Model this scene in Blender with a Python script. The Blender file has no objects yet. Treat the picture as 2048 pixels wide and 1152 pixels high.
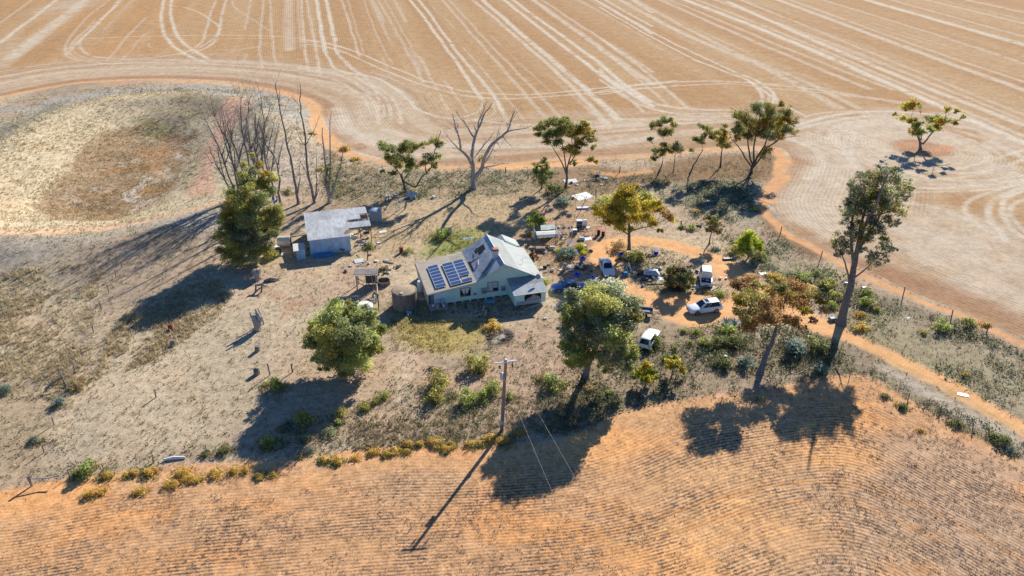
import bpy, math, random
import numpy as np
from mathutils import Vector, Matrix
R = math.radians
rng = np.random.default_rng(11)
random.seed(11)
sc = bpy.context.scene
col = sc.collection
# ---------------------------------------------------------------- camera
CAM_H, PITCH, FPX = 56.0, 29.1, 1593.0          # FPX: focal length in pixels of the 2048 px wide photograph
cd = bpy.data.cameras.new("camera"); cam = bpy.data.objects.new("camera", cd); col.objects.link(cam)
cam.location = (0, 0, CAM_H); cam.rotation_euler = (R(90 - PITCH), 0, 0)
cd.sensor_width = 36; cd.lens = FPX / 2048 * 36; cd.clip_start = 0.5; cd.clip_end = 8000
sc.camera = cam
# ---------------------------------------------------------------- sky and sun
SUN_EL, SUN_AZ = 28.0, 27.5                      # azimuth measured from +Y towards +X
w = bpy.data.worlds.new("World"); sc.world = w; w.use_nodes = True
nt = w.node_tree; bg = nt.nodes["Background"]
sky = nt.nodes.new("ShaderNodeTexSky"); sky.sky_type = 'NISHITA'; sky.sun_disc = False
sky.sun_elevation = R(SUN_EL); sky.sun_rotation = R(SUN_AZ)
nt.links.new(sky.outputs[0], bg.inputs[0]); bg.inputs[1].default_value = 0.082
sky.ozone_density = 10.0; sky.dust_density = 0.2; sky.air_density = 1.0; sky.altitude = 100
sd = bpy.data.lights.new("sun", 'SUN'); sun = bpy.data.objects.new("sun", sd); col.objects.link(sun)
sd.energy = 5.0; sd.angle = R(0.53); sd.color = (1.0, 0.93, 0.82)
_e, _a = R(SUN_EL), R(SUN_AZ)
SUNV = Vector((math.cos(_e) * math.sin(_a), math.cos(_e) * math.cos(_a), math.sin(_e)))
sun.rotation_euler = SUNV.to_track_quat('Z', 'Y').to_euler()
sc.view_settings.view_transform = 'Standard'; sc.view_settings.look = 'None'
sc.view_settings.exposure = 0.83; sc.view_settings.gamma = 1
sc.view_settings.use_curve_mapping = False
sc.cycles.max_bounces = 6; sc.cycles.diffuse_bounces = 3; sc.cycles.transparent_max_bounces = 8

# ---------------------------------------------------------------- photograph pixel <-> place
_cp, _sp = math.cos(R(PITCH)), math.sin(R(PITCH))
def ray(u, v):
    d = (v - 576) / FPX
    return (u - 1024) / FPX, _cp - d * _sp, -_sp - d * _cp
def flat(u, v, z=0.0):
    x, y, dz = ray(u, v); t = (CAM_H - z) / -dz
    return x * t, y * t
def on_plane(u, v, yp):
    x, y, dz = ray(u, v); t = yp / y
    return Vector((x * t, yp, CAM_H + dz * t))
def px2w(pts): return [flat(*p) for p in pts]
def scale_at(P):                                  # metres per photograph pixel at a point
    return (P[1] * _cp + (CAM_H - P[2]) * _sp) / FPX

# ---------------------------------------------------------------- noise and distances (numpy)
def vnoise(x, y, seed=0):
    xi = np.floor(x).astype(np.int64); yi = np.floor(y).astype(np.int64)
    xf = x - xi; yf = y - yi
    xf = xf * xf * (3 - 2 * xf); yf = yf * yf * (3 - 2 * yf)
    def h(a, b):
        n = (a * 374761393 + b * 668265263 + seed * 1442695041) & 0x7fffffff
        n = ((n ^ (n >> 13)) * 1274126177) & 0x7fffffff
        n = n ^ (n >> 16)
        return (n & 0xffff) / 65535.0
    return (h(xi, yi) * (1 - xf) + h(xi + 1, yi) * xf) * (1 - yf) + (h(xi, yi + 1) * (1 - xf) + h(xi + 1, yi + 1) * xf) * yf
def fbm(x, y, scale, octv=4, seed=0):
    x = np.asarray(x, float) / scale; y = np.asarray(y, float) / scale
    s = 0; a = 1; t = 0
    for o in range(octv):
        s = s + a * vnoise(x * 2 ** o + 17.3 * o, y * 2 ** o - 9.1 * o, seed + o); t += a; a *= .55
    return s / t
def sstep(a, b, x):
    t = np.clip((x - a) / (b - a), 0, 1); return t * t * (3 - 2 * t)
def sdf(X, Y, poly):                              # positive inside
    X, Y = np.broadcast_arrays(np.asarray(X, float), np.asarray(Y, float))
    d2 = np.full(X.shape, 1e18); ins = np.zeros(X.shape, bool)
    n = len(poly)
    for i in range(n):
        ax, ay = poly[i]; bx, by = poly[(i + 1) % n]
        ex, ey = bx - ax, by - ay
        t = np.clip(((X - ax) * ex + (Y - ay) * ey) / (ex * ex + ey * ey + 1e-12), 0, 1)
        d2 = np.minimum(d2, (X - ax - t * ex) ** 2 + (Y - ay - t * ey) ** 2)
        c = (ay > Y) != (by > Y)
        ins ^= c & (X < (bx - ax) * (Y - ay) / ((by - ay) if abs(by - ay) > 1e-9 else 1e-9) + ax)
    d = np.sqrt(d2); return np.where(ins, d, -d)
def smooth(pts, n=6, closed=False):               # Catmull-Rom
    P = [np.array(p, float) for p in pts]
    if len(P) < 3 and not closed: return [tuple(p) for p in P]
    out = []; m = len(P)
    for i in range(m if closed else m - 1):
        g = (lambda k: P[k % m]) if closed else (lambda k: P[min(max(k, 0), m - 1)])
        p0, p1, p2, p3 = g(i - 1), g(i), g(i + 1), g(i + 2)
        for j in range(n):
            t = j / n
            out.append(tuple(.5 * (2 * p1 + (p2 - p0) * t + (2 * p0 - 5 * p1 + 4 * p2 - p3) * t * t + (3 * p1 - p0 - 3 * p2 + p3) * t ** 3)))
    if not closed: out.append(tuple(P[-1]))
    return out
def lin(c): 
    c = np.asarray(c, float) / 255.0
    return np.where(c <= .04045, c / 12.92, ((c + .055) / 1.055) ** 2.4)
K_LIT = 1.30                                      # sunlit level ground: shown = albedo * K_LIT
def alb(*c): return np.clip(lin(c) / K_LIT, 0.004, .8)

# ---------------------------------------------------------------- materials
MATS = {}
def new_mat(name):
    m = bpy.data.materials.new(name); m.use_nodes = True
    n = m.node_tree.nodes; b = n["Principled BSDF"]
    return m, m.node_tree, n, m.node_tree.links, b
def mat(name, c, rough=.8, metal=0.0, var=.18, scale=3.0, spec=.3, stain=None, stain_amt=.5, stain_scale=1.2, bump=0.0, coat=0.0, stretch=(1, 1, 1)):
    """painted / worn surface: base colour broken by two noises, optional stain colour"""
    if name in MATS: return MATS[name]
    m, t, n, L, b = new_mat(name)
    tc = n.new("ShaderNodeTexCoord"); mp = n.new("ShaderNodeMapping"); mp.inputs['Scale'].default_value = stretch
    L.new(tc.outputs['Object'], mp.inputs['Vector'])
    nz = n.new("ShaderNodeTexNoise"); nz.inputs['Scale'].default_value = scale; nz.inputs['Detail'].default_value = 6
    L.new(mp.outputs[0], nz.inputs['Vector'])
    rp = n.new("ShaderNodeValToRGB"); e = rp.color_ramp.elements
    e[0].position = .3; e[1].position = .7
    e[0].color = tuple(x * (1 - var) for x in c) + (1,); e[1].color = tuple(min(.95, x * (1 + var)) for x in c) + (1,)
    L.new(nz.outputs['Fac'], rp.inputs['Fac']); out = rp.outputs['Color']
    if stain is not None:
        n2 = n.new("ShaderNodeTexNoise"); n2.inputs['Scale'].default_value = stain_scale; n2.inputs['Detail'].default_value = 8
        n2.inputs['Roughness'].default_value = .65
        L.new(mp.outputs[0], n2.inputs['Vector'])
        r2 = n.new("ShaderNodeValToRGB"); r2.color_ramp.elements[0].position = .62 - .3 * stain_amt; r2.color_ramp.elements[1].position = .80 - .3 * stain_amt
        L.new(n2.outputs['Fac'], r2.inputs['Fac'])
        mx = n.new("ShaderNodeMix"); mx.data_type = 'RGBA'; mx.inputs[7].default_value = tuple(stain) + (1,)
        L.new(r2.outputs['Color'], mx.inputs[0]); L.new(out, mx.inputs[6]); out = mx.outputs[2]
    L.new(out, b.inputs['Base Color'])
    b.inputs['Roughness'].default_value = rough; b.inputs['Metallic'].default_value = metal
    b.inputs['Specular IOR Level'].default_value = spec
    if coat: b.inputs['Coat Weight'].default_value = coat; b.inputs['Coat Roughness'].default_value = .06
    if bump:
        bp = n.new("ShaderNodeBump"); bp.inputs['Strength'].default_value = bump; bp.inputs['Distance'].default_value = .05
        L.new(nz.outputs['Fac'], bp.inputs['Height']); L.new(bp.outputs[0], b.inputs['Normal'])
    MATS[name] = m; return m
def banded(name, c, axis, period, rough=.5, metal=0.0, var=.15, rust=None, rust_amt=.4, dark=.7, bump=.6, sheet=None, stretch=(1, 1, 1), spec=.35):
    """corrugated iron / weatherboards: bands along one local axis with sheet-to-sheet tone and rust"""
    if name in MATS: return MATS[name]
    m, t, n, L, b = new_mat(name)
    tc = n.new("ShaderNodeTexCoord"); sx = n.new("ShaderNodeSeparateXYZ"); L.new(tc.outputs['Object'], sx.inputs[0])
    def math_(op, a, v=None):
        q = n.new("ShaderNodeMath"); q.operation = op
        if isinstance(a, (int, float)): q.inputs[0].default_value = a
        else: L.new(a, q.inputs[0])
        if v is not None:
            if isinstance(v, (int, float)): q.inputs[1].default_value = v
            else: L.new(v, q.inputs[1])
        return q.outputs[0]
    ax = sx.outputs[axis]
    wv = math_('ADD', math_('MULTIPLY', math_('SINE', math_('MULTIPLY', ax, 2 * math.pi / period)), .5), .5)
    mp = n.new("ShaderNodeMapping"); mp.inputs['Scale'].default_value = stretch; L.new(tc.outputs['Object'], mp.inputs['Vector'])
    nz = n.new("ShaderNodeTexNoise"); nz.inputs['Scale'].default_value = 1.6; nz.inputs['Detail'].default_value = 7; L.new(mp.outputs[0], nz.inputs['Vector'])
    rp = n.new("ShaderNodeValToRGB"); e = rp.color_ramp.elements; e[0].position = .3; e[1].position = .7
    e[0].color = tuple(x * (1 - var) for x in c) + (1,); e[1].color = tuple(min(.95, x * (1 + var)) for x in c) + (1,)
    L.new(nz.outputs['Fac'], rp.inputs['Fac']); out = rp.outputs['Color']
    if sheet:                                     # tone of each sheet
        ws = n.new("ShaderNodeTexWhiteNoise"); ws.noise_dimensions = '3D'
        vm = n.new("ShaderNodeVectorMath"); vm.operation = 'DIVIDE'; vm.inputs[1].default_value = sheet; L.new(tc.outputs['Object'], vm.inputs[0])
        vf = n.new("ShaderNodeVectorMath"); vf.operation = 'FLOOR'; L.new(vm.outputs[0], vf.inputs[0]); L.new(vf.outputs[0], ws.inputs['Vector'])
        mr = n.new("ShaderNodeMapRange"); mr.inputs['To Min'].default_value = .74; mr.inputs['To Max'].default_value = 1.14; L.new(ws.outputs['Value'], mr.inputs['Value'])
        mm = n.new("ShaderNodeMix"); mm.data_type = 'RGBA'; mm.blend_type = 'MULTIPLY'; mm.inputs[0].default_value = 1
        L.new(out, mm.inputs[6]); L.new(mr.outputs[0], mm.inputs[7]); out = mm.outputs[2]
    dk = n.new("ShaderNodeMapRange"); dk.inputs['To Min'].default_value = dark; L.new(math_('POWER', wv, .5), dk.inputs['Value'])
    mm = n.new("ShaderNodeMix"); mm.data_type = 'RGBA'; mm.blend_type = 'MULTIPLY'; mm.inputs[0].default_value = 1
    L.new(out, mm.inputs[6]); L.new(dk.outputs[0], mm.inputs[7]); out = mm.outputs[2]
    if rust is not None:
        n2 = n.new("ShaderNodeTexNoise"); n2.inputs['Scale'].default_value = .55; n2.inputs['Detail'].default_value = 9; n2.inputs['Roughness'].default_value = .7
        L.new(mp.outputs[0], n2.inputs['Vector'])
        r2 = n.new("ShaderNodeValToRGB"); r2.color_ramp.elements[0].position = .66 - .3 * rust_amt; r2.color_ramp.elements[1].position = .8 - .3 * rust_amt
        L.new(n2.outputs['Fac'], r2.inputs['Fac'])
        mx = n.new("ShaderNodeMix"); mx.data_type = 'RGBA'; mx.inputs[7].default_value = tuple(rust) + (1,)
        L.new(r2.outputs['Color'], mx.inputs[0]); L.new(out, mx.inputs[6]); out = mx.outputs[2]
    L.new(out, b.inputs['Base Color']); b.inputs['Roughness'].default_value = rough; b.inputs['Metallic'].default_value = metal
    b.inputs['Specular IOR Level'].default_value = spec
    bp = n.new("ShaderNodeBump"); bp.inputs['Strength'].default_value = bump; bp.inputs['Distance'].default_value = period * .12
    L.new(wv, bp.inputs['Height']); L.new(bp.outputs[0], b.inputs['Normal'])
    MATS[name] = m; return m
def leaf_mat(name, trans=.3, rough=.6):
    if name in MATS: return MATS[name]
    m, t, n, L, b = new_mat(name)
    at = n.new("ShaderNodeAttribute"); at.attribute_name = "tint"
    L.new(at.outputs['Color'], b.inputs['Base Color']); b.inputs['Roughness'].default_value = rough; b.inputs['Specular IOR Level'].default_value = .25
    tr = n.new("ShaderNodeBsdfTranslucent"); L.new(at.outputs['Color'], tr.inputs['Color'])
    mx = n.new("ShaderNodeMixShader"); mx.inputs[0].default_value = trans
    L.new(b.outputs[0], mx.inputs[1]); L.new(tr.outputs[0], mx.inputs[2])
    L.new(mx.outputs[0], n["Material Output"].inputs['Surface'])
    MATS[name] = m; return m

# ---------------------------------------------------------------- objects
def tag(o, label=None, cat=None, group=None, kind=None):
    if label: o['label'] = label
    if cat: o['category'] = cat
    if group: o['group'] = group
    if kind or cat: o['kind'] = kind or 'thing'
    return o
def empty(name, loc, rz=0, label=None, cat=None, group=None):
    o = bpy.data.objects.new(name, None); col.objects.link(o); o.location = loc; o.rotation_euler = (0, 0, rz)
    o.empty_display_size = .3
    return tag(o, label, cat, group)
def np_mesh(name, V, faces_flat, nper, material, parent=None, tint=None, shade=False):
    """V (N,3); faces_flat int array, nper verts per face"""
    V = np.asarray(V, np.float32); F_ = np.asarray(faces_flat, np.int32).ravel()
    me = bpy.data.meshes.new(name); me.vertices.add(len(V)); me.vertices.foreach_set('co', V.ravel())
    nf = len(F_) // nper; me.loops.add(len(F_)); me.loops.foreach_set('vertex_index', F_)
    me.polygons.add(nf); me.polygons.foreach_set('loop_start', np.arange(0, len(F_), nper, dtype=np.int32))
    if shade: me.polygons.foreach_set('use_smooth', np.ones(nf, bool))
    me.update(calc_edges=True)
    if tint is not None:
        a = me.color_attributes.new("tint", 'FLOAT_COLOR', 'POINT')
        a.data.foreach_set('color', np.concatenate([tint, np.ones((len(tint), 1))], 1).astype(np.float32).ravel())
    if material: me.materials.append(material)
    o = bpy.data.objects.new(name, me); col.objects.link(o)
    if parent is not None: o.parent = parent
    return o
class MB:
    def __init__(s): s.v = []; s.f = []; s.mi = []; s.m = 0; s.T = None
    def add(s, vs, fs):
        n = len(s.v)
        for p in vs:
            p = Vector(p); s.v.append(tuple(s.T @ p) if s.T is not None else tuple(p))
        for f in fs: s.f.append(tuple(i + n for i in f)); s.mi.append(s.m)
        return s
    def box(s, c, size, rz=0, rx=0, ry=0, taper=1.0, bev=0.0):
        M = Matrix.Translation(c) @ Matrix.Rotation(rz, 4, 'Z') @ Matrix.Rotation(ry, 4, 'Y') @ Matrix.Rotation(rx, 4, 'X')
        a, b, h = size[0] / 2, size[1] / 2, size[2] / 2
        if bev:
            e = min(bev, a * .8, b * .8, h * .8); vs = []
            for z, k in ((-h, e), (-h + e, 0), (h - e, 0), (h, e)):
                q = taper if z > 0 else 1
                for x, y in ((-1, -1), (1, -1), (1, 1), (-1, 1)):
                    vs.append(M @ Vector((x * (a - k) * q, y * (b - k) * q, z)))
            fs = [(3, 2, 1, 0), (12, 13, 14, 15)]
            for r in range(3):
                for i in range(4): fs.append((r * 4 + i, r * 4 + (i + 1) % 4, r * 4 + 4 + (i + 1) % 4, r * 4 + 4 + i))
            return s.add(vs, fs)
        vs = [M @ Vector((x * a * (taper if z > 0 else 1), y * b * (taper if z > 0 else 1), z * h)) for z in (-1, 1) for y in (-1, 1) for x in (-1, 1)]
        return s.add(vs, [(0, 2, 3, 1), (4, 5, 7, 6), (0, 1, 5, 4), (2, 6, 7, 3), (0, 4, 6, 2), (1, 3, 7, 5)])
    def tube(s, pts, rad, sides=6, cap=True):
        P = [Vector(p) for p in pts]; n = len(P)
        if not hasattr(rad, '__len__'): rad = [rad] * n
        vs = []; up = Vector((0, 0, 1)); px = None
        for i in range(n):
            d = (P[min(i + 1, n - 1)] - P[max(i - 1, 0)]); d = d.normalized() if d.length > 1e-9 else Vector((0, 0, 1))
            a = px if px is not None else (Vector((1, 0, 0)) if abs(d.x) < .9 else Vector((0, 1, 0)))
            x = (a - d * a.dot(d)); x = x.normalized() if x.length > 1e-6 else d.orthogonal().normalized(); px = x; y = d.cross(x)
            for k in range(sides):
                t = 2 * math.pi * k / sides; vs.append(P[i] + (x * math.cos(t) + y * math.sin(t)) * rad[i])
        fs = [(i * sides + k, i * sides + (k + 1) % sides, (i + 1) * sides + (k + 1) % sides, (i + 1) * sides + k) for i in range(n - 1) for k in range(sides)]
        if cap: fs += [tuple(range(sides - 1, -1, -1)), tuple(range((n - 1) * sides, n * sides))]
        return s.add(vs, fs)
    def lathe(s, prof, sides=20, c=(0, 0, 0), M=None):
        vs = []; n = len(prof)
        for r, z in prof:
            for k in range(sides):
                t = 2 * math.pi * k / sides; p = Vector((r * math.cos(t), r * math.sin(t), z)); p = (M @ p) if M is not None else p
                vs.append(p + Vector(c))
        fs = [(i * sides + k, i * sides + (k + 1) % sides, (i + 1) * sides + (k + 1) % sides, (i + 1) * sides + k) for i in range(n - 1) for k in range(sides)]
        fs += [tuple(range(sides - 1, -1, -1)), tuple(range((n - 1) * sides, n * sides))]
        return s.add(vs, fs)
    def prism(s, poly, M, depth):
        """polygon in local xy of M extruded along local z"""
        n = len(poly); vs = [M @ Vector((x, y, 0)) for x, y in poly] + [M @ Vector((x, y, depth)) for x, y in poly]
        fs = [tuple(range(n - 1, -1, -1)), tuple(range(n, 2 * n))] + [(i, (i + 1) % n, n + (i + 1) % n, n + i) for i in range(n)]
        return s.add(vs, fs)
    def slab(s, q, th):
        """four corners (counter-clockwise from above) thickened downwards"""
        q = [Vector(p) for p in q]; nn = (q[1] - q[0]).cross(q[3] - q[0]).normalized()
        vs = q + [p - nn * th for p in q]
        return s.add(vs, [(0, 1, 2, 3), (7, 6, 5, 4)] + [(i, i + 4, (i + 1) % 4 + 4, (i + 1) % 4) for i in range(4)])
    def build(s, name, m, parent=None, shade=False, loc=None, rz=0):
        me = bpy.data.meshes.new(name); me.from_pydata([tuple(p) for p in s.v], [], s.f); 
        for mm in (m if isinstance(m, (list, tuple)) else [m]): me.materials.append(mm)
        if isinstance(m, (list, tuple)): me.polygons.foreach_set('material_index', s.mi)
        if shade: me.polygons.foreach_set('use_smooth', [True] * len(me.polygons)); me.set_sharp_from_angle(angle=R(40))
        me.update(); o = bpy.data.objects.new(name, me); col.objects.link(o)
        if parent is not None: o.parent = parent
        if loc is not None: o.location = loc; o.rotation_euler = (0, 0, rz)
        return o
# ================================================================ GROUND
# outlines read off the photograph, as points on the ground
FIELD_EDGE = [(-400, 260), (-120, 210), (0, 192), (60, 180), (140, 166), (250, 158), (350, 157), (450, 162), (530, 174), (590, 188), (625, 202), (641, 213), (648, 239), (662, 266), (702, 297), (754, 314), (839, 328), (942, 327), (1044, 320), (1113, 315), (1181, 311), (1260, 308), (1336, 302), (1413, 296), (1489, 292), (1543, 293), (1569, 300), (1583, 314), (1577, 333), (1566, 356), (1552, 378), (1545, 396), (1550, 420), (1568, 445), (1604, 475), (1653, 502), (1703, 528), (1753, 548), (1816, 580), (1906, 616), (1978, 647), (2048, 678), (2250, 770), (2500, 900)]
LOWER_EDGE = [(-700, 1060), (-300, 1010), (0, 984), (100, 962), (250, 942), (400, 930), (560, 916), (700, 902), (850, 892), (960, 888), (1100, 882), (1190, 850), (1240, 824), (1340, 800), (1450, 790), (1560, 772), (1660, 752), (1725, 752), (1800, 790), (1890, 840), (1980, 885), (2060, 930), (2300, 1060), (2700, 1300)]
fe = smooth(px2w(FIELD_EDGE), 4); le = smooth(px2w(LOWER_EDGE), 4)
FIELD = fe + [(3000, fe[-1][1]), (3000, 4000), (-3000, 4000), (-3000, fe[0][1])]
LOWER = le + [(3000, le[-1][1]), (3000, -600), (-3000, -600), (-3000, le[0][1])]
BASIN = smooth(px2w([(110, 425), (72, 402), (110, 350), (185, 285), (240, 250), (320, 240), (385, 255), (405, 290), (380, 345), (320, 400), (220, 432)]), 3, True)
LONE = flat(1843, 297)
def hgt(X, Y):
    X, Y = np.broadcast_arrays(np.asarray(X, float), np.asarray(Y, float))
    d = np.clip(sdf(X, Y, BASIN), -60, 60)
    return -2.2 * sstep(-5, 7, d) + 2.0 * np.exp(-((d + 15) / 7.5) ** 2) * sstep(-120, -40, -np.abs(X + 90)) + .12 * (fbm(X, Y, 9, 3, 5) - .5) * (np.abs(X) < 250)
def P(u, v, dz=0.0):                              # photograph pixel -> point on the ground
    z = 0.0
    for _ in range(4):
        x, y = flat(u, v, z); z = float(hgt(x, y))
    return Vector((x, y, z + dz))
def P_xy(x, y): return Vector((x, y, float(hgt(x, y))))

def lines_(a, b, n): return np.linspace(a, b, n, endpoint=False)
xs = np.concatenate([-np.geomspace(3000, 262, 18)[:-1], lines_(-262, -72, 360), lines_(-72, 76, 530), lines_(76, 262, 340), np.geomspace(262, 3000, 18)])
ys = np.concatenate([lines_(-500, 30, 16), lines_(30, 175, 520), lines_(175, 360, 360), np.geomspace(360, 3600, 26)])
NX, NY = len(xs), len(ys)
X, Y = np.meshgrid(xs, ys)
XW = X + 2.2 * (fbm(X, Y, 6, 3, 1) - .5); YW = Y + 2.2 * (fbm(X, Y, 6, 3, 2) - .5)     # natural, wandering edges
XF = X + .9 * (fbm(X, Y, 14, 3, 3) - .5); YF = Y + .9 * (fbm(X, Y, 14, 3, 4) - .5)
C = np.zeros((NY, NX, 3)); ROW = np.zeros((NY, NX)); AMP = np.zeros((NY, NX)); SPK = np.zeros((NY, NX))
def bbox(pts, pad):
    a = np.array(pts); i0, i1 = np.searchsorted(xs, [a[:, 0].min() - pad, a[:, 0].max() + pad]); j0, j1 = np.searchsorted(ys, [a[:, 1].min() - pad, a[:, 1].max() + pad])
    return slice(j0, j1), slice(i0, i1)
def blend(s, a, c): C[s] = C[s] * (1 - a[..., None]) + np.asarray(c) * a[..., None]
def paint(pts, c, soft=1.5, amt=1.0, warp=True, mod=None, world=False, sm=4, closed=True, seed=0):
    w_ = pts if world else px2w(pts)
    if sm: w_ = smooth(w_, sm, True)
    s = bbox(w_, soft + 3)
    d = sdf((XW if warp else X)[s], (YW if warp else Y)[s], w_)
    a = sstep(-soft, soft, d) * amt
    if mod: a = a * sstep(mod[1], mod[2], fbm(X[s], Y[s], mod[0], 5, 40 + seed))
    blend(s, a, c)
def stroke(pts, c, width, amt=1.0, soft=None, warp=False, world=False, sm=6, mod=None, rnd=0.0):
    w_ = pts if world else px2w(pts)
    w_ = smooth(w_, sm)
    soft = width * .6 if soft is None else soft
    for i in range(len(w_) - 1):
        seg = w_[i:i + 2]; s = bbox(seg, width + soft + 1.5)
        XX, YY = ((XW, YW) if warp else (XF, YF) if rnd else (X, Y)); xx, yy = XX[s], YY[s]
        (ax, ay), (bx, by) = seg; ex, ey = bx - ax, by - ay
        t = np.clip(((xx - ax) * ex + (yy - ay) * ey) / (ex * ex + ey * ey + 1e-9), 0, 1)
        d = np.hypot(xx - ax - t * ex, yy - ay - t * ey)
        a = (1 - sstep(width - soft, width + soft, d))
        L_[s] = np.maximum(L_[s], a)
    s = bbox(w_, width + soft + 1.5)
    a = L_[s] * amt
    if mod: a = a * sstep(mod[1], mod[2], fbm(X[s], Y[s], mod[0], 4, 77))
    blend(s, a, c); L_[s] = 0
L_ = np.zeros((NY, NX))
dF = sdf(X, Y, FIELD); dL = sdf(X, Y, LOWER)
rL = np.hypot(X - LONE[0], (Y - LONE[1]))
n1 = fbm(X, Y, 26, 5, 10); n2 = fbm(X, Y, 5, 4, 11); n3 = fbm(X, Y, 60, 3, 12)
# --- yard and paddock: dry straw over pinkish-brown soil
mixf = sstep(.35, .65, n1)[..., None]
C[:] = alb(205, 178, 136) * mixf + alb(184, 156, 122) * (1 - mixf)
a = sstep(.52, .72, fbm(X, Y, 9, 5, 13)); C[:] = C * (1 - .55 * a[..., None]) + alb(160, 140, 112) * .55 * a[..., None]
a = sstep(.58, .72, fbm(X, Y, 13, 5, 14)); C[:] = C * (1 - .6 * a[..., None]) + alb(205, 160, 116) * .6 * a[..., None]
SPK[:] = .55
# dam: pale grass banks, brown floor, bare orange bank on the right
paint([(-200, 330), (0, 240), (150, 205), (320, 190), (470, 200), (560, 215), (560, 300), (470, 420), (300, 445), (0, 480), (-200, 500)], alb(216, 194, 146), 4, .85)
paint([(-200, 330), (-60, 235), (60, 205), (200, 180), (400, 170), (560, 185), (620, 215), (600, 250), (440, 215), (330, 185), (180, 205), (60, 255), (-50, 320), (-150, 420)], alb(178, 170, 154), 2.5, .95, mod=(7, .22, .45))
paint([(-150, 420), (0, 330), (110, 300), (60, 400), (0, 470), (-150, 520)], alb(226, 190, 134), 5, .7, mod=(10, .35, .6))
paint([(250, 235), (340, 195), (430, 205), (470, 225), (410, 262), (330, 250), (270, 262)], alb(168, 148, 108), 4, .8, mod=(8, .35, .6))
paint([(100, 436), (66, 408), (128, 336), (196, 262), (258, 246), (345, 254), (398, 262), (374, 302), (348, 345), (332, 368), (296, 404), (216, 436)], alb(172, 138, 96), 1.4, .95, sm=1)
paint([(150, 420), (140, 370), (230, 300), (320, 260), (370, 280), (340, 350), (270, 410)], alb(190, 138, 74), 2, .85, mod=(3.5, .44, .56))
paint([(120, 400), (200, 320), (300, 250), (380, 270), (330, 370), (220, 420)], alb(210, 196, 174), 3, .8, mod=(4, .57, .62), seed=1)
paint([(270, 240), (320, 238), (345, 252), (300, 262)], alb(176, 160, 88), 2, .8)
paint([(448, 215), (490, 205), (500, 240), (470, 262), (440, 300), (420, 345), (430, 395), (385, 400), (372, 372), (398, 335), (405, 300), (428, 262)], alb(226, 172, 130), 1.2, .95)
paint([(500, 200), (590, 205), (640, 260), (650, 330), (600, 380), (480, 370), (470, 300)], alb(184, 166, 142), 3, .8, mod=(6, .3, .55))
# the bare bank and cart track running left below the dam
paint([(-200, 470), (0, 474), (120, 462), (280, 446), (380, 432), (450, 424), (460, 430), (380, 446), (250, 462), (140, 484), (0, 490), (-200, 505)], alb(226, 178, 126), 1.5, .95)
paint([(-200, 505), (0, 492), (150, 484), (270, 460), (440, 440), (440, 480), (300, 480), (200, 510), (0, 560), (-200, 560)], alb(178, 164, 142), 3, .9)
paint([(-200, 560), (0, 550), (180, 520), (240, 540), (200, 640), (150, 780), (0, 860), (-200, 860)], alb(200, 178, 134), 4, .7, mod=(9, .35, .6))
paint([(0, 760), (120, 800), (100, 880), (40, 960), (-100, 980), (-200, 900)], alb(180, 154, 112), 3, .9)
# straw yard left of the house
paint([(240, 640), (330, 600), (420, 560), (520, 560), (640, 590), (640, 720), (540, 800), (420, 900), (200, 920), (120, 880), (180, 760)], alb(200, 180, 140), 5, .6)
paint([(520, 545), (720, 520), (740, 570), (640, 620), (540, 610)], alb(190, 150, 118), 4, .6, mod=(7, .35, .6))
paint([(560, 680), (760, 700), (840, 760), (980, 780), (1140, 700), (1160, 800), (960, 850), (700, 860), (540, 880)], alb(196, 162, 124), 4, .6)
# behind the house
paint([(690, 470), (760, 430), (900, 400), (1060, 390), (1090, 430), (1040, 465), (900, 470), (790, 520), (720, 520)], alb(196, 164, 112), 3, .8)
paint([(840, 420), (960, 390), (1040, 380), (1060, 400), (980, 440), (880, 450)], alb(186, 162, 100), 3, .6, mod=(5, .35, .6))
paint([(640, 400), (760, 380), (1000, 350), (1080, 345), (1080, 385), (900, 395), (760, 420), (650, 430)], alb(166, 144, 106), 3, .7)
paint([(840, 505), (865, 470), (900, 462), (960, 455), (985, 462), (960, 475), (925, 498), (870, 515)], alb(160, 158, 62), 1.5, .9)
paint([(870, 500), (900, 480), (950, 470), (940, 490), (890, 505)], alb(138, 160, 44), 1.2, .7, mod=(2.2, .4, .6))
paint([(1040, 470), (1110, 440), (1200, 450), (1190, 530), (1100, 560), (1080, 520)], alb(184, 142, 98), 3, .9)
paint([(1080, 420), (1180, 405), (1200, 440), (1120, 450)], alb(190, 150, 104), 2, .8)
# brown leaf litter under the mallees, saltbush flat
paint([(1180, 335), (1280, 345), (1330, 325), (1420, 310), (1540, 308), (1560, 325), (1530, 360), (1440, 365), (1330, 370), (1200, 350)], alb(148, 112, 68), 2, .9)
paint([(1060, 345), (1180, 335), (1260, 350), (1230, 385), (1100, 380)], alb(152, 116, 76), 3, .8)
paint([(1330, 372), (1440, 358), (1520, 368), (1530, 440), (1480, 470), (1380, 410)], alb(168, 154, 122), 2.5, .9)
paint([(1320, 385), (1420, 420), (1520, 470), (1640, 530), (1600, 540), (1480, 490), (1360, 425), (1310, 395)], alb(186, 160, 124), 1.5, .9)
paint([(1520, 430), (1552, 425), (1600, 480), (1640, 505), (1620, 520), (1560, 480)], alb(140, 108, 72), 1.5, .9)
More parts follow.
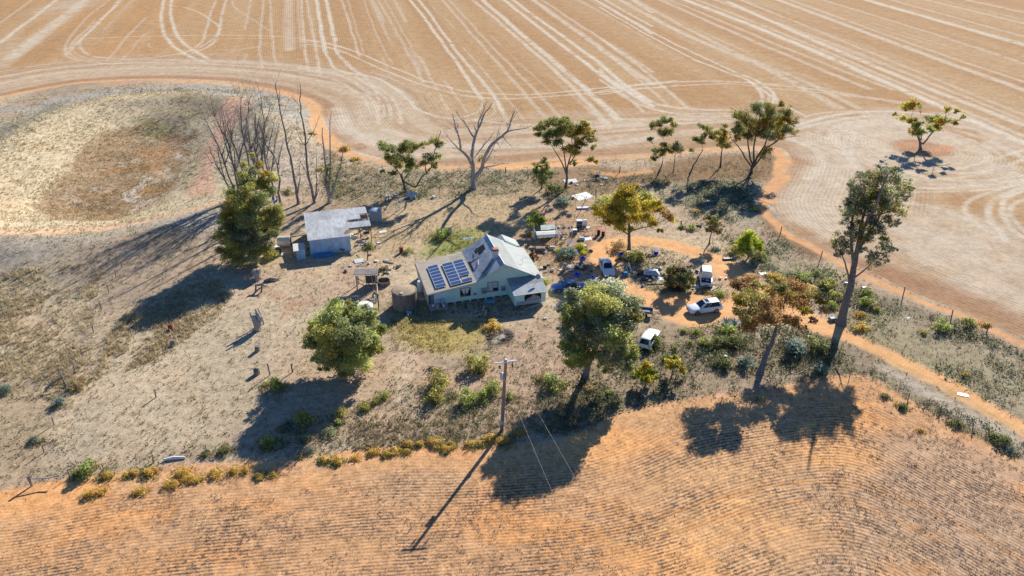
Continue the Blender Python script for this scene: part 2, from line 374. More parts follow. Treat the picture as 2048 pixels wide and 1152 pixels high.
# green weeds in front of the house, on the septic line
paint([(790, 640), (850, 640), (960, 640), (985, 655), (960, 690), (900, 710), (840, 700), (800, 680)], alb(190, 164, 74), 2, .95)
paint([(870, 655), (940, 650), (950, 680), (880, 690)], alb(176, 152, 60), 1.5, .6, mod=(2.5, .4, .55))
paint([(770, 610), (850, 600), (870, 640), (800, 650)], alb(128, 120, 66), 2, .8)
paint([(800, 690), (830, 700), (820, 790), (790, 780)], alb(214, 188, 150), 1.5, .6)
paint([(1010, 670), (1140, 640), (1160, 760), (1040, 790)], alb(194, 158, 122), 3, .7)
# right of the driveway
paint([(1290, 640), (1430, 640), (1540, 680), (1640, 680), (1660, 750), (1400, 800), (1220, 820), (1180, 780), (1240, 700)], alb(164, 140, 106), 3, .9)
paint([(1620, 660), (1760, 640), (1800, 720), (1700, 760)], alb(150, 130, 102), 3, .7)
paint([(1500, 460), (1620, 530), (1760, 590), (2048, 710), (2300, 840), (2300, 990), (2048, 880), (1860, 770), (1760, 700), (1640, 600), (1520, 540)], alb(166, 150, 112), 2, .9)
paint([(1700, 640), (1900, 720), (2100, 830), (2048, 860), (1880, 770), (1720, 690)], alb(160, 148, 100), 4, .6, mod=(9, .35, .6))
paint([(1640, 560), (1760, 590), (2048, 700), (2048, 720), (1760, 620), (1640, 585)], alb(150, 130, 104), 1, .6, mod=(3, .35, .6))
paint([(1780, 735), (1880, 790), (2060, 880), (2060, 910), (1880, 820), (1770, 755)], alb(192, 176, 150), .8, .8)
paint([(1700, 740), (1760, 745), (1900, 830), (2060, 905), (2060, 935), (1900, 860), (1780, 790)], alb(150, 134, 98), 1.2, .9)
# --- lower field: red sand, trash in rows following the fence
g = sstep(-.6, .6, dL + 1.2 * (n2 - .5) * 2)
base = alb(230, 174, 116) * sstep(.3, .7, n1)[..., None] + alb(216, 158, 104) * (1 - sstep(.3, .7, n1))[..., None]
C[:] = C * (1 - g[..., None]) + base * g[..., None]
tr = sstep(.42, .62, fbm(X, Y * 2, 12, 5, 21)); C[:] = C * (1 - (g * tr * .5)[..., None]) + alb(190, 158, 124) * (g * tr * .5)[..., None]
paint([(1560, 1010), (1700, 900), (1850, 860), (2100, 940), (2400, 1150), (2200, 1300), (1500, 1300), (1620, 1130)], alb(186, 158, 130), 3, .8, mod=(9, .25, .55))
paint([(300, 1000), (800, 900), (1000, 960), (820, 1000), (300, 1080)], alb(196, 160, 122), 3, .6, mod=(8, .35, .6))
sm_ = Y < 130; xq, yq = X[sm_], Y[sm_]; acc = np.zeros_like(xq)      # rounded distance to the fence: rows sweep round the corner
lp = []
for i in range(len(le) - 1):
    n_ = max(1, int(math.hypot(le[i + 1][0] - le[i][0], le[i + 1][1] - le[i][1]) / 2))
    lp += [(le[i][0] + (le[i + 1][0] - le[i][0]) * k / n_, le[i][1] + (le[i + 1][1] - le[i][1]) * k / n_) for k in range(n_) if abs(le[i][0]) < 160]
for a_, b_ in lp: acc += np.exp(-.45 * np.hypot(xq - a_, yq - b_))
dS = dL.copy(); dS[sm_] = -np.log(acc + 1e-60) / .45
ROW[:] = np.where(dL > -2, dS + .5 * (fbm(X, Y, 18, 2, 22) - .5), ROW); AMP[:] = np.where(dL > 0, np.clip((dL - 1.0) / 6.0, 0, 1), AMP); SPK[:] = np.where(dL > 0, .35, SPK)
stroke([(1060, 1120), (1280, 1045), (1500, 980), (1640, 962), (1760, 985), (1900, 1040), (2060, 1130)], alb(206, 144, 82), .25, .5)
stroke([(1024, 1170), (1300, 1080), (1500, 1020), (1640, 1000), (1760, 1025), (1900, 1090)], alb(206, 144, 82), .25, .4)
stroke([(1240, 1090), (1440, 1020), (1560, 985), (1640, 974)], alb(240, 186, 120), .12, .6)
dY = 1
# --- stubble field
gf = sstep(-.35, .35, dF)
s_ = X * .972 + Y * .2353                          # across the sowing lines
t_ = -X * .2353 + Y * .972
st = fbm(s_, t_ * .03, 5, 4, 31); st2 = fbm(s_, t_ * .02, 1.6, 2, 32); big = fbm(X, Y, 70, 4, 33)
m = sstep(.3, .7, st * .7 + big * .3)
fc = alb(204, 159, 108)[None, None] * (1 - m[..., None]) + alb(214, 176, 128)[None, None] * m[..., None]
m = sstep(.66, .8, st2) * sstep(.45, .6, fbm(s_, t_ * .12, 14, 3, 34)) * .45
fc = fc * (1 - m[..., None]) + alb(234, 216, 190) * m[..., None]
m = sstep(.35, .62, fbm(X, Y, 38, 4, 35)) * sstep(-60, -130, X)    # warmer soil far left
fc = fc * (1 - .5 * m[..., None]) + alb(222, 170, 112) * .5 * m[..., None]
head = (1 - sstep(20, 34, dF + 8 * (n3 - .5)))     # headland: worked along the fence
hs = fbm(dF * 1.0, (X + Y) * .02, 2.2, 4, 36)
hc = alb(206, 172, 136)[None, None] * (1 - sstep(.35, .6, hs))[..., None] + alb(226, 202, 170)[None, None] * sstep(.35, .6, hs)[..., None]
fc = fc * (1 - .75 * head[..., None]) + hc * .75 * head[..., None]
near = 1 - sstep(1.0, 5.0, dF + 2 * (n2 - .5)); fc = fc * (1 - .65 * near[..., None]) + alb(194, 146, 104) * .65 * near[..., None]
C[:] = C * (1 - gf[..., None]) + fc * gf[..., None]
ROW[:] = np.where(dF > 0, np.where(dF < 26, dF, s_), ROW); AMP[:] = np.where(dF > 0, .55, AMP); SPK[:] = np.where(dF > 0, .22, SPK)
STRAW = alb(240, 224, 198); PALE = alb(232, 212, 184)
def FP(pts, c=PALE, **k):                          # patches inside the field only
    paint(pts, c, **k)
FP([(640, 240), (700, 215), (760, 260), (860, 300), (960, 310), (940, 326), (800, 322), (700, 296), (655, 262)], soft=4, amt=.6, mod=(6, .3, .55))
FP([(1590, 300), (1640, 240), (1760, 220), (1900, 220), (2060, 300), (2060, 380), (1900, 340), (1760, 330), (1680, 420), (1760, 520), (1640, 480), (1575, 440), (1560, 400), (1600, 360)], soft=5, amt=.7, mod=(9, .25, .5))
FP([(1760, 430), (1900, 420), (2060, 470), (2060, 600), (1900, 560), (1800, 500)], soft=4, amt=.65, mod=(9, .3, .5))
FP([(1820, 470), (1960, 480), (2048, 560), (2048, 640), (1950, 600), (1830, 540)], soft=3, amt=.5, mod=(5, .35, .55), seed=3)
FP([(1700, 530), (1900, 600), (2048, 660), (2048, 640), (1900, 570), (1740, 520)], alb(190, 142, 104), soft=2, amt=.8)
FP([(0, 110), (90, 60), (200, 0), (130, 0), (60, 25), (0, 70)], soft=8, amt=.5, mod=(20, .3, .6))
FP([(1560, 390), (1600, 350), (1680, 330), (1700, 380), (1660, 440), (1700, 500), (1620, 470), (1575, 440)], soft=3, amt=.6, mod=(5, .3, .5), seed=5)
FP([(950, 420), (1010, 395)], soft=1, amt=0)
def Z1(p): return [(x * .342, y * .342) for x, y in p]
def Z2(p): return [(600 + x * .342, y * .342) for x, y in p]
def Z3(p): return [(1200 + x * .4141, y * .4141) for x, y in p]
def ST(pts, w_=.45, a=.7, c=STRAW): stroke(pts, c, w_, min(.92, a * 1.12), rnd=1, mod=(3.2, .12, .42))
# straight sowing and tramlines
for p, w_, a in [
    (Z1([(0, 135), (200, -10)]), .5, .5), (Z1([(0, 250), (160, 130), (330, 0)]), .9, .75), (Z1([(0, 390), (200, 240), (470, 30)]), 3.0, .35), (Z1([(60, 340), (330, 130), (500, 0)]), 2.5, .4),
    (Z1([(380, 320), (560, 150), (720, -10)]), .6, .55), (Z1([(630, 350), (760, 200), (860, 100)]), .5, .45), (Z1([(720, 340), (860, 190)]), .4, .4),
    (Z1([(1470, 0), (1430, 170)]), .5, .4), (Z1([(1545, -10), (1520, 240), (1530, 400)]), .5, .5), (Z1([(1580, -10), (1595, 260), (1610, 380)]), .5, .5),
    (Z1([(1690, -10), (1690, 290)]), 2.2, .4), (Z1([(1740, -10), (1760, 290)]), .5, .4), (Z1([(1760, -10), (1780, 260), (1800, 420)]), .6, .6), (Z1([(1790, -10), (1835, 220), (1870, 440)]), .6, .5),
    (Z1([(1850, -10), (1888, 240), (1905, 310)]), .8, .8), (Z1([(1905, -10), (1962, 240)]), .7, .75),
    (Z2([(240, -10), (350, 330)]), .5, .5), (Z2([(275, -10), (375, 310)]), .4, .35), (Z2([(370, -10), (440, 180), (540, 380)]), .45, .35), (Z2([(450, -10), (590, 230), (720, 480)]), .6, .4), (Z2([(490, -10), (760, 460)]), .5, .35),
    (Z2([(550, -10), (620, 130)]), .8, .4), (Z2([(700, 330), (860, 640)]), .5, .4), (Z2([(840, 470), (980, 660)]), .5, .4),
    (Z2([(640, -10), (870, 300), (1010, 510), (1060, 580)]), .7, .8), (Z2([(690, -10), (940, 330), (1110, 530), (1190, 660)]), .7, .75), (Z2([(820, -10), (1130, 340), (1440, 690)]), .7, .45), (Z2([(860, -10), (1180, 330), (1530, 690)]), .6, .4),
    (Z2([(960, 280), (1340, 730)]), .4, .35), (Z2([(1000, -10), (1400, 330), (1800, 720)]), .9, .6), (Z2([(1055, -10), (1450, 330), (1870, 700)]), 1.2, .75),
    (Z2([(1180, -10), (1620, 330), (1850, 500), (2060, 620)]), .9, .85), (Z2([(1230, -10), (1700, 330), (1900, 500), (2060, 600)]), .9, .8),
    (Z2([(1350, -10), (1700, 240), (2060, 490)]), 1.4, .55), (Z2([(1400, -10), (1750, 220), (2060, 420)]), .7, .5), (Z2([(1640, 0), (2060, 240)]), .6, .3),
    (Z2([(1710, -10), (2060, 195)]), 1.0, .7), (Z2([(1770, -10), (2060, 155)]), .8, .65), (Z2([(1930, -10), (2060, 75)]), 1.2, .5),
    (Z3([(100, 0), (400, 160), (800, 330), (1150, 520)]), 1.6, .5), (Z3([(160, -5), (560, 210), (980, 390), (1240, 520)]), 1.2, .45), (Z3([(0, 185), (200, 330), (420, 520)]), .7, .55), (Z3([(0, 235), (170, 370), (330, 510)]), .6, .45), (Z3([(0, 330), (60, 410), (210, 540)]), .6, .5),
    (Z3([(280, -5), (700, 180), (1300, 430)]), 1.2, .5), (Z3([(330, -5), (820, 200), (1400, 430)]), .9, .45), (Z3([(400, -5), (900, 190), (1500, 450), (2060, 695)]), 1.6, .85), (Z3([(460, -5), (1000, 210), (1560, 450), (2060, 660)]), 1.0, .5), (Z3([(540, -5), (1100, 200), (1700, 440), (2060, 590)]), .9, .4),
    (Z3([(620, 10), (1000, 180), (1500, 390), (2060, 610)]), 1.5, .75), (Z3([(680, 0), (1250, 230), (2060, 560)]), 1.0, .4), (Z3([(850, -5), (1400, 200), (2060, 440)]), 1.7, .6), (Z3([(910, -5), (1500, 210), (2060, 400)]), 1.0, .45),
    (Z3([(1080, 0), (1600, 160), (2060, 310)]), 1.3, .4), (Z3([(1270, -5), (1640, 100), (2060, 220)]), 2.2, .75), (Z3([(1390, -5), (2060, 180)]), 1.2, .4), (Z3([(1560, -5), (2060, 115)]), 1.4, .45), (Z3([(1750, -5), (2060, 62)]), 1.8, .5)]:
    ST(p, w_ * .8, a)
# turning curves
for p, w_, a in [
    (Z1([(700, -10), (640, 70), (560, 150), (485, 225), (468, 270), (500, 312), (600, 337), (800, 342), (1000, 322), (1150, 285), (1240, 230), (1280, 180), (1270, 150), (1180, 80), (1090, 45), (1000, 35)]), .5, .65),
    (Z1([(640, 0), (500, 110), (405, 230), (378, 310), (440, 345), (600, 368)]), .5, .5), (Z1([(690, 30), (540, 150), (440, 235), (415, 280), (450, 320), (560, 350)]), .4, .45), (Z1([(560, 110), (430, 250), (400, 290), (430, 330), (560, 355), (760, 356)]), .4, .4),
    (Z1([(960, -10), (945, 100), (960, 190), (1010, 265), (1100, 325), (1210, 370)]), .7, .85), (Z1([(1003, -10), (1003, 100), (1030, 190), (1080, 258), (1160, 310), (1230, 350)]), .7, .8),
    (Z1([(1270, -10), (1215, 130), (1190, 225), (1140, 280), (1050, 315)]), .5, .6), (Z1([(1330, -10), (1292, 110), (1276, 195), (1230, 265), (1120, 312)]), .6, .65),
    (Z1([(1360, -10), (1380, 50), (1470, 110), (1580, 180)]), .4, .4),
    (Z1([(500, 225), (900, 210), (1500, 208), (1800, 232), (2047, 290)]), .5, .55), (Z1([(470, 250), (900, 232), (1500, 226), (1790, 248), (2047, 308)]), .35, .35), (Z1([(870, 255), (900, 283), (1100, 295), (1400, 285), (1560, 255)]), .35, .4),
    (Z1([(0, 420), (300, 372), (600, 352), (1100, 350), (1500, 370), (1900, 402), (2047, 432)]), .6, .5), (Z1([(0, 450), (300, 396), (600, 372), (1100, 370), (1500, 392), (1900, 428)]), .8, .4), (Z1([(0, 490), (300, 430), (700, 400), (1200, 400), (1600, 430), (1980, 490)]), .9, .4),
    (Z1([(1230, 320), (1350, 300), (1520, 275)]), .4, .4),
    (Z2([(92, 0), (140, 260), (165, 340), (205, 400), (320, 430), (455, 460), (560, 520), (640, 590), (690, 640), (800, 680)]), .55, .75), (Z2([(150, 0), (200, 250), (230, 330), (330, 420), (470, 465), (600, 540)]), .55, .7),
    (Z2([(225, 300), (245, 340), (400, 470), (450, 560), (470, 640)]), .5, .45),
    (Z2([(0, 232), (180, 258), (340, 308), (500, 378), (700, 460), (850, 505), (1000, 538), (1300, 552), (1600, 530), (2047, 488), (2200, 470)]), .5, .75), (Z2([(0, 258), (200, 287), (400, 370), (600, 455), (850, 535), (1000, 565), (1200, 577), (1500, 560), (2047, 513), (2200, 495)]), .5, .7),
    (Z2([(1070, 575), (1060, 640), (1000, 670), (900, 690), (800, 680)]), .5, .5), (Z2([(1120, 590), (1140, 660), (1060, 690), (900, 715)]), .5, .45), (Z2([(1150, 600), (1200, 680), (1210, 720)]), .5, .5),
    (Z2([(0, 400), (200, 430), (330, 490), (410, 570), (450, 640), (470, 720)]), .7, .55), (Z2([(0, 430), (200, 465), (300, 520), (370, 580), (420, 660)]), .6, .45), (Z2([(330, 450), (460, 540), (520, 610), (540, 700)]), .6, .6), (Z2([(400, 480), (520, 560), (580, 640), (600, 720)]), .6, .6), (Z2([(380, 520), (480, 600), (500, 680)]), .5, .5), (Z2([(420, 420), (560, 470), (700, 540)]), .4, .4),
    (Z2([(210, 640), (260, 740), (360, 800), (520, 840)]), 2.2, .4), (Z2([(500, 760), (700, 810), (900, 830)]), 1.5, .4),
    (Z2([(1000, 700), (1300, 730), (1700, 740), (2060, 715)]), .7, .5), (Z2([(1200, 770), (1700, 775), (2060, 750)]), .8, .5), (Z2([(800, 860), (1300, 855), (1750, 845), (2060, 810)]), 1.8, .5),
    (Z3([(0, 35), (200, 150), (420, 270), (600, 345), (700, 380), (760, 425), (785, 470), (770, 520)]), .6, .7), (Z3([(0, 8), (300, 180), (600, 325), (760, 390), (830, 440), (840, 500)]), .6, .7), (Z3([(700, 380), (800, 440), (815, 480), (790, 520)]), .5, .5), (Z3([(760, 390), (840, 450), (860, 500)]), .5, .5),
    (Z3([(0, 345), (150, 450), (300, 508), (480, 530), (650, 530)]), .8, .7), (Z3([(0, 385), (150, 488), (350, 545), (650, 545)]), .6, .6), (Z3([(80, 440), (250, 520), (420, 560), (640, 560)]), .6, .4),
    (Z3([(0, 440), (200, 410), (400, 394), (600, 394), (900, 415), (1300, 470), (1500, 500)]), .55, .7), (Z3([(0, 456), (250, 424), (600, 405), (800, 422), (1200, 462), (1450, 500)]), .5, .6), (Z3([(700, 395), (1050, 420), (1200, 470)]), .5, .4),
    (Z3([(0, 575), (300, 575), (650, 585)]), .7, .5), (Z3([(0, 620), (300, 600), (650, 590)]), .7, .5),
    (Z3([(930, 610), (1050, 575), (1200, 545), (1400, 538), (1700, 565), (1900, 620), (2060, 690)]), .8, .75), (Z3([(930, 630), (1080, 590), (1250, 562), (1420, 556)]), .6, .6), (Z3([(940, 600), (1000, 560), (1110, 540), (1250, 535)]), .6, .5), (Z3([(760, 420), (900, 510), (990, 560)]), .6, .6),
    (Z3([(1190, 660), (1180, 740), (1260, 830)]), .6, .5), (Z3([(1240, 640), (1210, 740), (1300, 850)]), .5, .5), (Z3([(1000, 640), (1150, 690), (1230, 790)]), 1.0, .5), (Z3([(880, 660), (1040, 720), (1080, 790), (1010, 860)]), 1.2, .5), (Z3([(1330, 880), (1250, 860), (1180, 800)]), .5, .4),
    (Z3([(2060, 915), (1965, 955), (1948, 1020), (1990, 1100), (2060, 1150)]), .7, .75), (Z3([(2060, 900), (1930, 950), (1885, 1000), (1885, 1060), (1960, 1150)]), .7, .7), (Z3([(2040, 880), (1850, 940), (1775, 980), (1772, 1030), (1850, 1100), (1960, 1160)]), .6, .55), (Z3([(2060, 960), (2000, 990), (1995, 1050), (2060, 1120)]), .6, .6),
    (Z3([(1500, 905), (1700, 905), (2060, 870)]), .8, .6), (Z3([(1520, 880), (1750, 890), (2060, 845)]), .5, .5), (Z3([(1520, 925), (1800, 920), (2060, 890)]), .5, .5), (Z3([(1480, 980), (1650, 1010), (1850, 1100)]), 1.0, .4), (Z3([(1450, 830), (1700, 820), (1900, 770), (2060, 720)]), .6, .6), (Z3([(1560, 860), (1750, 855), (1960, 805), (2060, 760)]), .6, .5)]:
    ST(p, w_ * .8, a)
# rings worked round the lone tree
an = np.arctan2(Y - LONE[1], X - LONE[0]); rr = rL + 1.6 * np.sin(an * 2 + 1) + 1.2 * (fbm(X, Y, 16, 3, 51) - .5)
ringz = (1 - sstep(17, 27, rr)) * sstep(6, 9, rr)
ringc = sstep(.4, .62, fbm(rr, an * .7, 1.3, 3, 52))
C[:] = C * (1 - (ringz * ringc * .7)[..., None]) + alb(236, 216, 188) * (ringz * ringc * .7)[..., None]
ROW[:] = np.where((rL < 24), rL, ROW)
cen = 1 - sstep(4.5, 7, rL + 1.5 * (n2 - .5)); C[:] = C * (1 - cen[..., None]) + alb(200, 160, 126) * cen[..., None]
paint([(1880, 292), (1910, 296), (1900, 305), (1850, 303)], alb(232, 170, 124), .7, .9); paint([(1795, 287), (1830, 285), (1830, 292), (1800, 295)], alb(222, 162, 116), .7, .8)
# tone of the whole sheets
k_ = np.where(dF > 0, .86, np.where(dL > 0, 1.14, 1.06))[..., None]; C[:] = C * k_
gy = (C @ np.array((.3, .59, .11)))[..., None]; q_ = np.where((dF <= 0) & (dL <= 0), .24, np.where(dF > 0, .08, 0))[..., None]; C[:] = C * (1 - q_) + gy * q_
# --- dirt tracks
TR = alb(238, 184, 130); TR2 = alb(222, 160, 104)
TRACKS = []
def track(pts, wd, c=TR, a=1.0, soft=.7, closed_=False):
    w_ = smooth(px2w(pts), 6); TRACKS.append((w_, wd)); stroke(w_, c, wd, a, soft=soft, warp=True, world=True, sm=1)
# outer track hugging the field fence
off = []
def offset(poly, d):
    o = []
    for i in range(len(poly)):
        a = np.array(poly[max(i - 1, 0)]); b = np.array(poly[min(i + 1, len(poly) - 1)]); t = (b - a) / (np.linalg.norm(b - a) + 1e-9)
        o.append((poly[i][0] + t[1] * d, poly[i][1] - t[0] * d))
    return o
ot = offset(fe, 1.5)
stroke(ot, alb(226, 172, 122), .75, .95, soft=.4, warp=True, world=True, sm=1); TRACKS.append((ot, 1.25))
track([(560, 184), (610, 202), (630, 225), (634, 255), (648, 285), (690, 306), (720, 318)], 1.5, alb(226, 176, 128), .9)
track([(1000, 334), (1080, 332), (1180, 326)], 1.4, TR, .9); track([(1190, 345), (1240, 350), (1300, 342)], .8, alb(222, 168, 118), .8)
track([(1545, 300), (1572, 318), (1562, 345), (1545, 372)], 1.3, alb(222, 170, 122), .9); track([(1552, 352), (1535, 380), (1538, 400)], 1.2, alb(220, 168, 122), .9)
# driveway: two wheel tracks from the lower right, the loop by the cars
for pts, wd in [([(2300, 1010), (2060, 862), (1960, 806), (1880, 762), (1800, 722), (1730, 690), (1660, 664), (1610, 640), (1560, 606), (1520, 578), (1490, 556)], 1.35),
                ([(1660, 660), (1600, 636), (1540, 625), (1470, 615), (1400, 616), (1330, 606), (1280, 586), (1240, 566), (1218, 546)], 1.9),
                ([(1470, 612), (1400, 606), (1350, 604)], 2.6), ([(1400, 628), (1360, 618), (1320, 606)], 1.9), ([(1330, 630), (1370, 640), (1400, 634)], 1.2), ([(1560, 606), (1520, 598), (1480, 606)], 2.2),
                ([(1218, 546), (1202, 520), (1204, 500), (1232, 487), (1285, 481), (1340, 489), (1390, 504), (1435, 521), (1470, 545), (1500, 566)], 1.9), ([(1228, 500), (1212, 520)], 2.0), ([(1450, 545), (1480, 560)], 1.8)]:
    track(pts, wd, TR, .97)
stroke([(2060, 868), (1960, 812), (1880, 768), (1800, 728), (1730, 696)], alb(196, 164, 112), .35, .6, warp=True)
for k in range(9):
    o_ = (k - 4) * 2.2
    stroke([(1218 + o_, 548), (1245 + o_, 572), (1285 + o_, 592 + k * .6), (1340 + o_, 608 + k), (1400, 612 + k * 1.6)], alb(206, 148, 98) if k % 2 else alb(240, 190, 136), .11, .5, rnd=1)
    stroke([(1230 + o_, 494 + o_ * .3), (1290, 482 + k * .9), (1345, 490 + k * .9), (1395, 505 + k * .9), (1440, 523 + k * .9)], alb(208, 152, 100) if k % 2 else alb(240, 190, 136), .11, .45, rnd=1)
    stroke([(2060, 860 + o_), (1960, 804 + o_), (1880, 760 + o_ * .8), (1800, 720 + o_ * .7), (1730, 690 + o_ * .6)], alb(214, 156, 104) if k % 2 else alb(238, 188, 132), .09, .4, rnd=1)
stroke([(1445, 618), (1380, 632), (1300, 626)], alb(150, 100, 66), .09, .7)
paint([(480, 590), (560, 570), (620, 600), (560, 640)], alb(186, 140, 108), 2, .5, mod=(5, .4, .6), seed=8)
for pts in [[(975, 690), (970, 665), (1000, 658), (1022, 664), (1020, 682), (995, 688)]]:
    paint(pts, alb(84, 78, 74), .35, .95); paint([(982, 684), (985, 676), (1002, 668), (1008, 674), (992, 684)], alb(190, 180, 166), .25, .9)
paint([(1212, 552), (1250, 568), (1310, 588), (1370, 596), (1430, 596), (1480, 602), (1484, 624), (1440, 638), (1370, 640), (1320, 626), (1275, 606), (1228, 580)], TR, .8, .95)
paint([(1190, 500), (1215, 488), (1235, 490), (1225, 515), (1215, 530), (1196, 528)], TR, .8, .9)
CLEAR = smooth(px2w([(1212, 552), (1250, 568), (1310, 588), (1370, 596), (1430, 596), (1480, 602), (1484, 624), (1440, 638), (1370, 640), (1320, 626), (1275, 606), (1228, 580)]), 3, True)
# --- which object each face belongs to
dT = np.full((NY, NX), -1e3)
for w_, wd in TRACKS:
    for i in range(len(w_) - 1):
        seg = w_[i:i + 2]; s = bbox(seg, wd + 1)
        (ax, ay), (bx, by) = seg; ex, ey = bx - ax, by - ay
        xx, yy = XW[s], YW[s]
        t = np.clip(((xx - ax) * ex + (yy - ay) * ey) / (ex * ex + ey * ey + 1e-9), 0, 1)
        dT[s] = np.maximum(dT[s], wd - np.hypot(xx - ax - t * ex, yy - ay - t * ey))
dT = np.maximum(dT, sdf(XW, YW, CLEAR)); SPK = np.where(dT > .2, .12, SPK); AMP = np.where(dT > -.3, AMP * .1, AMP)
Z = hgt(X, Y)
reg = np.where(dF > 0, 1, np.where(dL > 0, 2, 0)); reg = np.where((dT > 0) & (reg != 2), 3, reg)
def fc_(A): return (A[:-1, :-1] + A[1:, :-1] + A[:-1, 1:] + A[1:, 1:]) / 4
fr = np.where(fc_(dF) > 0, 1, np.where(fc_(dL) > 0, 2, 0)); fr = np.where((fc_(dT) > 0) & (fr != 2), 3, fr)
def ground_mat(name, lam, fine=1.0, bumpd=.05, trash=False):
    m, t, n, L, b = new_mat(name)
    at = n.new("ShaderNodeAttribute"); at.attribute_name = "tint"
    rw = n.new("ShaderNodeAttribute"); rw.attribute_name = "row"
    am = n.new("ShaderNodeAttribute"); am.attribute_name = "rowamp"
    sp = n.new("ShaderNodeAttribute"); sp.attribute_name = "speck"
    g = n.new("ShaderNodeNewGeometry")
    def M(op, a, v, c=None):
        q = n.new("ShaderNodeMath"); q.operation = op
        for i, k in enumerate((a, v, c)):
            if k is None: continue
            if isinstance(k, (int, float)): q.inputs[i].default_value = k
            else: L.new(k, q.inputs[i])
        return q.outputs[0]
    def N(scale, det=5, rough=.6):
        q = n.new("ShaderNodeTexNoise"); q.inputs['Scale'].default_value = scale; q.inputs['Detail'].default_value = det; q.inputs['Roughness'].default_value = rough
        L.new(g.outputs['Position'], q.inputs['Vector']); return q.outputs['Fac']
    a1, a2, a3 = N(1.1, 6), N(4.5, 4, .7), N(.35, 4)
    f = M('ADD', M('MULTIPLY', M('SUBTRACT', a1, .5), 1.3 * fine), 1.0)
    f = M('ADD', f, M('MULTIPLY', M('SUBTRACT', a2, .5), 1.5 * fine))
    f = M('ADD', f, M('MULTIPLY', M('SUBTRACT', a3, .5), .6))
    # dark specks: clods, droppings, tussock bases
    sk = n.new("ShaderNodeMapRange"); sk.inputs['From Min'].default_value = .60; sk.inputs['From Max'].default_value = .72; L.new(N(2.3, 5, .72), sk.inputs['Value'])
    f = M('SUBTRACT', f, M('MULTIPLY', sk.outputs[0], sp.outputs['Fac']))
    # sown rows
    jit = M('ADD', M('MULTIPLY', M('SUBTRACT', N(.25, 3), .5), .22), M('MULTIPLY', M('SUBTRACT', N(1.6, 4, .7), .5), .2))
    ph = M('MULTIPLY', M('ADD', rw.outputs['Fac'], jit), 2 * math.pi / lam)
    sn = M('ADD', M('MULTIPLY', M('SINE', ph, 0), .5), .5)
    brk = n.new("ShaderNodeMapRange"); brk.inputs['From Min'].default_value = .42; brk.inputs['From Max'].default_value = .62; L.new(N(.9, 5, .7), brk.inputs['Value'])
    rowf = M('MULTIPLY', M('MULTIPLY', sn, am.outputs['Fac']), M('ADD', M('MULTIPLY', brk.outputs[0], .75), .25))
    f = M('SUBTRACT', f, M('MULTIPLY', rowf, .24 if trash else .42))
    f = M('MAXIMUM', f, .25)
    base_c = at.outputs['Color']
    if trash:                                     # grey stubble trash caught along the rows, in drifts
        big = n.new("ShaderNodeMapRange"); big.inputs['From Min'].default_value = .42; big.inputs['From Max'].default_value = .60; L.new(N(.16, 4, .6), big.inputs['Value'])
        fin = n.new("ShaderNodeMapRange"); fin.inputs['From Min'].default_value = .47; fin.inputs['From Max'].default_value = .58
        L.new(M('ADD', N(1.7, 6, .8), M('MULTIPLY', M('SUBTRACT', sn, .5), .13)), fin.inputs['Value'])
        k = M('MULTIPLY', M('MULTIPLY', fin.outputs[0], M('ADD', M('MULTIPLY', big.outputs[0], .85), .22)), am.outputs['Fac'])
        tm = n.new("ShaderNodeMix"); tm.data_type = 'RGBA'; tm.inputs[7].default_value = tuple(alb(122, 102, 88)) + (1,)
        L.new(k, tm.inputs[0]); L.new(base_c, tm.inputs[6]); base_c = tm.outputs[2]
    mx = n.new("ShaderNodeMix"); mx.data_type = 'RGBA'; mx.blend_type = 'MULTIPLY'; mx.inputs[0].default_value = 1
    L.new(base_c, mx.inputs[6]); L.new(f, mx.inputs[7]); L.new(mx.outputs[2], b.inputs['Base Color'])
    b.inputs['Roughness'].default_value = 1; b.inputs['Specular IOR Level'].default_value = .05
    bp = n.new("ShaderNodeBump"); bp.inputs['Strength'].default_value = .6; bp.inputs['Distance'].default_value = bumpd
    L.new(M('SUBTRACT', M('ADD', a2, a1), M('MULTIPLY', M('MULTIPLY', sn, am.outputs['Fac']), .6)), bp.inputs['Height']); L.new(bp.outputs[0], b.inputs['Normal'])
    return m
idx = np.arange(NX * NY).reshape(NY, NX)
quads = np.stack([idx[:-1, :-1], idx[:-1, 1:], idx[1:, 1:], idx[1:, :-1]], -1)
V3 = np.stack([X, Y, Z], -1).reshape(-1, 3); CF = C.reshape(-1, 3)
for k, (nm, lab, lam, fine, bd) in enumerate([("ground", "dry straw coloured ground of the farm yard and paddocks", .9, 1.0, .09), ("stubble_field", "wide pale stubble field marked by wheel tracks beyond the farm", .75, .55, .05), ("bare_field", "red sandy field with rows of dry stubble in the foreground", .36, 1.0, .025), ("dirt_track", "orange dirt driveway and perimeter track", .5, .45, .04)]):
    q = quads[fr == k].reshape(-1); u, inv = np.unique(q, return_inverse=True)
    o = np_mesh(nm, V3[u], inv, 4, ground_mat("soil_" + nm, lam, fine, bd, k == 2), None, CF[u], True)
    for an_, A in (("row", ROW), ("rowamp", AMP), ("speck", SPK)):
        at = o.data.attributes.new(an_, 'FLOAT', 'POINT'); at.data.foreach_set('value', A.reshape(-1)[u].astype(np.float32))
    tag(o, lab, nm.replace("_", " "), None, "structure")
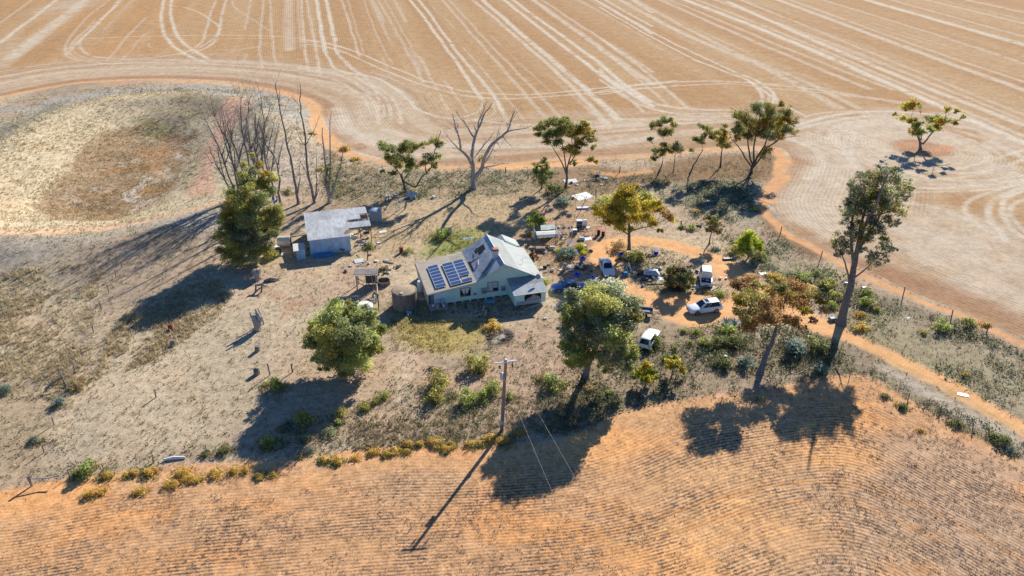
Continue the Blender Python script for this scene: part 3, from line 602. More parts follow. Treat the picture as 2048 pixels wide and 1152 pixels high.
# ================================================================ VEGETATION
LEAF = leaf_mat("foliage", .55); DRY = leaf_mat("dry_grass", .4, .9)
def leaf_cloud(cen, rad, k, size, tint, var=.3, shell=.45, flat_=.0, up=.6, cvar=.0):
    """cen (n,3), rad (n,3), k leaves for each, size in metres -> verts, quads, tints: small folded leaf sprays through the volume"""
    cen = np.asarray(cen, float); rad = np.asarray(rad, float); n = len(cen)
    k = np.broadcast_to(np.asarray(k, int), (n,)); ci = np.repeat(np.arange(n), k); m = len(ci)
    d = rng.normal(size=(m, 3)); d /= np.linalg.norm(d, axis=1, keepdims=True) + 1e-9
    r = shell + (1 - shell) * rng.random(m) ** .7
    r = np.where(rng.random(m) < .25, r * (1 + .5 * rng.random(m) ** 2), r)
    p = cen[ci] + d * r[:, None] * rad[ci]
    nrm = d * .7 + rng.normal(size=(m, 3)) * .75; nrm[:, 2] += up; nrm /= np.linalg.norm(nrm, axis=1, keepdims=True) + 1e-9
    a = np.cross(nrm, rng.normal(size=(m, 3))); a /= np.linalg.norm(a, axis=1, keepdims=True) + 1e-9
    b = np.cross(nrm, a)
    sz = (np.broadcast_to(np.asarray(size, float), (n,))[ci] * (.55 + .9 * rng.random(m)))[:, None]
    q = np.stack([p - a * sz * .5, p - b * sz * .21 + nrm * sz * .1, p + a * sz * .5, p + b * sz * .21 + nrm * sz * .1], 1)
    tint = np.asarray(tint, float)
    tc = tint[ci] if tint.ndim == 2 else np.broadcast_to(tint, (m, 3))
    f = np.exp(rng.normal(size=(m, 1)) * var)
    hue = 1 + rng.normal(size=(m, 1)) * .12
    t = np.clip(tc * f * np.concatenate([hue, np.ones((m, 1)), 1 / hue], 1), .004, .7)
    return q.reshape(-1, 3), np.repeat(t, 4, 0)
def cloud_obj(name, parts, m=None, parent=None):
    V = np.concatenate([p[0] for p in parts]); T = np.concatenate([p[1] for p in parts])
    return np_mesh(name, V, np.arange(len(V)), 4, m or LEAF, parent, T)
def tufts(pos, h, spread, k, tint, var=.2, wid=.05):
    """grass: k leaning blades (triangles) at each position"""
    pos = np.asarray(pos, float); n = len(pos); h = np.broadcast_to(h, (n,)); spread = np.broadcast_to(spread, (n,))
    ci = np.repeat(np.arange(n), k); m = len(ci)
    an = rng.random(m) * 2 * np.pi; dr = np.stack([np.cos(an), np.sin(an), 0 * an], 1); sd_ = np.stack([-np.sin(an), np.cos(an), 0 * an], 1)
    r0 = rng.random(m) ** .5 * spread[ci] * .6; b = pos[ci] + dr * r0[:, None]
    hh = h[ci] * (.5 + .7 * rng.random(m)); ln = spread[ci] * (.3 + .9 * rng.random(m))
    tip = b + dr * ln[:, None]; tip[:, 2] += hh
    w_ = (wid * (.6 + .8 * rng.random(m)))[:, None]
    q = np.stack([b - sd_ * w_, b + sd_ * w_, tip], 1)
    tint = np.asarray(tint, float); tc = tint[ci] if tint.ndim == 2 else np.broadcast_to(tint, (m, 3))
    t = np.clip(tc * np.exp(rng.normal(size=(m, 1)) * var), .004, .75)
    return q.reshape(-1, 3), np.repeat(t, 3, 0)
def tuft_obj(name, parts, m=None, parent=None):
    V = np.concatenate([p[0] for p in parts]); T = np.concatenate([p[1] for p in parts])
    return np_mesh(name, V, np.arange(len(V)), 3, m or DRY, parent, T)
BARK = mat("bark", (.20, .165, .14), .9, var=.35, scale=4, bump=.4)
BARK_PALE = mat("bark_pale", (.42, .37, .32), .9, var=.25, scale=2.5, stain=(.2, .16, .13), stain_amt=.4, bump=.3)
BARK_DARK = mat("bark_dark", (.10, .085, .075), .9, var=.35, scale=4, bump=.4)
DEADW = mat("dead_wood", (.34, .30, .27), .9, var=.3, scale=3, stain=(.55, .5, .45), stain_amt=.35)
DEADD = mat("dead_wood_dark", (.19, .165, .15), .9, var=.35, scale=2, stain=(.33, .3, .27), stain_amt=.5)
def wob(a, b, n, amt):
    a = Vector(a); b = Vector(b); L = (b - a).length; o = [a]
    k1, k2 = Vector(rng.normal(size=3)) * amt * L * .5, Vector(rng.normal(size=3)) * amt * L * .25
    for i in range(1, n):
        t = i / n; o.append(a.lerp(b, t) + k1 * math.sin(math.pi * t) + k2 * math.sin(2 * math.pi * t))
    return o + [b]
LB = 3.1
# leaf tints (albedo)
OLIVE = LB * np.array((.132, .122, .034)); GREEN = LB * np.array((.098, .110, .032)); DARKG = LB * np.array((.068, .074, .028)); GREYG = LB * np.array((.120, .130, .070))
RUST = LB * np.array((.200, .118, .045)); GOLD = LB * np.array((.230, .170, .022)); BRIGHT = LB * np.array((.190, .225, .018)); SILVER = LB * np.array((.095, .125, .100)); BROWN = LB * np.array((.15, .11, .055))
def tree(name, label, base, trunk, clumps, tint, r0, leaf=.28, dens=1.0, bark=None, fork=.55, squash=.7, spread=.75, group=None, top=None, cat="tree", shell=.12, twig=3, cv=.2, lean=0.0, limbs=()):
    """base/trunk/clumps are read off the photograph at the tree's own distance and given depth round the trunk.
    clumps: (u, v, radius_px[, depth fraction])"""
    B = P(*base); s = scale_at(B); root = empty(name, B, 0, label, cat, group)
    vt = min(c[1] - c[2] for c in clumps); ln_ = lambda v: lean * min(1.0, max(0.0, (base[1] - v) / (base[1] - vt)))   # lean away from the camera
    tp = [B - Vector((0, 0, .3))] + [on_plane(u, v, B.y + ln_(v)) for u, v in trunk]
    # stems
    wood = MB(); nodes = []
    fine = [];
    for i in range(len(tp) - 1):
        seg = wob(tp[i], tp[i + 1], 3, .04); fine += seg if i == 0 else seg[1:]
    n = len(fine); rad = [r0 * (1 - .55 * i / (n - 1)) for i in range(n)]; rad[0] *= 1.5; rad[1] *= 1.12
    wood.tube([p - B for p in fine], rad, 9)
    nodes = [(fine[i], rad[i], i / (n - 1)) for i in range(n) if i / (n - 1) > .35]
    lm = MB()
    for pts, rr in limbs:                         # limbs seen clearly, (u, v, depth m)
        q = [on_plane(u, v, B.y + d + ln_(v)) for u, v, d in pts]
        q0 = min(nodes, key=lambda t: (t[0] - q[0]).length); 
        if (q0[0] - q[0]).length > .6: q = [q0[0]] + q
        pp = []
        for i in range(len(q) - 1): sg = wob(q[i], q[i + 1], 3, .05); pp += sg if i == 0 else sg[1:]
        rads = [rr * (1 - .7 * i / (len(pp) - 1)) for i in range(len(pp))]
        lm.tube([p - B for p in pp], rads, 6)
        nodes += [(pp[i], rads[i], .5 + .5 * i / len(pp)) for i in range(1, len(pp))]
    cl = []                                       # clumps lie inside a rounded crown: higher ones sit further back along the line of sight
    us = np.array([q[0] for q in clumps]); vs_ = np.array([q[1] for q in clumps]); uc, vc = (us.min() + us.max()) / 2, (vs_.min() + vs_.max()) / 2
    ru, rv = max(6, (us.max() - us.min()) / 2 + 8), max(6, (vs_.max() - vs_.min()) / 2 + 8)
    for c in clumps:
        p_, q_ = (vc - c[1]) / rv, (c[0] - uc) / ru; ch = math.sqrt(max(.06, 1 - p_ * p_ - q_ * q_))
        dd = p_ * rv * s * .5 + (-c[3] if len(c) > 3 else (rng.random() * 2 - 1) * .85) * -1 * ch * ru * s * spread + ln_(c[1])
        cl.append((on_plane(c[0], c[1], B.y + dd), c[2] * s * (1.28 if name == 'mallee_tree' else 1.06)))
    tb = tp[-1]; axis0 = fine[len(fine) // 2]
    for p, r in sorted(cl, key=lambda c: (c[0] - tb).length):
        best = min(nodes, key=lambda t: (t[0] - p).length * (1.0 + .9 * max(0, (t[0].z - p.z)) / max(1, (t[0] - p).length)) + .35 * (t[0] - tb).length)
        q0, rr, _ = best; d = (p - q0).length
        mid = q0.lerp(p, .5) + Vector((0, 0, -.06 * d)) + Vector(rng.normal(size=3)) * .07 * d
        pp = [q0]; 
        for i in range(1, 7):
            t = i / 6; pp.append(q0 * (1 - t) ** 2 + mid * 2 * t * (1 - t) + p * t * t)
        ra = max(.03, min(rr * .75, r0 * .16 + .012 * d)); rads = [ra * (1 - .75 * i / 6) for i in range(7)]
        lm.tube([x - B for x in pp], rads, 5)
        nodes += [(pp[i], rads[i], .8) for i in (2, 3, 4, 5)]
        for _ in range(twig):
            e = p + Vector(rng.normal(size=3)) * r * .5 + Vector((0, 0, r * .2)); lm.tube([x - B for x in wob(pp[4], e, 3, .1)], [.035, .026, .018, .01], 4, False)
    wood.build("trunk", bark or BARK, root, True)
    if lm.v: lm.build("branches", bark or BARK, root, True)
    # foliage: each clump is several smaller tufts of leaves
    cc, rr_, kk, tt = [], [], [], []
    for p, r in cl:
        base_t = np.array(tint) if not isinstance(tint, list) else np.array(tint[rng.integers(len(tint))])
        nb = max(4, int(5 + 6 * min(1.6, r / 1.2)))
        bt = base_t * np.exp(rng.normal() * cv)
        for _ in range(nb):
            d = rng.normal(size=3); d /= np.linalg.norm(d); d *= rng.random() ** .4; far_ = rng.random() < .28; d *= 1.3 if far_ else 1.0
            q = np.array(p - B) + d * np.array((r, r, r * squash)) * .88
            rs = r * (.42 + .34 * rng.random()) * (.6 if far_ else 1.0)
            cc.append(q); rr_.append((rs, rs, rs * (.55 + .25 * rng.random()))); kk.append(int(dens * 16 * max(.1, rs * rs) / (leaf * leaf) + 12))
            tt.append(bt * np.exp(rng.normal() * .16))
    cloud_obj("crown", [leaf_cloud(cc, rr_, kk, leaf, np.array(tt), .25, shell)], None, root)
    return root
def shrub_mesh(kind):
    tint, hgt_, squ, leaf, dens = SHRUB[kind]; n = rng.integers(6, 10); cc = []; rr_ = []
    cc.append((0, 0, .42 * hgt_)); rr_.append((.62, .62, .48 * hgt_))
    for i in range(n):
        a = rng.random() * 6.28; d = .25 + .5 * rng.random(); r = .26 + .2 * rng.random()
        z = hgt_ * (.2 + .6 * rng.random()) * (1.1 - .5 * d); cc.append((d * math.cos(a), d * math.sin(a), z)); rr_.append((r, r, r * .8 * min(1, hgt_)))
    tt = np.array([np.array(tint) * np.exp(rng.normal() * .2) for _ in cc])
    ks = [int(dens * 260 * r[0] * r[0]) + 8 for r in rr_]
    return leaf_cloud(cc, rr_, ks, leaf, tt, .28, .35)
SHRUB = {  # tint, height / radius, -, leaf size relative to radius, density
    "green": (GREEN * 1.25, 1.25, 1, .20, 1.6), "olive": (OLIVE * 1.0, 1.2, 1, .2, 1.6), "dark": (DARKG * 1.0, 1.2, 1, .2, 1.6), "lime": (BRIGHT * .95, 1.15, 1, .2, 1.6),
    "silver": (SILVER * .8, 1.1, 1, .2, 1.7), "grey": (GREYG * .9, .9, 1, .2, 1.5), "gold": (np.array((.92, .47, .12)), .95, 1, .22, 1.5), "brown": (BROWN, 1.0, 1, .2, 1.3), "dry": (np.array((.55, .45, .28)), .9, 1, .24, 1.3)}
SHM = {}; SKIRT = []
def shrub(u, v, wpx, kind, label, hscale=1.0, group=None, name=None, cat=None):
    key = (kind, rng.integers(4)); 
    if key not in SHM:
        V, T = shrub_mesh(kind); me = np_mesh("shrub", V, np.arange(len(V)), 4, LEAF, None, T); SHM[key] = me.data; bpy.data.objects.remove(me)
    B = P(u, v); r = wpx * scale_at(B) * (.62 if kind != 'gold' else .68)
    SKIRT.append((B, r, kind)); o = bpy.data.objects.new(name or "shrub", SHM[key]); col.objects.link(o); o.location = B - Vector((0, 0, .05 * r))
    o.scale = (r * (.9 + .2 * rng.random()), r * (.9 + .2 * rng.random()), r * hscale); o.rotation_euler = (0, 0, rng.random() * 6.28)
    return tag(o, label, cat or "shrub", group)
# ---------------------------------------------------------------- trees
tree("eucalyptus_tree", "tall broad grey-green gum tree standing between the house and the power pole", (1170, 757), [(1176, 730), (1190, 700), (1200, 660), (1205, 620)],
     [(1150, 610, 26), (1185, 590, 28), (1225, 585, 26), (1258, 605, 24), (1258, 635, 22), (1140, 640, 22), (1165, 635, 26), (1205, 620, 30, -.5), (1240, 640, 30, -.7), (1180, 665, 26, -.8), (1150, 680, 24), (1215, 670, 28, -.8), (1244, 672, 22), (1262, 694, 14, -.4), (1140, 700, 20), (1170, 700, 24, -.6), (1230, 705, 26, -.7), (1260, 710, 20), (1205, 640, 28, .7), (1235, 615, 24, .8), (1175, 615, 24, .7), (1245, 725, 20, -.4), (1195, 580, 20, .3), (1265, 615, 18, .5), (1150, 725, 14), (1215, 730, 16, -.6), (1145, 590, 16, .4), (1130, 660, 14), (1225, 650, 24, .1), (1190, 640, 24, -.2), (1140, 725, 12), (1165, 715, 18, -.4), (1200, 715, 16, -.6), (1132, 620, 16), (1128, 690, 12), (1245, 695, 18, -.5), (1255, 735, 10)],
     [GREYG * 1.25, GREYG * 1.05, OLIVE * 1.25, GREEN * 1.2], .42, .28, 1.15, BARK, squash=.75, lean=-.6)
tree("eucalyptus_tree", "dense rounded dark green tree growing alone on the straw yard left of the water tank", (700, 742), [(698, 715), (690, 690), (690, 665)],
     [(660, 640, 30), (690, 625, 28), (720, 640, 28), (742, 660, 24), (640, 670, 26), (665, 680, 32, -.7), (700, 670, 34, -.8), (735, 690, 26), (640, 700, 20), (670, 710, 26, -.6), (710, 710, 28, -.6), (745, 685, 18), (680, 650, 28, .8), (720, 660, 28, .8), (660, 660, 26, .7), (700, 640, 24, .2), (655, 725, 18), (690, 730, 22, -.3), (725, 722, 20), (690, 690, 30, 0), (622, 688, 13), (762, 655, 11), (672, 606, 13), (747, 628, 12), (626, 648, 11), (695, 604, 9), (757, 702, 12), (632, 715, 10), (648, 640, 14), (670, 615, 12), (705, 612, 11), (752, 672, 12), (630, 690, 12), (715, 690, 24, .5), (670, 695, 24, .5)],
     [GREEN * 1.1, DARKG * 1.5, GREEN * 1.4, OLIVE * 1.2], .38, .28, 1.3, BARK, squash=.85)
tree("eucalyptus_tree", "leaning gum tree with rusty brown leaves beside the driveway in front of the parked wagon", (1519, 748), [(1530, 715), (1545, 685), (1552, 655)],
     [(1480, 575, 20), (1500, 558, 16), (1475, 600, 18), (1505, 595, 22), (1530, 605, 22), (1560, 575, 20), (1590, 570, 22), (1620, 585, 20), (1600, 600, 22), (1570, 605, 22), (1540, 580, 16), (1640, 600, 14), (1645, 620, 12), (1500, 620, 20), (1475, 625, 12), (1520, 635, 22), (1500, 645, 20), (1555, 630, 20), (1590, 640, 15), (1610, 620, 14), (1540, 640, 20), (1570, 640, 14), (1625, 640, 10), (1605, 655, 9), (1515, 570, 14), (1580, 590, 18), (1490, 640, 12), (1500, 580, 16)],
     [RUST * .8, RUST * .65, OLIVE * .95, RUST * .9, GOLD * .6], .40, .26, .85, BARK, squash=.55, twig=6, lean=6.0)
tree("eucalyptus_tree", "very tall slender gum tree leaning right over the bend of the driveway", (1682, 648), [(1688, 620), (1698, 585), (1706, 545), (1712, 510), (1718, 480)],
     [(1705, 385, 18), (1725, 370, 20), (1750, 355, 20), (1775, 352, 18), (1795, 362, 16), (1810, 380, 13), (1715, 410, 22), (1745, 390, 22), (1775, 380, 20), (1795, 395, 16), (1705, 435, 16), (1735, 420, 22), (1765, 410, 20), (1785, 420, 14), (1700, 400, 12), (1725, 450, 18), (1755, 440, 18), (1775, 440, 12), (1672, 480, 13), (1685, 495, 15), (1695, 475, 12), (1678, 505, 9), (1765, 485, 14), (1750, 505, 14), (1775, 500, 12), (1740, 525, 13), (1765, 520, 11), (1785, 500, 8), (1740, 470, 14), (1700, 420, 14), (1770, 395, 18), (1745, 410, 18), (1720, 400, 16), (1815, 365, 9), (1740, 345, 12), (1762, 340, 12), (1694, 420, 13), (1688, 440, 9), (1700, 365, 9), (1816, 392, 9), (1804, 422, 10), (1790, 448, 8), (1712, 470, 12), (1730, 478, 12), (1746, 465, 13), (1724, 500, 9), (1760, 462, 10), (1720, 350, 8), (1786, 340, 8), (1700, 455, 9), (1824, 376, 6)],
     [GREYG * 1.0, GREYG * .85, OLIVE * .8, GREYG * .6], .60, .24, .62, BARK, squash=1.2, spread=.6, twig=4, lean=6.5,
     limbs=[([(1706, 545, 0), (1702, 480, 1), (1712, 410, 2), (1722, 370, 2)], .26), ([(1712, 510, 0), (1735, 440, -1), (1762, 380, -2), (1775, 350, -2)], .28), ([(1718, 480, 0), (1728, 430, 2), (1748, 360, 3)], .24), ([(1712, 510, 0), (1750, 450, 1), (1790, 390, 2)], .22), ([(1698, 560, 0), (1690, 525, -1), (1680, 490, -2)], .14), ([(1702, 560, 0), (1735, 535, -1), (1765, 500, -2)], .14)])
tree("eucalyptus_tree", "round mustard-gold gum tree growing inside the driveway loop", (1258, 502), [(1258, 480), (1258, 455), (1258, 440)],
     [(1210, 405, 18), (1235, 395, 20), (1260, 388, 20), (1285, 395, 18), (1205, 425, 18), (1230, 420, 22, -.6), (1258, 412, 24, -.6), (1285, 415, 20), (1310, 405, 14), (1200, 420, 12), (1215, 440, 16), (1240, 440, 18, -.5), (1270, 435, 18), (1295, 435, 14), (1335, 430, 13), (1345, 440, 9), (1320, 418, 12), (1245, 455, 12), (1305, 445, 12), (1262, 460, 8), (1250, 400, 20, .7), (1230, 410, 18, .7), (1275, 405, 18, .7), (1320, 462, 7), (1190, 415, 9), (1270, 375, 12), (1245, 378, 12)],
     [GOLD * .85, GOLD * .7, RUST * .8, OLIVE * 1.1, GOLD], .30, .28, 1.05, BARK, squash=.6, twig=3,
     limbs=[([(1258, 470, 0), (1235, 455, -1), (1222, 440, -2)], .13), ([(1258, 465, 0), (1285, 455, 1), (1330, 440, 1)], .13)])
tree("eucalyptus_tree", "lone heart-shaped gum tree ringed by wheel marks out in the stubble field", (1842, 298), [(1840, 285), (1838, 274)],
     [(1815, 212, 11), (1828, 208, 10), (1838, 214, 7), (1805, 236, 9), (1822, 240, 11), (1835, 250, 11), (1830, 262, 11), (1842, 265, 9), (1865, 238, 13), (1880, 242, 12), (1892, 240, 10), (1870, 252, 11), (1860, 258, 9), (1895, 218, 7), (1912, 222, 6), (1925, 235, 6), (1910, 245, 6), (1790, 228, 5)],
     [OLIVE * 1.15, GREEN * 1.15, GOLD * .7], .32, .36, 1.1, BARK, squash=.65, lean=1.2,
     limbs=[([(1840, 285, 0), (1832, 255, 1), (1822, 235, 1)], .2), ([(1846, 288, 0), (1865, 265, -1), (1890, 245, -1), (1920, 240, 0)], .22), ([(1842, 280, 0), (1845, 262, 1)], .16)])
tree("mallee_tree", "largest many-stemmed mallee at the end of the tree row by the field corner", (1502, 347), [(1504, 335), (1508, 322)],
     [(1477, 225, 12), (1495, 232, 15), (1518, 218, 14), (1540, 212, 12), (1560, 210, 8), (1575, 225, 11), (1583, 245, 10), (1585, 262, 8), (1565, 240, 14), (1545, 232, 15), (1525, 240, 16), (1500, 250, 15), (1480, 252, 11), (1550, 255, 15), (1572, 262, 10), (1520, 262, 14), (1495, 270, 12), (1470, 275, 8), (1540, 272, 12), (1535, 300, 9), (1525, 308, 8), (1482, 262, 10), (1560, 270, 9), (1465, 262, 6)],
     [OLIVE * .9, DARKG * 1.3, OLIVE * .7, GOLD * .55], .36, .25, .8, BARK_DARK, squash=.75, twig=5,
     limbs=[([(1504, 335, 0), (1485, 305, -1), (1462, 278, -2)], .17), ([(1506, 330, 0), (1496, 290, 1), (1490, 240, 1)], .2), ([(1508, 325, 0), (1510, 280, -1), (1520, 230, -1)], .2), ([(1508, 330, 0), (1530, 290, 0), (1548, 240, 0)], .22), ([(1506, 335, 0), (1535, 295, 2), (1570, 265, 3)], .18), ([(1530, 295, 0), (1560, 278, -1), (1600, 272, -2)], .1)])
tree("mallee_tree", "layered umbrella-topped mallee, leftmost of the mallee row along the field edge", (1316, 346), [(1322, 335), (1326, 320)],
     [(1330, 240, 8), (1314, 248, 9), (1322, 246, 8), (1350, 250, 8), (1325, 263, 10), (1338, 262, 9), (1300, 277, 6), (1312, 300, 9), (1325, 305, 9), (1330, 290, 8), (1308, 315, 7), (1335, 300, 6), (1340, 240, 6), (1305, 254, 6)],
     [OLIVE * .95, GREEN * .9, OLIVE * .75], .16, .25, .9, BARK_DARK, squash=.6, spread=.5)
tree("mallee_tree", "small thin grey mallee between the umbrella-topped one and the leaning one", (1347, 342), [(1349, 325), (1350, 310)],
     [(1345, 292, 7), (1358, 292, 7), (1350, 300, 9), (1362, 298, 6), (1340, 300, 6), (1352, 286, 5)], [GREYG * .7, OLIVE * .7], .10, .25, .6, BARK_DARK, squash=.8)
tree("mallee_tree", "mallee leaning right with a bare sloping stem in the middle of the row", (1379, 346), [(1388, 328), (1398, 312), (1406, 300)],
     [(1394, 278, 8), (1404, 280, 8), (1410, 270, 7), (1418, 265, 8), (1405, 254, 8), (1416, 256, 7), (1425, 275, 6), (1384, 300, 5)], [OLIVE * .9, OLIVE * .7, GREEN * .8], .15, .25, .75, BARK_DARK, squash=.65, spread=.6)
tree("mallee_tree", "upright single-trunked mallee just left of the largest one", (1441, 334), [(1442, 315), (1444, 298)],
     [(1432, 266, 9), (1445, 262, 9), (1452, 275, 9), (1438, 278, 9), (1446, 288, 8), (1455, 290, 7), (1425, 272, 7), (1450, 252, 5)], [OLIVE * .9, OLIVE * .75, GOLD * .5], .19, .25, .8, BARK_DARK, squash=.65)
tree("eucalyptus_tree", "umbrella-crowned gum with bare forked stems between the dead tree and the white sheet", (1131, 377), [(1134, 355), (1133, 340)],
     [(1085, 250, 14), (1105, 245, 15), (1125, 243, 14), (1145, 250, 14), (1165, 258, 15), (1180, 265, 13), (1100, 265, 14), (1120, 262, 16), (1145, 268, 15), (1165, 278, 13), (1183, 278, 10), (1095, 278, 12), (1115, 282, 12), (1140, 295, 14), (1160, 290, 12), (1185, 293, 8), (1078, 268, 9), (1075, 255, 9), (1170, 245, 11), (1128, 255, 13, .8), (1155, 262, 13, .8), (1150, 305, 9), (1148, 325, 7), (1180, 318, 8), (1192, 324, 6), (1130, 238, 9)],
     [OLIVE * .9, OLIVE * .8, GREEN * .8, GOLD * .55], .30, .25, 1.0, BARK, squash=.65,
     limbs=[([(1133, 350, 0), (1118, 315, -1), (1100, 285, -2)], .15), ([(1133, 345, 0), (1128, 305, 1), (1120, 270, 1)], .15), ([(1134, 350, 0), (1142, 310, 0), (1143, 275, 0)], .17), ([(1140, 330, 0), (1158, 300, -1), (1172, 270, -1)], .13)])
tree("mallee_tree", "spreading two-stemmed mallee with olive tufts between the shed and the dead tree", (810, 384), [(806, 362), (803, 348)],
     [(770, 294, 12), (785, 300, 9), (812, 290, 12), (800, 302, 12), (785, 318, 12), (775, 312, 10), (820, 300, 10), (810, 318, 11), (826, 328, 12), (815, 335, 10), (835, 292, 9), (848, 288, 8), (870, 282, 10), (880, 290, 9), (855, 315, 9), (848, 325, 7), (876, 312, 7), (868, 330, 7), (785, 345, 7), (765, 342, 5), (795, 330, 9)],
     [OLIVE * .95, GREEN * .85, OLIVE * .75, GREEN * 1.0], .24, .25, .85, BARK_DARK, squash=.65,
     limbs=[([(830, 375, 0), (845, 352, 0), (862, 335, 0), (870, 300, 0), (882, 262, 0)], .17), ([(852, 345, 0), (850, 320, -1), (852, 305, -1)], .1), ([(806, 365, 0), (795, 340, 1), (775, 322, 1)], .12), ([(808, 360, 0), (818, 345, -1), (826, 330, -1)], .12)])
tree("young_tree", "bushy bright green sapling left of the umbrella-crowned gum", (1083, 378), [(1083, 365), (1084, 350)],
     [(1075, 330, 8), (1085, 322, 8), (1095, 332, 8), (1080, 342, 11), (1092, 345, 11), (1075, 352, 9), (1088, 358, 10), (1100, 350, 7), (1072, 340, 7), (1090, 318, 5)], [GREEN * 1.0, GREEN * .8, DARKG * 1.3], .16, .25, 1.1, BARK, squash=1.0)
tree("eucalyptus_tree", "big bushy gum towering over the left end of the shed and its fallen tanks", (502, 512), [(506, 495), (508, 470), (505, 440)],
     [(490, 330, 9), (505, 342, 13), (530, 348, 12), (480, 350, 10), (500, 362, 20), (530, 370, 18), (545, 355, 12), (470, 385, 18), (495, 385, 20, -.6), (460, 405, 18), (485, 410, 24, -.7), (515, 400, 22, -.6), (540, 385, 16), (465, 430, 20), (495, 440, 26, -.6), (525, 430, 22), (545, 420, 16), (560, 440, 14), (465, 460, 20), (495, 470, 26, -.5), (530, 460, 20), (545, 450, 14), (460, 485, 18), (485, 500, 24), (515, 495, 20), (535, 480, 14), (500, 420, 24, .8), (520, 450, 24, .7), (480, 450, 22, .8), (470, 505, 16), (505, 515, 16), (450, 420, 12), (452, 450, 14), (450, 475, 14), (552, 465, 12), (560, 420, 10), (530, 500, 16), (475, 520, 14), (450, 498, 14), (440, 470, 13), (445, 440, 14), (458, 512, 14), (540, 505, 14), (505, 312, 6), (520, 330, 8)],
     [OLIVE * 1.0, DARKG * 1.4, OLIVE * 1.2, GREYG * .95, GOLD * .6], .5, .25, 1.15, BARK, squash=.8, spread=.7, lean=.3)
tree("acacia_tree", "glowing lime-green round tree above the driveway loop's right end", (1497, 515), [(1497, 505), (1497, 495)],
     [(1500, 468, 10), (1488, 476, 11), (1508, 478, 11), (1496, 488, 14), (1482, 492, 9), (1512, 490, 11), (1520, 488, 7), (1490, 500, 12), (1505, 502, 12), (1478, 484, 7), (1500, 476, 10, .7), (1522, 498, 6), (1483, 503, 8)], [BRIGHT * .95, BRIGHT * .75, GREEN * 1.2, BRIGHT * 1.05], .16, .25, 1.3, BARK, squash=.9)
tree("acacia_tree", "small sparse grey-olive tree shading the upper side of the driveway loop", (1418, 488), [(1420, 475), (1423, 465)],
     [(1418, 445, 8), (1428, 440, 9), (1438, 450, 8), (1425, 455, 9), (1435, 462, 7), (1415, 458, 7), (1440, 460, 6), (1430, 433, 6), (1420, 436, 6)], [GREYG * .6, OLIVE * .6, BROWN * .7], .13, .28, .8, BARK_DARK, squash=.9)
tree("acacia_tree", "dense dark olive bush beside the white car with its bonnet up", (1358, 580), [(1358, 572), (1358, 564)],
     [(1345, 545, 12), (1360, 540, 13), (1375, 548, 11), (1340, 558, 12), (1358, 558, 16, -.6), (1375, 560, 12), (1345, 570, 12), (1368, 572, 12), (1384, 562, 7), (1332, 565, 8), (1355, 550, 13, .8), (1370, 555, 12, .8), (1352, 576, 11), (1380, 573, 8), (1350, 535, 7)], [OLIVE * .6, DARKG * 1.1, OLIVE * .75, BROWN * .6], .14, .27, 1.4, BARK_DARK, squash=.85)
tree("young_tree", "loose light green sapling with a dark stem behind the tin lean-tos", (1071, 462), [(1071, 452), (1072, 444)],
     [(1062, 436, 8), (1075, 430, 8), (1083, 437, 7), (1060, 446, 8), (1072, 442, 9), (1082, 447, 7), (1088, 440, 5), (1054, 440, 6), (1068, 426, 5)], [BRIGHT * .55, GREEN * 1.1, GREYG * .9], .11, .27, 1.0, BARK_DARK, squash=.9)
tree("acacia_tree", "yellow-green wispy tree with a slim stem left of the rusty gum", (1343, 757), [(1345, 742), (1347, 732)],
     [(1342, 722, 10), (1355, 722, 10), (1350, 730, 11), (1362, 735, 9), (1340, 732, 8), (1335, 722, 6), (1366, 742, 7), (1349, 716, 7), (1356, 766, 8), (1350, 762, 6)], [BRIGHT * .72, GOLD * .75, BRIGHT * .6], .10, .26, 1.0, BARK, squash=.7)
tree("acacia_tree", "round yellow-green bushy tree in front of the white station wagon", (1291, 772), [(1291, 764), (1291, 756)],
     [(1282, 738, 9), (1294, 733, 10), (1306, 742, 8), (1290, 745, 13), (1280, 750, 9), (1303, 752, 10), (1274, 748, 6), (1292, 738, 9, .7), (1298, 758, 9), (1286, 757, 9), (1312, 756, 5)], [BRIGHT * .75, BRIGHT * .6, GOLD * .7], .12, .26, 1.3, BARK, squash=.8)
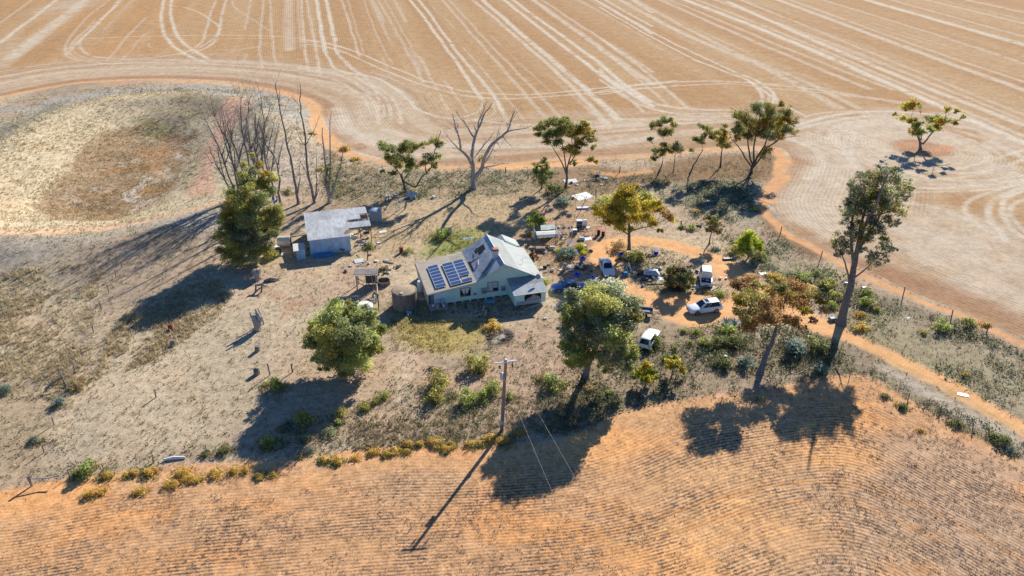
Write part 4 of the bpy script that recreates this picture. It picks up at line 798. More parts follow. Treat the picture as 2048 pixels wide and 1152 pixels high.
# ---------------------------------------------------------------- dead trees
def limb_tree(name, label, base, limbs, m, crown=None, group=None, sub=6, twl=1.0, cat="dead tree"):
    """limbs: (points (u, v, depth m), radius at start); side twigs grow from the outer half"""
    B = P(*base); root = empty(name, B, 0, label, cat, group); tr = MB(); br = MB(); s = scale_at(B)
    for li, (pts, r) in enumerate(limbs):
        q = [on_plane(u, v, B.y + d) for u, v, d in pts]
        if li == 0: q[0] = B - Vector((0, 0, .3))
        pp = []
        for i in range(len(q) - 1): sg = wob(q[i], q[i + 1], 3, .05); pp += sg if i == 0 else sg[1:]
        n = len(pp); rads = [max(.018, r * (1 - .82 * i / (n - 1))) for i in range(n)]
        if li == 0: rads[0] *= 1.5
        (tr if li == 0 else br).tube([p - B for p in pp], rads, 7)
        L_t = (q[-1] - q[0]).length
        for k in range(sub):
            i = rng.integers(int(n * .35), n); dirn = (pp[min(i + 1, n - 1)] - pp[i - 1]).normalized()
            e = dirn * .9 + Vector(rng.normal(size=3)) * .65 + Vector((0, 0, .3)); e.normalize()
            ln = twl * L_t * (.10 + .16 * rng.random()); tipp = pp[i] + e * ln; w_ = wob(pp[i], tipp, 4, .1); rr = max(.016, rads[i] * .5)
            br.tube([p - B for p in w_], [rr, rr * .75, rr * .55, rr * .4, rr * .25], 5, False)
            for _ in range(3):
                j = rng.integers(1, 5); e2 = (e + Vector(rng.normal(size=3)) * .6 + Vector((0, 0, .2))).normalized(); t2 = w_[j] + e2 * ln * (.3 + .3 * rng.random())
                br.tube([p - B for p in wob(w_[j], t2, 3, .12)], [rr * .45, rr * .35, rr * .25, .01], 4, False)
    tr.build("trunk", m, root, True); br.build("branches", m, root, True)
    if crown:
        cc = [tuple(on_plane(u, v, B.y + d) - B) for u, v, r, d in crown[0]]; rr_ = [(r * s, r * s, r * s * 1.5) for u, v, r, d in crown[0]]
        cloud_obj("crown", [leaf_cloud(cc, rr_, [int(70 * max(.3, r[0] * r[0]) * 3) for r in rr_], .3, crown[1], .3, .1)], None, root)
    return root
limb_tree("dead_tree", "great bare dead gum with pale forked limbs behind the house", (948, 377),
    [([(948, 377, 0), (946, 355, 0), (947, 330, 0), (944, 312, 0)], .62), ([(947, 335, 0), (930, 308, -1), (921, 300, -1.5), (916, 268, -2), (908, 240, -2), (905, 228, -2)], .3), ([(922, 302, -1), (905, 285, -2), (892, 270, -3)], .14), ([(921, 300, -1), (915, 297, -1), (895, 295, -2)], .1),
     ([(944, 315, 0), (946, 290, 1), (952, 268, 2), (962, 245, 2), (970, 225, 3), (985, 205, 3)], .32), ([(948, 275, 1), (936, 255, 2), (925, 240, 2), (912, 222, 3)], .2), ([(955, 262, 2), (958, 240, 2), (968, 218, 3), (967, 205, 3)], .16),
     ([(948, 355, 0), (962, 340, 0), (970, 312, -1), (985, 287, -2), (1005, 272, -2), (1015, 262, -2), (1022, 240, -3), (1030, 222, -3)], .4), ([(1012, 264, -2), (1040, 258, -3), (1062, 252, -4)], .15), ([(985, 288, -2), (995, 285, -2), (1000, 298, -2)], .1), ([(962, 338, 0), (985, 332, -1), (1000, 328, -2), (1020, 326, -3)], .13), ([(945, 320, 0), (960, 300, 3), (975, 282, 4), (990, 262, 5)], .16), ([(958, 340, 0), (980, 310, 3), (1000, 250, 5)], .14)],
    DEADW, ([(963, 315, 5, 0), (958, 320, 4, 0)], OLIVE * .7), sub=7)
DT = "bare dead trunks behind the shed"
limb_tree("dead_tree", "tall bare dead trunk nearest the bushy gum in the row behind the shed", (561, 410), [([(561, 410, 0), (556, 385, 0), (560, 360, 0), (553, 325, 0), (540, 295, 0)], .24), ([(556, 330, 0), (562, 300, .5), (566, 285, .5)], .12), ([(548, 312, 0), (532, 290, -.5), (525, 262, -1)], .14)], DEADD, None, DT, 7)
limb_tree("dead_tree", "tallest thin dead trunk, second in the row behind the shed", (597, 408), [([(597, 408, 0), (592, 375, 0), (584, 330, 0), (572, 280, 0), (563, 235, 0), (556, 195, 0), (550, 165, 0)], .25), ([(574, 290, 0), (584, 262, .8)], .08), ([(594, 395, 0), (600, 360, .4), (598, 330, .4)], .14)], DEADD, None, DT, 9, .6)
limb_tree("dead_tree", "dead trunk forked low, third in the row behind the shed", (629, 406), [([(629, 406, 0), (625, 385, 0), (616, 345, 0), (611, 290, 0), (605, 240, 0), (599, 200, 0), (600, 168, 0)], .27), ([(627, 390, 0), (614, 350, .8), (600, 320, 1)], .13), ([(630, 395, 0), (634, 360, -.6), (632, 300, -1)], .14), ([(612, 290, 0), (628, 262, 1), (640, 230, 1.5)], .08), ([(630, 398, 0), (637, 375, 0)], .14)], DEADD, None, DT, 8, .6)
limb_tree("dead_tree", "dying trunk still carrying grey-green leaves, last in the row behind the shed", (659, 406), [([(659, 406, 0), (656, 385, 0), (652, 350, 0), (648, 300, 0), (645, 255, 0)], .36), ([(659, 390, 0), (661, 340, .5), (660, 280, .6), (663, 222, .8)], .22), ([(662, 392, 0), (672, 360, -.6), (682, 325, -1), (686, 290, -1)], .22)], BARK_PALE,
    ([(655, 340, 10, 0), (662, 350, 10, .5), (650, 360, 8, 0), (660, 330, 9, .5), (676, 350, 9, -.7), (682, 335, 8, -.8), (684, 322, 5, -1), (652, 375, 6, 0), (668, 370, 8, 0), (672, 380, 6, 0), (660, 365, 9, .3)], GREYG * .55), DT, 6, .5)
TH = "thin leaning dead stems left of the row"
for i, (b, tips, lab) in enumerate([
    ((478, 398), [(450, 330), (428, 275), (404, 225)], "leftmost thin dead stem, leaning far out to the left over the dam bank"), ((486, 392), [(462, 310), (440, 255), (420, 190)], "thin dead stem leaning left, second from the left beside the dam"),
    ((498, 385), [(478, 320), (462, 270), (440, 205)], "thin dead stem leaning left, third from the left beside the dam"), ((508, 380), [(495, 310), (482, 240), (478, 175)], "thin upright dead stem in front of the orange dam bank"),
    ((516, 378), [(502, 300), (492, 240), (500, 195)], "thin dead stem rising just left of the gum's top"), ((530, 382), [(524, 310), (530, 250), (520, 185)], "thin dead stem rising from the middle of the gum's crown"),
    ((540, 392), [(530, 320), (524, 262), (538, 205)], "thin forked dead stem right of the gum's top"), ((468, 400), [(450, 360), (432, 330), (420, 300)], "low thin dead stem at the gum's left shoulder"),
    ((490, 395), [(472, 340), (452, 290), (430, 235)], "grey dead stem crossing behind the orange bank, lower of the left tangle"), ((512, 392), [(508, 330), (514, 270), (508, 215)], "straight grey dead stem in the middle of the left tangle"), ((524, 398), [(516, 345), (510, 300), (516, 250)], "short grey dead stem close behind the gum's crown"),
    ((546, 400), [(542, 350), (548, 300), (556, 255)], "grey dead stem at the right end of the left tangle"), ((482, 405), [(470, 350), (468, 300), (455, 250)], "twiggy grey dead stem above the gum's left shoulder")]):
    p0 = b; pts = [(p0[0], p0[1], 0)] + [(u, v, (k + 1) * .5 * (-1) ** i) for k, (u, v) in enumerate(tips)]
    m1 = tips[0]; alt = [(m1[0], m1[1], 0), (m1[0] + 12 * (-1) ** i, m1[1] - 45, 1), (m1[0] + 20 * (-1) ** i, m1[1] - 85, 1.5)]
    limb_tree("dead_tree", lab, b, [(pts, .17), (alt, .10)], DEADD, None, TH, 24, 1.0)
# ---------------------------------------------------------------- shrubs
for a in [(952, 738, 52, "olive", "biggest round olive shrub behind the power pole's top"), (880, 772, 50, "olive", "upper clump of the olive shrub pair left of the pole"), (872, 800, 46, "olive", "lower clump of the olive shrub pair left of the pole"),
    (935, 806, 46, "green", "green shrub low on the left side of the pole"), (960, 800, 34, "green", "green shrub wedged between two others beside the pole"), (985, 785, 42, "green", "upper green shrub touching the left side of the pole"), (1018, 797, 22, "green", "small green shrub just right of the pole"),
    (1105, 775, 44, "green", "bright green bush at the left foot of the broad gum"), (1088, 760, 30, "brown", "brownish bush behind the bright green one at the gum's foot"),
    (550, 780, 40, "green", "dark-topped green bush at the edge of the dense tree's shadow"), (532, 772, 16, "olive", "small olive tuft left of the bush at the shadow's edge"),
    (606, 848, 46, "olive", "olive bush on the fence side of the dense tree's shadow"), (580, 856, 30, "silver", "silvery bush joined to the olive one below the shadow"), (562, 860, 18, "brown", "dark twiggy bush at the tip of the dense tree's shadow"),
    (686, 832, 34, "olive", "olive bush leaning right, midway between dense tree and pole"), (676, 848, 20, "green", "small green bush at the foot of the leaning olive bush"), (730, 818, 26, "olive", "round olive bush third from the dense tree towards the pole"), (752, 806, 22, "olive", "dull olive bush beside the green one left of the shrub pair"), (770, 796, 22, "green", "upright green bush left of the olive shrub pair"),
    (535, 890, 34, "green", "low dark green saltbush on the fence line below the shadow"), (560, 886, 30, "grey", "low grey saltbush on the fence line below the shadow"), (448, 905, 24, "dark", "dark low bush on the fence line far left of the pole"), (415, 910, 18, "dark", "small dark low bush next to the dark one on the fence line"), (612, 880, 26, "grey", "grey saltbush straight below the olive bush on the fence line"), (655, 868, 30, "grey", "wide grey saltbush on the fence line below the leaning bush"), (620, 905, 18, "silver", "pale silver saltbush at the field's edge"), (600, 915, 10, "green", "tiny green bush at the field's edge"),
    (180, 945, 46, "green", "wide dark green bush behind the far left fence posts"), (160, 950, 24, "green", "green bush left of the wide one by the far left posts"), (70, 885, 22, "silver", "pale saltbush in the left corner paddock"), (125, 808, 26, "silver", "grey-green bush below the fallen branch on the left fence"), (12, 782, 28, "silver", "green-grey saltbush at the photo's left edge"), (75, 885, 14, "brown", "brown tuft beside the pale saltbush in the corner paddock"),
    (155, 775, 36, "brown", "round brown thorny bush beside the fallen branch"), (115, 765, 26, "brown", "brown bush behind the fallen branch"),
    (1137, 513, 36, "silver", "blue-grey rounded bush among the junk right of the house"), (1118, 505, 16, "lime", "lime weed at the left of the blue-grey bush"), (1160, 498, 20, "lime", "lime weed behind the blue-grey bush"), (1168, 508, 14, "lime", "small lime weed right of the blue-grey bush"),
    (1110, 385, 32, "dark", "very dark bush between the sapling and the umbrella-crowned gum"), (1125, 408, 26, "silver", "dark grey bush below the umbrella-crowned gum"), (1384, 458, 18, "green", "small green bush on the flat above the driveway loop"), (1365, 456, 12, "green", "green weed at the foot of the charred stump"),
    (1472, 508, 30, "olive", "olive bush touching the left of the lime-green tree"), (1522, 518, 22, "olive", "olive bush at the lower right of the lime-green tree"), (1430, 500, 16, "silver", "pale saltbush in the shadow of the sparse grey tree"), (1438, 592, 26, "green", "green bush between the bonnet-up car and the parked wagon"), (1416, 586, 8, "gold", "tiny golden bush behind the parked wagon's roof"),
    (1606, 560, 26, "green", "green bush on the bank left of the tall gum, farthest"), (1632, 550, 16, "green", "small green bush on the bank behind the tall gum"), (1655, 575, 34, "olive", "large olive bush left of the tall gum's trunk"), (1672, 598, 26, "olive", "olive bush nearer the tall gum's trunk"), (1665, 615, 22, "green", "green bush between the rusty gum and the tall gum's trunk"), (1735, 612, 32, "green", "tall green bush right of the tall gum's trunk"), (1732, 590, 24, "green", "green bush behind the tall one right of the gum's trunk"), (1752, 622, 16, "olive", "small olive bush lower right of the tall gum"),
    (1882, 660, 32, "green", "left of two round green bushes by the right field fence"), (1936, 650, 28, "green", "right of two round green bushes by the right field fence"), (1848, 668, 14, "olive", "small olive bush left of the round pair by the right fence"),
    (1310, 690, 30, "green", "bright bush against the rear flank of the white station wagon"), (1300, 703, 16, "green", "small bush under the rear bumper of the station wagon"), (1270, 750, 12, "lime", "small lime sapling left of the round yellow-green tree"), (1218, 790, 20, "green", "grey-green bush right of the broad gum's trunk"),
    (1410, 690, 26, "green", "green bush left of the agave patch"), (1470, 690, 40, "dark", "dark green bush below the agave patch"), (1440, 690, 36, "dark", "dark bush left of the rusty gum's trunk"), (1455, 668, 34, "green", "mid-green bush just below the agave patch"), (1392, 668, 20, "green", "small green bush in front of the parked wagon"), (1368, 664, 14, "green", "tiny green bush below the parked wagon's nose"), (1445, 730, 34, "dark", "dark bush around the little white stool"), (1495, 735, 40, "silver", "grey bush left of the rusty gum's foot"), (1590, 710, 50, "silver", "wide grey bush in the tall gum's shadow"), (1630, 700, 44, "dark", "dark bush in the tall gum's shadow"), (1380, 690, 14, "green", "green tuft in the pinkish bare patch"), (1640, 745, 30, "silver", "grey bush at the lower end of the tall gum's shadow"),
    (1350, 700, 16, "green", "green weed right of the station wagon"), (1335, 720, 22, "dark", "dark bush behind the wispy yellow-green tree"), (1520, 800, 16, "grey", "low grey bush on the sand at the fence line"), (1805, 815, 20, "dark", "dark bush on the fence line below the driveway"), (1912, 850, 22, "dark", "dark bush further down the driveway fence"), (2000, 885, 36, "dark", "long dark bush at the driveway fence near the right edge"), (2022, 905, 22, "silver", "grey bush at the right edge fence corner"), (1770, 795, 14, "dark", "upright dark bush on the sand below the driveway"),
    (885, 475, 30, "green", "dark green bush hiding tin sheets behind the house"), (1090, 565, 14, "lime", "lime grass tuft by the porch corner"), (816, 505, 16, "green", "green bush right of the red drum"), (740, 495, 18, "green", "green weed right of the shed's front"), (1060, 470, 16, "brown", "reddish dead bush behind the tin lean-to"), (575, 385, 20, "grey", "grey bush at the foot of the dead trunks"), (1180, 780, 26, "brown", "brown brush pile at the broad gum's foot"), (1240, 500, 34, "brown", "brown bush under the gold gum's left side"), (1270, 520, 36, "olive", "olive scrub under the gold gum's right side"), (1255, 515, 30, "dry", "dry grass tussock under the gold gum")]:
    shrub(*a)
# golden grass tussocks along the sand edge
for (u, v, w_) in [(302, 945, 26), (270, 948, 20), (252, 952, 14), (364, 948, 28), (432, 950, 22), (470, 944, 20), (490, 942, 18), (215, 955, 22), (380, 960, 20), (400, 960, 14), (185, 990, 26), (205, 985, 16), (345, 970, 22), (280, 985, 20), (520, 955, 16), (545, 950, 16), (745, 905, 20), (770, 910, 18), (790, 905, 18), (815, 892, 22), (812, 905, 16), (840, 888, 18), (872, 888, 24), (892, 900, 20), (905, 890, 14), (940, 890, 20), (960, 888, 18), (985, 882, 26), (1010, 884, 26), (1040, 868, 22), (650, 922, 20), (675, 925, 22), (710, 918, 14), (985, 655, 26), (1970, 650, 14), (1720, 632, 20), (1930, 752, 14), (1310, 412, 14), (1552, 560, 24), (1545, 555, 20), (1722, 658, 24), (1510, 420, 14), (690, 300, 18), (712, 320, 14), (625, 268, 10), (640, 340, 12), (1395, 425, 14), (1840, 862, 12)]:
    shrub(u, v, w_, "gold", "golden dry grass tussock", .9, "golden grass tussocks", "tussock", "tussock")
# ---------------------------------------------------------------- ground cover (nobody could count it)
def scatter(poly, n, world=False, avoid=True, pw=None):
    w_ = poly if world else px2w(poly); a = np.array(w_); lo, hi = a.min(0), a.max(0)
    p = lo + rng.random((n * 3, 2)) * (hi - lo); d = sdf(p[:, 0], p[:, 1], w_)
    p = p[d > -1.5 * rng.random(len(p))]
    if pw is not None: p = p[rng.random(len(p)) < pw(p)]
    if avoid:
        i = np.clip(np.searchsorted(xs, p[:, 0]), 0, NX - 2); j = np.clip(np.searchsorted(ys, p[:, 1]), 0, NY - 2)
        ok = (reg[j, i] == 0)
        ex = np.array((.963, .27)); ey = np.array((-.27, .963)); q = p - np.array((-11.6, 95.0)); hx = q @ ex; hy = q @ ey
        ok &= ~((hx > -.3) & (hx < 16.6) & (hy > -.2) & (hy < 9.6)) & ~((hx > 11.2) & (hx < 16.2) & (hy > -3.5) & (hy < 0))
        p = p[ok]
    p = p[:n]
    return np.column_stack([p, hgt(p[:, 0], p[:, 1])])
def domes(pos, rmin, rmax, k, tint, leafk=.45, hs=.75, var=.25):
    n = len(pos); r = rmin + (rmax - rmin) * rng.random(n) ** 2; c = pos.copy(); c[:, 2] += r * hs * .45
    t = np.array(tint) * np.exp(rng.normal(size=(n, 1)) * var)
    return leaf_cloud(c, np.column_stack([r, r, r * hs]), k, r * leafk, t, .22, .5)
def patchy(scale, thr, seed, wid=.15): return lambda p: sstep(thr - wid, thr + wid, fbm(p[:, 0], p[:, 1], scale, 4, seed))
SB = np.array((.24, .24, .17)); SBG = np.array((.15, .18, .10)); SBB = np.array((.20, .16, .11)); SBD = np.array((.10, .10, .065))
ALLY = [(-90, 500), (0, 200), (300, 165), (560, 180), (650, 300), (760, 330), (1100, 325), (1560, 300), (1560, 420), (1700, 530), (2060, 680), (2060, 920), (1720, 750), (1440, 790), (1190, 850), (960, 885), (500, 920), (0, 984), (-90, 990)]
pp = []
for poly, n, tnt, r1 in [
    ([(-60, 300), (0, 250), (120, 205), (300, 182), (480, 185), (600, 205), (620, 240), (560, 235), (440, 200), (330, 195), (200, 205), (90, 255), (20, 330)], 1500, SB, .9),
    ([(470, 240), (560, 215), (640, 260), (660, 330), (700, 340), (690, 400), (560, 390), (480, 330)], 700, SB * .85, .7), ([(0, 500), (240, 470), (440, 445), (450, 480), (230, 560), (150, 760), (0, 800)], 1000, SB * 1.15, .55),
    ([(640, 350), (760, 345), (930, 340), (1080, 340), (1080, 380), (900, 392), (740, 405), (660, 400)], 1500, SBG, .8), ([(1060, 345), (1200, 345), (1290, 350), (1340, 380), (1250, 380), (1100, 400)], 600, SBG * .8, .6),
    ([(1300, 370), (1440, 362), (1530, 370), (1535, 430), (1560, 480), (1640, 530), (1660, 560), (1560, 540), (1400, 440)], 2200, SBG * 1.05, .75), ([(1180, 348), (1340, 345), (1540, 315), (1530, 350), (1400, 362), (1260, 362)], 700, SBB, .5),
    ([(1280, 490), (1370, 505), (1440, 540), (1440, 590), (1340, 600), (1260, 575), (1240, 520)], 700, SBG * .8, .5), ([(1480, 520), (1640, 570), (1760, 600), (2048, 700), (2048, 830), (1860, 740), (1680, 640)], 1700, SBG * .85, .6),
    ([(1280, 640), (1480, 640), (1640, 670), (1720, 740), (1560, 765), (1330, 795), (1200, 815), (1040, 820), (1060, 760), (1250, 720)], 2000, SBG * .75, .65), ([(1380, 640), (1640, 660), (1710, 740), (1500, 770), (1370, 730)], 420, SBG * .75, .75), ([(1400, 650), (1560, 670), (1700, 700), (1690, 750), (1480, 760), (1380, 700)], 110, np.array((.12, .155, .05)), 1.0), ([(1520, 530), (1660, 540), (1760, 590), (1760, 650), (1640, 600)], 200, np.array((.12, .17, .05)), 1.1), ([(1060, 760), (1240, 790), (1190, 840), (1010, 865)], 300, np.array((.15, .16, .07)), .7), ([(780, 770), (1000, 760), (990, 850), (700, 860), (640, 840)], 300, np.array((.13, .16, .06)), .6),
    ([(1730, 740), (2060, 900), (2060, 930), (1880, 850), (1720, 770)], 600, SBG * .7, .5), ([(1640, 565), (1760, 598), (2050, 702), (2050, 716), (1760, 620), (1640, 590)], 420, SBD, .7),
    ([(380, 900), (700, 850), (1000, 860), (1000, 880), (700, 895), (400, 925), (60, 965), (60, 950)], 600, SBG * .8, .5), ([(1100, 800), (1240, 790), (1200, 850), (1020, 875), (1000, 850)], 420, SBG * .9, .6), ([(1000, 690), (1150, 680), (1160, 780), (900, 830), (760, 830)], 420, SBG * .75, .4), ([(20, 800), (120, 800), (160, 960), (40, 970)], 200, SBG * .9, .5),
    ([(110, 425), (72, 402), (110, 350), (185, 285), (240, 250), (320, 240), (385, 255), (405, 290), (380, 345), (320, 400), (220, 432)], 2000, np.array((.32, .23, .11)), .55),
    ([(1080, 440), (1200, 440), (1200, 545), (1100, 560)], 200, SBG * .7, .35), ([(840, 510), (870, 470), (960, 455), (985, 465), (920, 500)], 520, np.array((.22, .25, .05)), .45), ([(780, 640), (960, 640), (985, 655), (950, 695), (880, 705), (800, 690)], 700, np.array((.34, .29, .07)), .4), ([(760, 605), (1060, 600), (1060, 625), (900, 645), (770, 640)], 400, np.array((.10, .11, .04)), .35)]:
    pos = scatter(poly, n, pw=patchy(6, .48, len(pp) + 60)); pp.append(domes(pos, .12, r1, 16, tnt, .5))
for n_, tn_, r1_, sd2, th_ in ((5200, (.33, .27, .165), .34, 71, .45), (2600, (.24, .235, .15), .36, 72, .5), (1500, (.15, .18, .075), .5, 73, .56), (1300, (.24, .16, .09), .45, 74, .54)):
    pos = scatter(ALLY, n_, pw=patchy(7, th_, sd2)); pp.append(domes(pos, .07, r1_, 10, np.array(tn_), .6))
tag(cloud_obj("ground_cover", pp), "low grey-green saltbush and weeds spread over the rough ground", "ground cover", None, "stuff")
pp = []
STW = np.array((.50, .40, .24)); STG = np.array((.36, .30, .17)); STB = np.array((.30, .22, .14))
for n, h, spd, tnt, sc_, thr, k in [(16000, .16, .16, STW, 5, .5, 5), (9000, .2, .2, STG, 4, .52, 6), (7000, .12, .12, STB, 3, .5, 5), (3500, .34, .26, STW * 1.05, 9, .58, 9), (2600, .3, .28, np.array((.22, .22, .09)), 7, .6, 7)]:
    pos = scatter(ALLY, n, pw=patchy(sc_, thr, 90 + k + n % 7)); n2_ = len(pos)
    pp.append(tufts(pos, h * (.5 + rng.random(n2_)), spd * (.6 + .8 * rng.random(n2_)), k, np.array(tnt) * np.exp(rng.normal(size=(n2_, 1)) * .25), .2, .035))
for poly, n, tnt, h in [([(0, 240), (150, 205), (320, 190), (420, 200), (390, 300), (360, 400), (300, 445), (0, 480)], 3600, STW * 1.1, .35), ([(650, 300), (720, 325), (760, 345), (690, 400), (660, 380)], 700, STW, .4), ([(240, 640), (420, 560), (460, 600), (300, 720), (200, 760)], 2200, STW, .4), ([(0, 560), (200, 540), (150, 780), (0, 800)], 2200, STW, .4), ([(700, 850), (980, 820), (1000, 870), (720, 900)], 800, STW * .9, .28), ([(1040, 790), (1230, 800), (1190, 850), (1000, 870)], 600, STW * .85, .3)]:
    pos = scatter(poly, n, pw=patchy(4, .45, 99)); pp.append(tufts(pos, h * (.5 + rng.random(len(pos))), .25, 7, np.array(tnt) * np.exp(rng.normal(size=(len(pos), 1)) * .2), .2, .04))
for B_, r_, kd in SKIRT:
    n_ = int(14 + 26 * min(2, r_)); an_ = rng.random(n_) * 6.28; rr_ = r_ * (.5 + .9 * rng.random(n_)); q_ = np.column_stack([B_.x + np.cos(an_) * rr_, B_.y + np.sin(an_) * rr_, np.zeros(n_)]); q_[:, 2] = hgt(q_[:, 0], q_[:, 1])
    tn_ = np.array({"gold": (.72, .46, .18)}.get(kd, (.44, .36, .20))) if rng.random() < .7 else np.array((.22, .24, .09))
    pp.append(tufts(q_, .3 * (.5 + rng.random(n_)) * min(1.3, .5 + r_ * .5), .3, 6, tn_ * np.exp(rng.normal(size=(n_, 1)) * .25), .2, .035))
tag(tuft_obj("dry_grass", pp), "short dry straw grass scattered over the yard and paddocks", "grass", None, "stuff")
# flattened stubble trash lying in rows on the sand of the lower field
def trash():
    n = 110000; p = np.column_stack([-75 + 150 * rng.random(n), 42 + 60 * rng.random(n)])
    d = sdf(p[:, 0], p[:, 1], LOWER); q = fbm(p[:, 0], p[:, 1], 11, 4, 61); q2 = fbm(p[:, 0], p[:, 1], 2.2, 3, 62)
    i = np.clip(np.searchsorted(xs, p[:, 0]), 0, NX - 1); j = np.clip(np.searchsorted(ys, p[:, 1]), 0, NY - 1)
    rw = ROW[j, i]; inrow = np.cos(2 * np.pi * rw / .62) 
    gx = sstep(20, 55, p[:, 0]) * .35
    k = (d > .3) & (rng.random(n) < np.clip((q - .33 + gx) * 2.6, .05, 1) * sstep(.36, .6, q2) * np.where(inrow > .1, 1, .4))
    p = p[k][:24000]; z = hgt(p[:, 0], p[:, 1])
    return np.column_stack([p, z])
pos = trash(); t = np.array((.36, .28, .21)) * np.exp(rng.normal(size=(len(pos), 1)) * .25)
tag(tuft_obj("stubble_trash", [tufts(pos, 10 * .01 * (.4 + rng.random(len(pos))), .16, 6, t, .3, .03)]), "broken grey stubble lying in rows on the red sand", "stubble", None, "stuff")
# ================================================================ BUILDINGS
def part(mb, name, m, parent, shade=False): return mb.build(name, m, parent, shade)
BOARD = banded("weatherboard", (.64, .86, .75), 2, .20, .75, 0, .12, (.38, .42, .38), .12, .72, .5, None, (.6, .6, 3))
SHEETW = mat("flat_sheet", (.62, .76, .82), .7, var=.1, scale=2)
IRON = banded("old_iron_roof", (.36, .39, .40), 0, .17, .85, 0, .14, (.30, .24, .19), .10, .82, .5, (9, 1.7, 9), (1.6, .35, 1))
IRON_B = banded("stained_iron_roof", (.46, .50, .53), 1, .17, .8, .05, .3, (.20, .18, .17), .28, .82, .5, (1.9, 9, 9), (.5, 1.4, 1))
IRON_R = banded("pale_iron_roof", (.37, .40, .39), 1, .17, .85, 0, .16, (.19, .17, .145), .34, .85, .5, (2.6, 9, 9), (.4, 1.2, 1))
FIBRO = banded("fibro_roof", (.44, .385, .30), 1, .19, .85, 0, .16, (.30, .28, .25), .25, .8, .5, (2.4, 9, 9), (.5, 1.2, 1))
WHITE = mat("white_paint", (.74, .75, .72), .6, var=.08, scale=2, stain=(.5, .48, .42), stain_amt=.15)
TIMBER = mat("grey_timber", (.30, .265, .235), .9, var=.3, scale=5, stretch=(1, 1, .2), bump=.3)
TIMBERD = mat("dark_timber", (.13, .11, .095), .9, var=.3, scale=5)
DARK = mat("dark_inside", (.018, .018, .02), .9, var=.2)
GLASS = mat("window_glass", (.02, .028, .036), .08, var=.1, spec=.6)
RUSTM = mat("rusty_iron", (.26, .13, .08), .85, .2, .35, 3, stain=(.12, .07, .05), stain_amt=.5)
GALV = banded("galvanised_iron", (.46, .49, .52), 0, .12, .5, .2, .2, (.3, .2, .14), .12, .8, .5, None, (1.2, 1.2, .4))
CONC = mat("stained_concrete", (.27, .23, .19), .9, var=.2, scale=1.4, stain=(.13, .10, .085), stain_amt=.65, stain_scale=.8, stretch=(1.6, 1.6, .35), bump=.3)
BLACKP = mat("black_plastic", (.03, .03, .032), .6, var=.2)
CREAM = mat("cream_cloth", (.72, .66, .62), .9, var=.15, scale=4)
BRICKR = mat("red_brick", (.40, .16, .10), .9, var=.3, scale=9)
HO = Vector((-11.6, 95.0, 0)); HA = R(15.7); WT = .35
house = empty("farmhouse", HO, HA, "old mint weatherboard farmhouse with rusting iron roof and solar panels", "house")
XZ = Matrix(((1, 0, 0, 0), (0, 0, 1, 0), (0, 1, 0, 0), (0, 0, 0, 1)))          # poly (x, z) extruded along +y
def front(mb, x0, x1, z0, z1, y, th): mb.box(((x0 + x1) / 2, y - th / 2, (z0 + z1) / 2), (x1 - x0, th, z1 - z0))
m = MB(); m.prism([(.05, WT), (16.3, WT), (16.3, 2.42), (10.83, 5.36), (7.0, 3.18), (.05, 2.2)][::-1], XZ, 9.1); wall = part(m, "wall", BOARD, house)
for i in range(15): part(MB().box((.4 + i * 1.12, .16, .15), (.18, .18, .40)), "floor_stump", WHITE, house)
for i in range(6): part(MB().box((.2, 1.5 + i * 1.5, .15), (.18, .18, .4)), "floor_stump", WHITE, house)
# roofs (thick sheets, each slope a part)
def slope(name, q, m_, th=.06):
    b = MB(); b.slab(q, th); return part(b, name, m_, house)
roof_l = slope("roof", [(7.0 - .1, -.42, 3.24), (10.83, -.5, 5.48), (10.83, 9.6, 5.48), (7.0 - .1, 9.55, 3.24)], IRON_B)
roof_r = slope("roof", [(10.84, -.5, 5.48), (16.62, -.5, 2.38), (16.62, 9.5, 2.38), (10.84, 9.6, 5.48)], IRON_R)
lean = slope("lean_to_roof", [(-.1, -.45, 2.28), (7.05, -.45, 3.26), (7.05, 9.45, 3.26), (-.1, 9.4, 2.28)], FIBRO, .05)
m = MB(); m.tube([(10.84, -.52, 5.50), (10.84, 9.62, 5.50)], .09, 6); part(m, "ridge_cap", WHITE, house)
m = MB()
for a, b in (((10.83, -.48, 5.40), (6.95, -.40, 3.18)), ((10.83, -.48, 5.40), (16.6, -.48, 2.30)), ((6.95, -.43, 3.16), (-.05, -.43, 2.20))):
    m.tube([a, b], .075, 4)
part(m, "barge_board", mat("pale_board", (.62, .66, .58), .7), house)
m = MB(); m.tube([(-.16, -.4, 2.18), (-.16, 9.4, 2.18)], .07, 5); part(m, "gutter", RUSTM, house)
# rear skillion room seen over the roof
m = MB(); m.prism([(11.6, WT), (15.6, WT), (15.6, 3.1), (13.6, 4.1), (11.6, 3.1)][::-1], XZ @ Matrix.Translation((0, 0, 9.12)), 2.2); part(m, "rear_room", BOARD, house)
for q in ([(11.3, 9.3, 3.0), (13.6, 9.3, 4.22), (13.6, 11.6, 4.22), (11.3, 11.6, 3.0)], [(13.61, 9.3, 4.22), (15.9, 9.3, 3.0), (15.9, 11.6, 3.0), (13.61, 11.6, 4.22)]): slope("rear_roof", q, IRON_R)
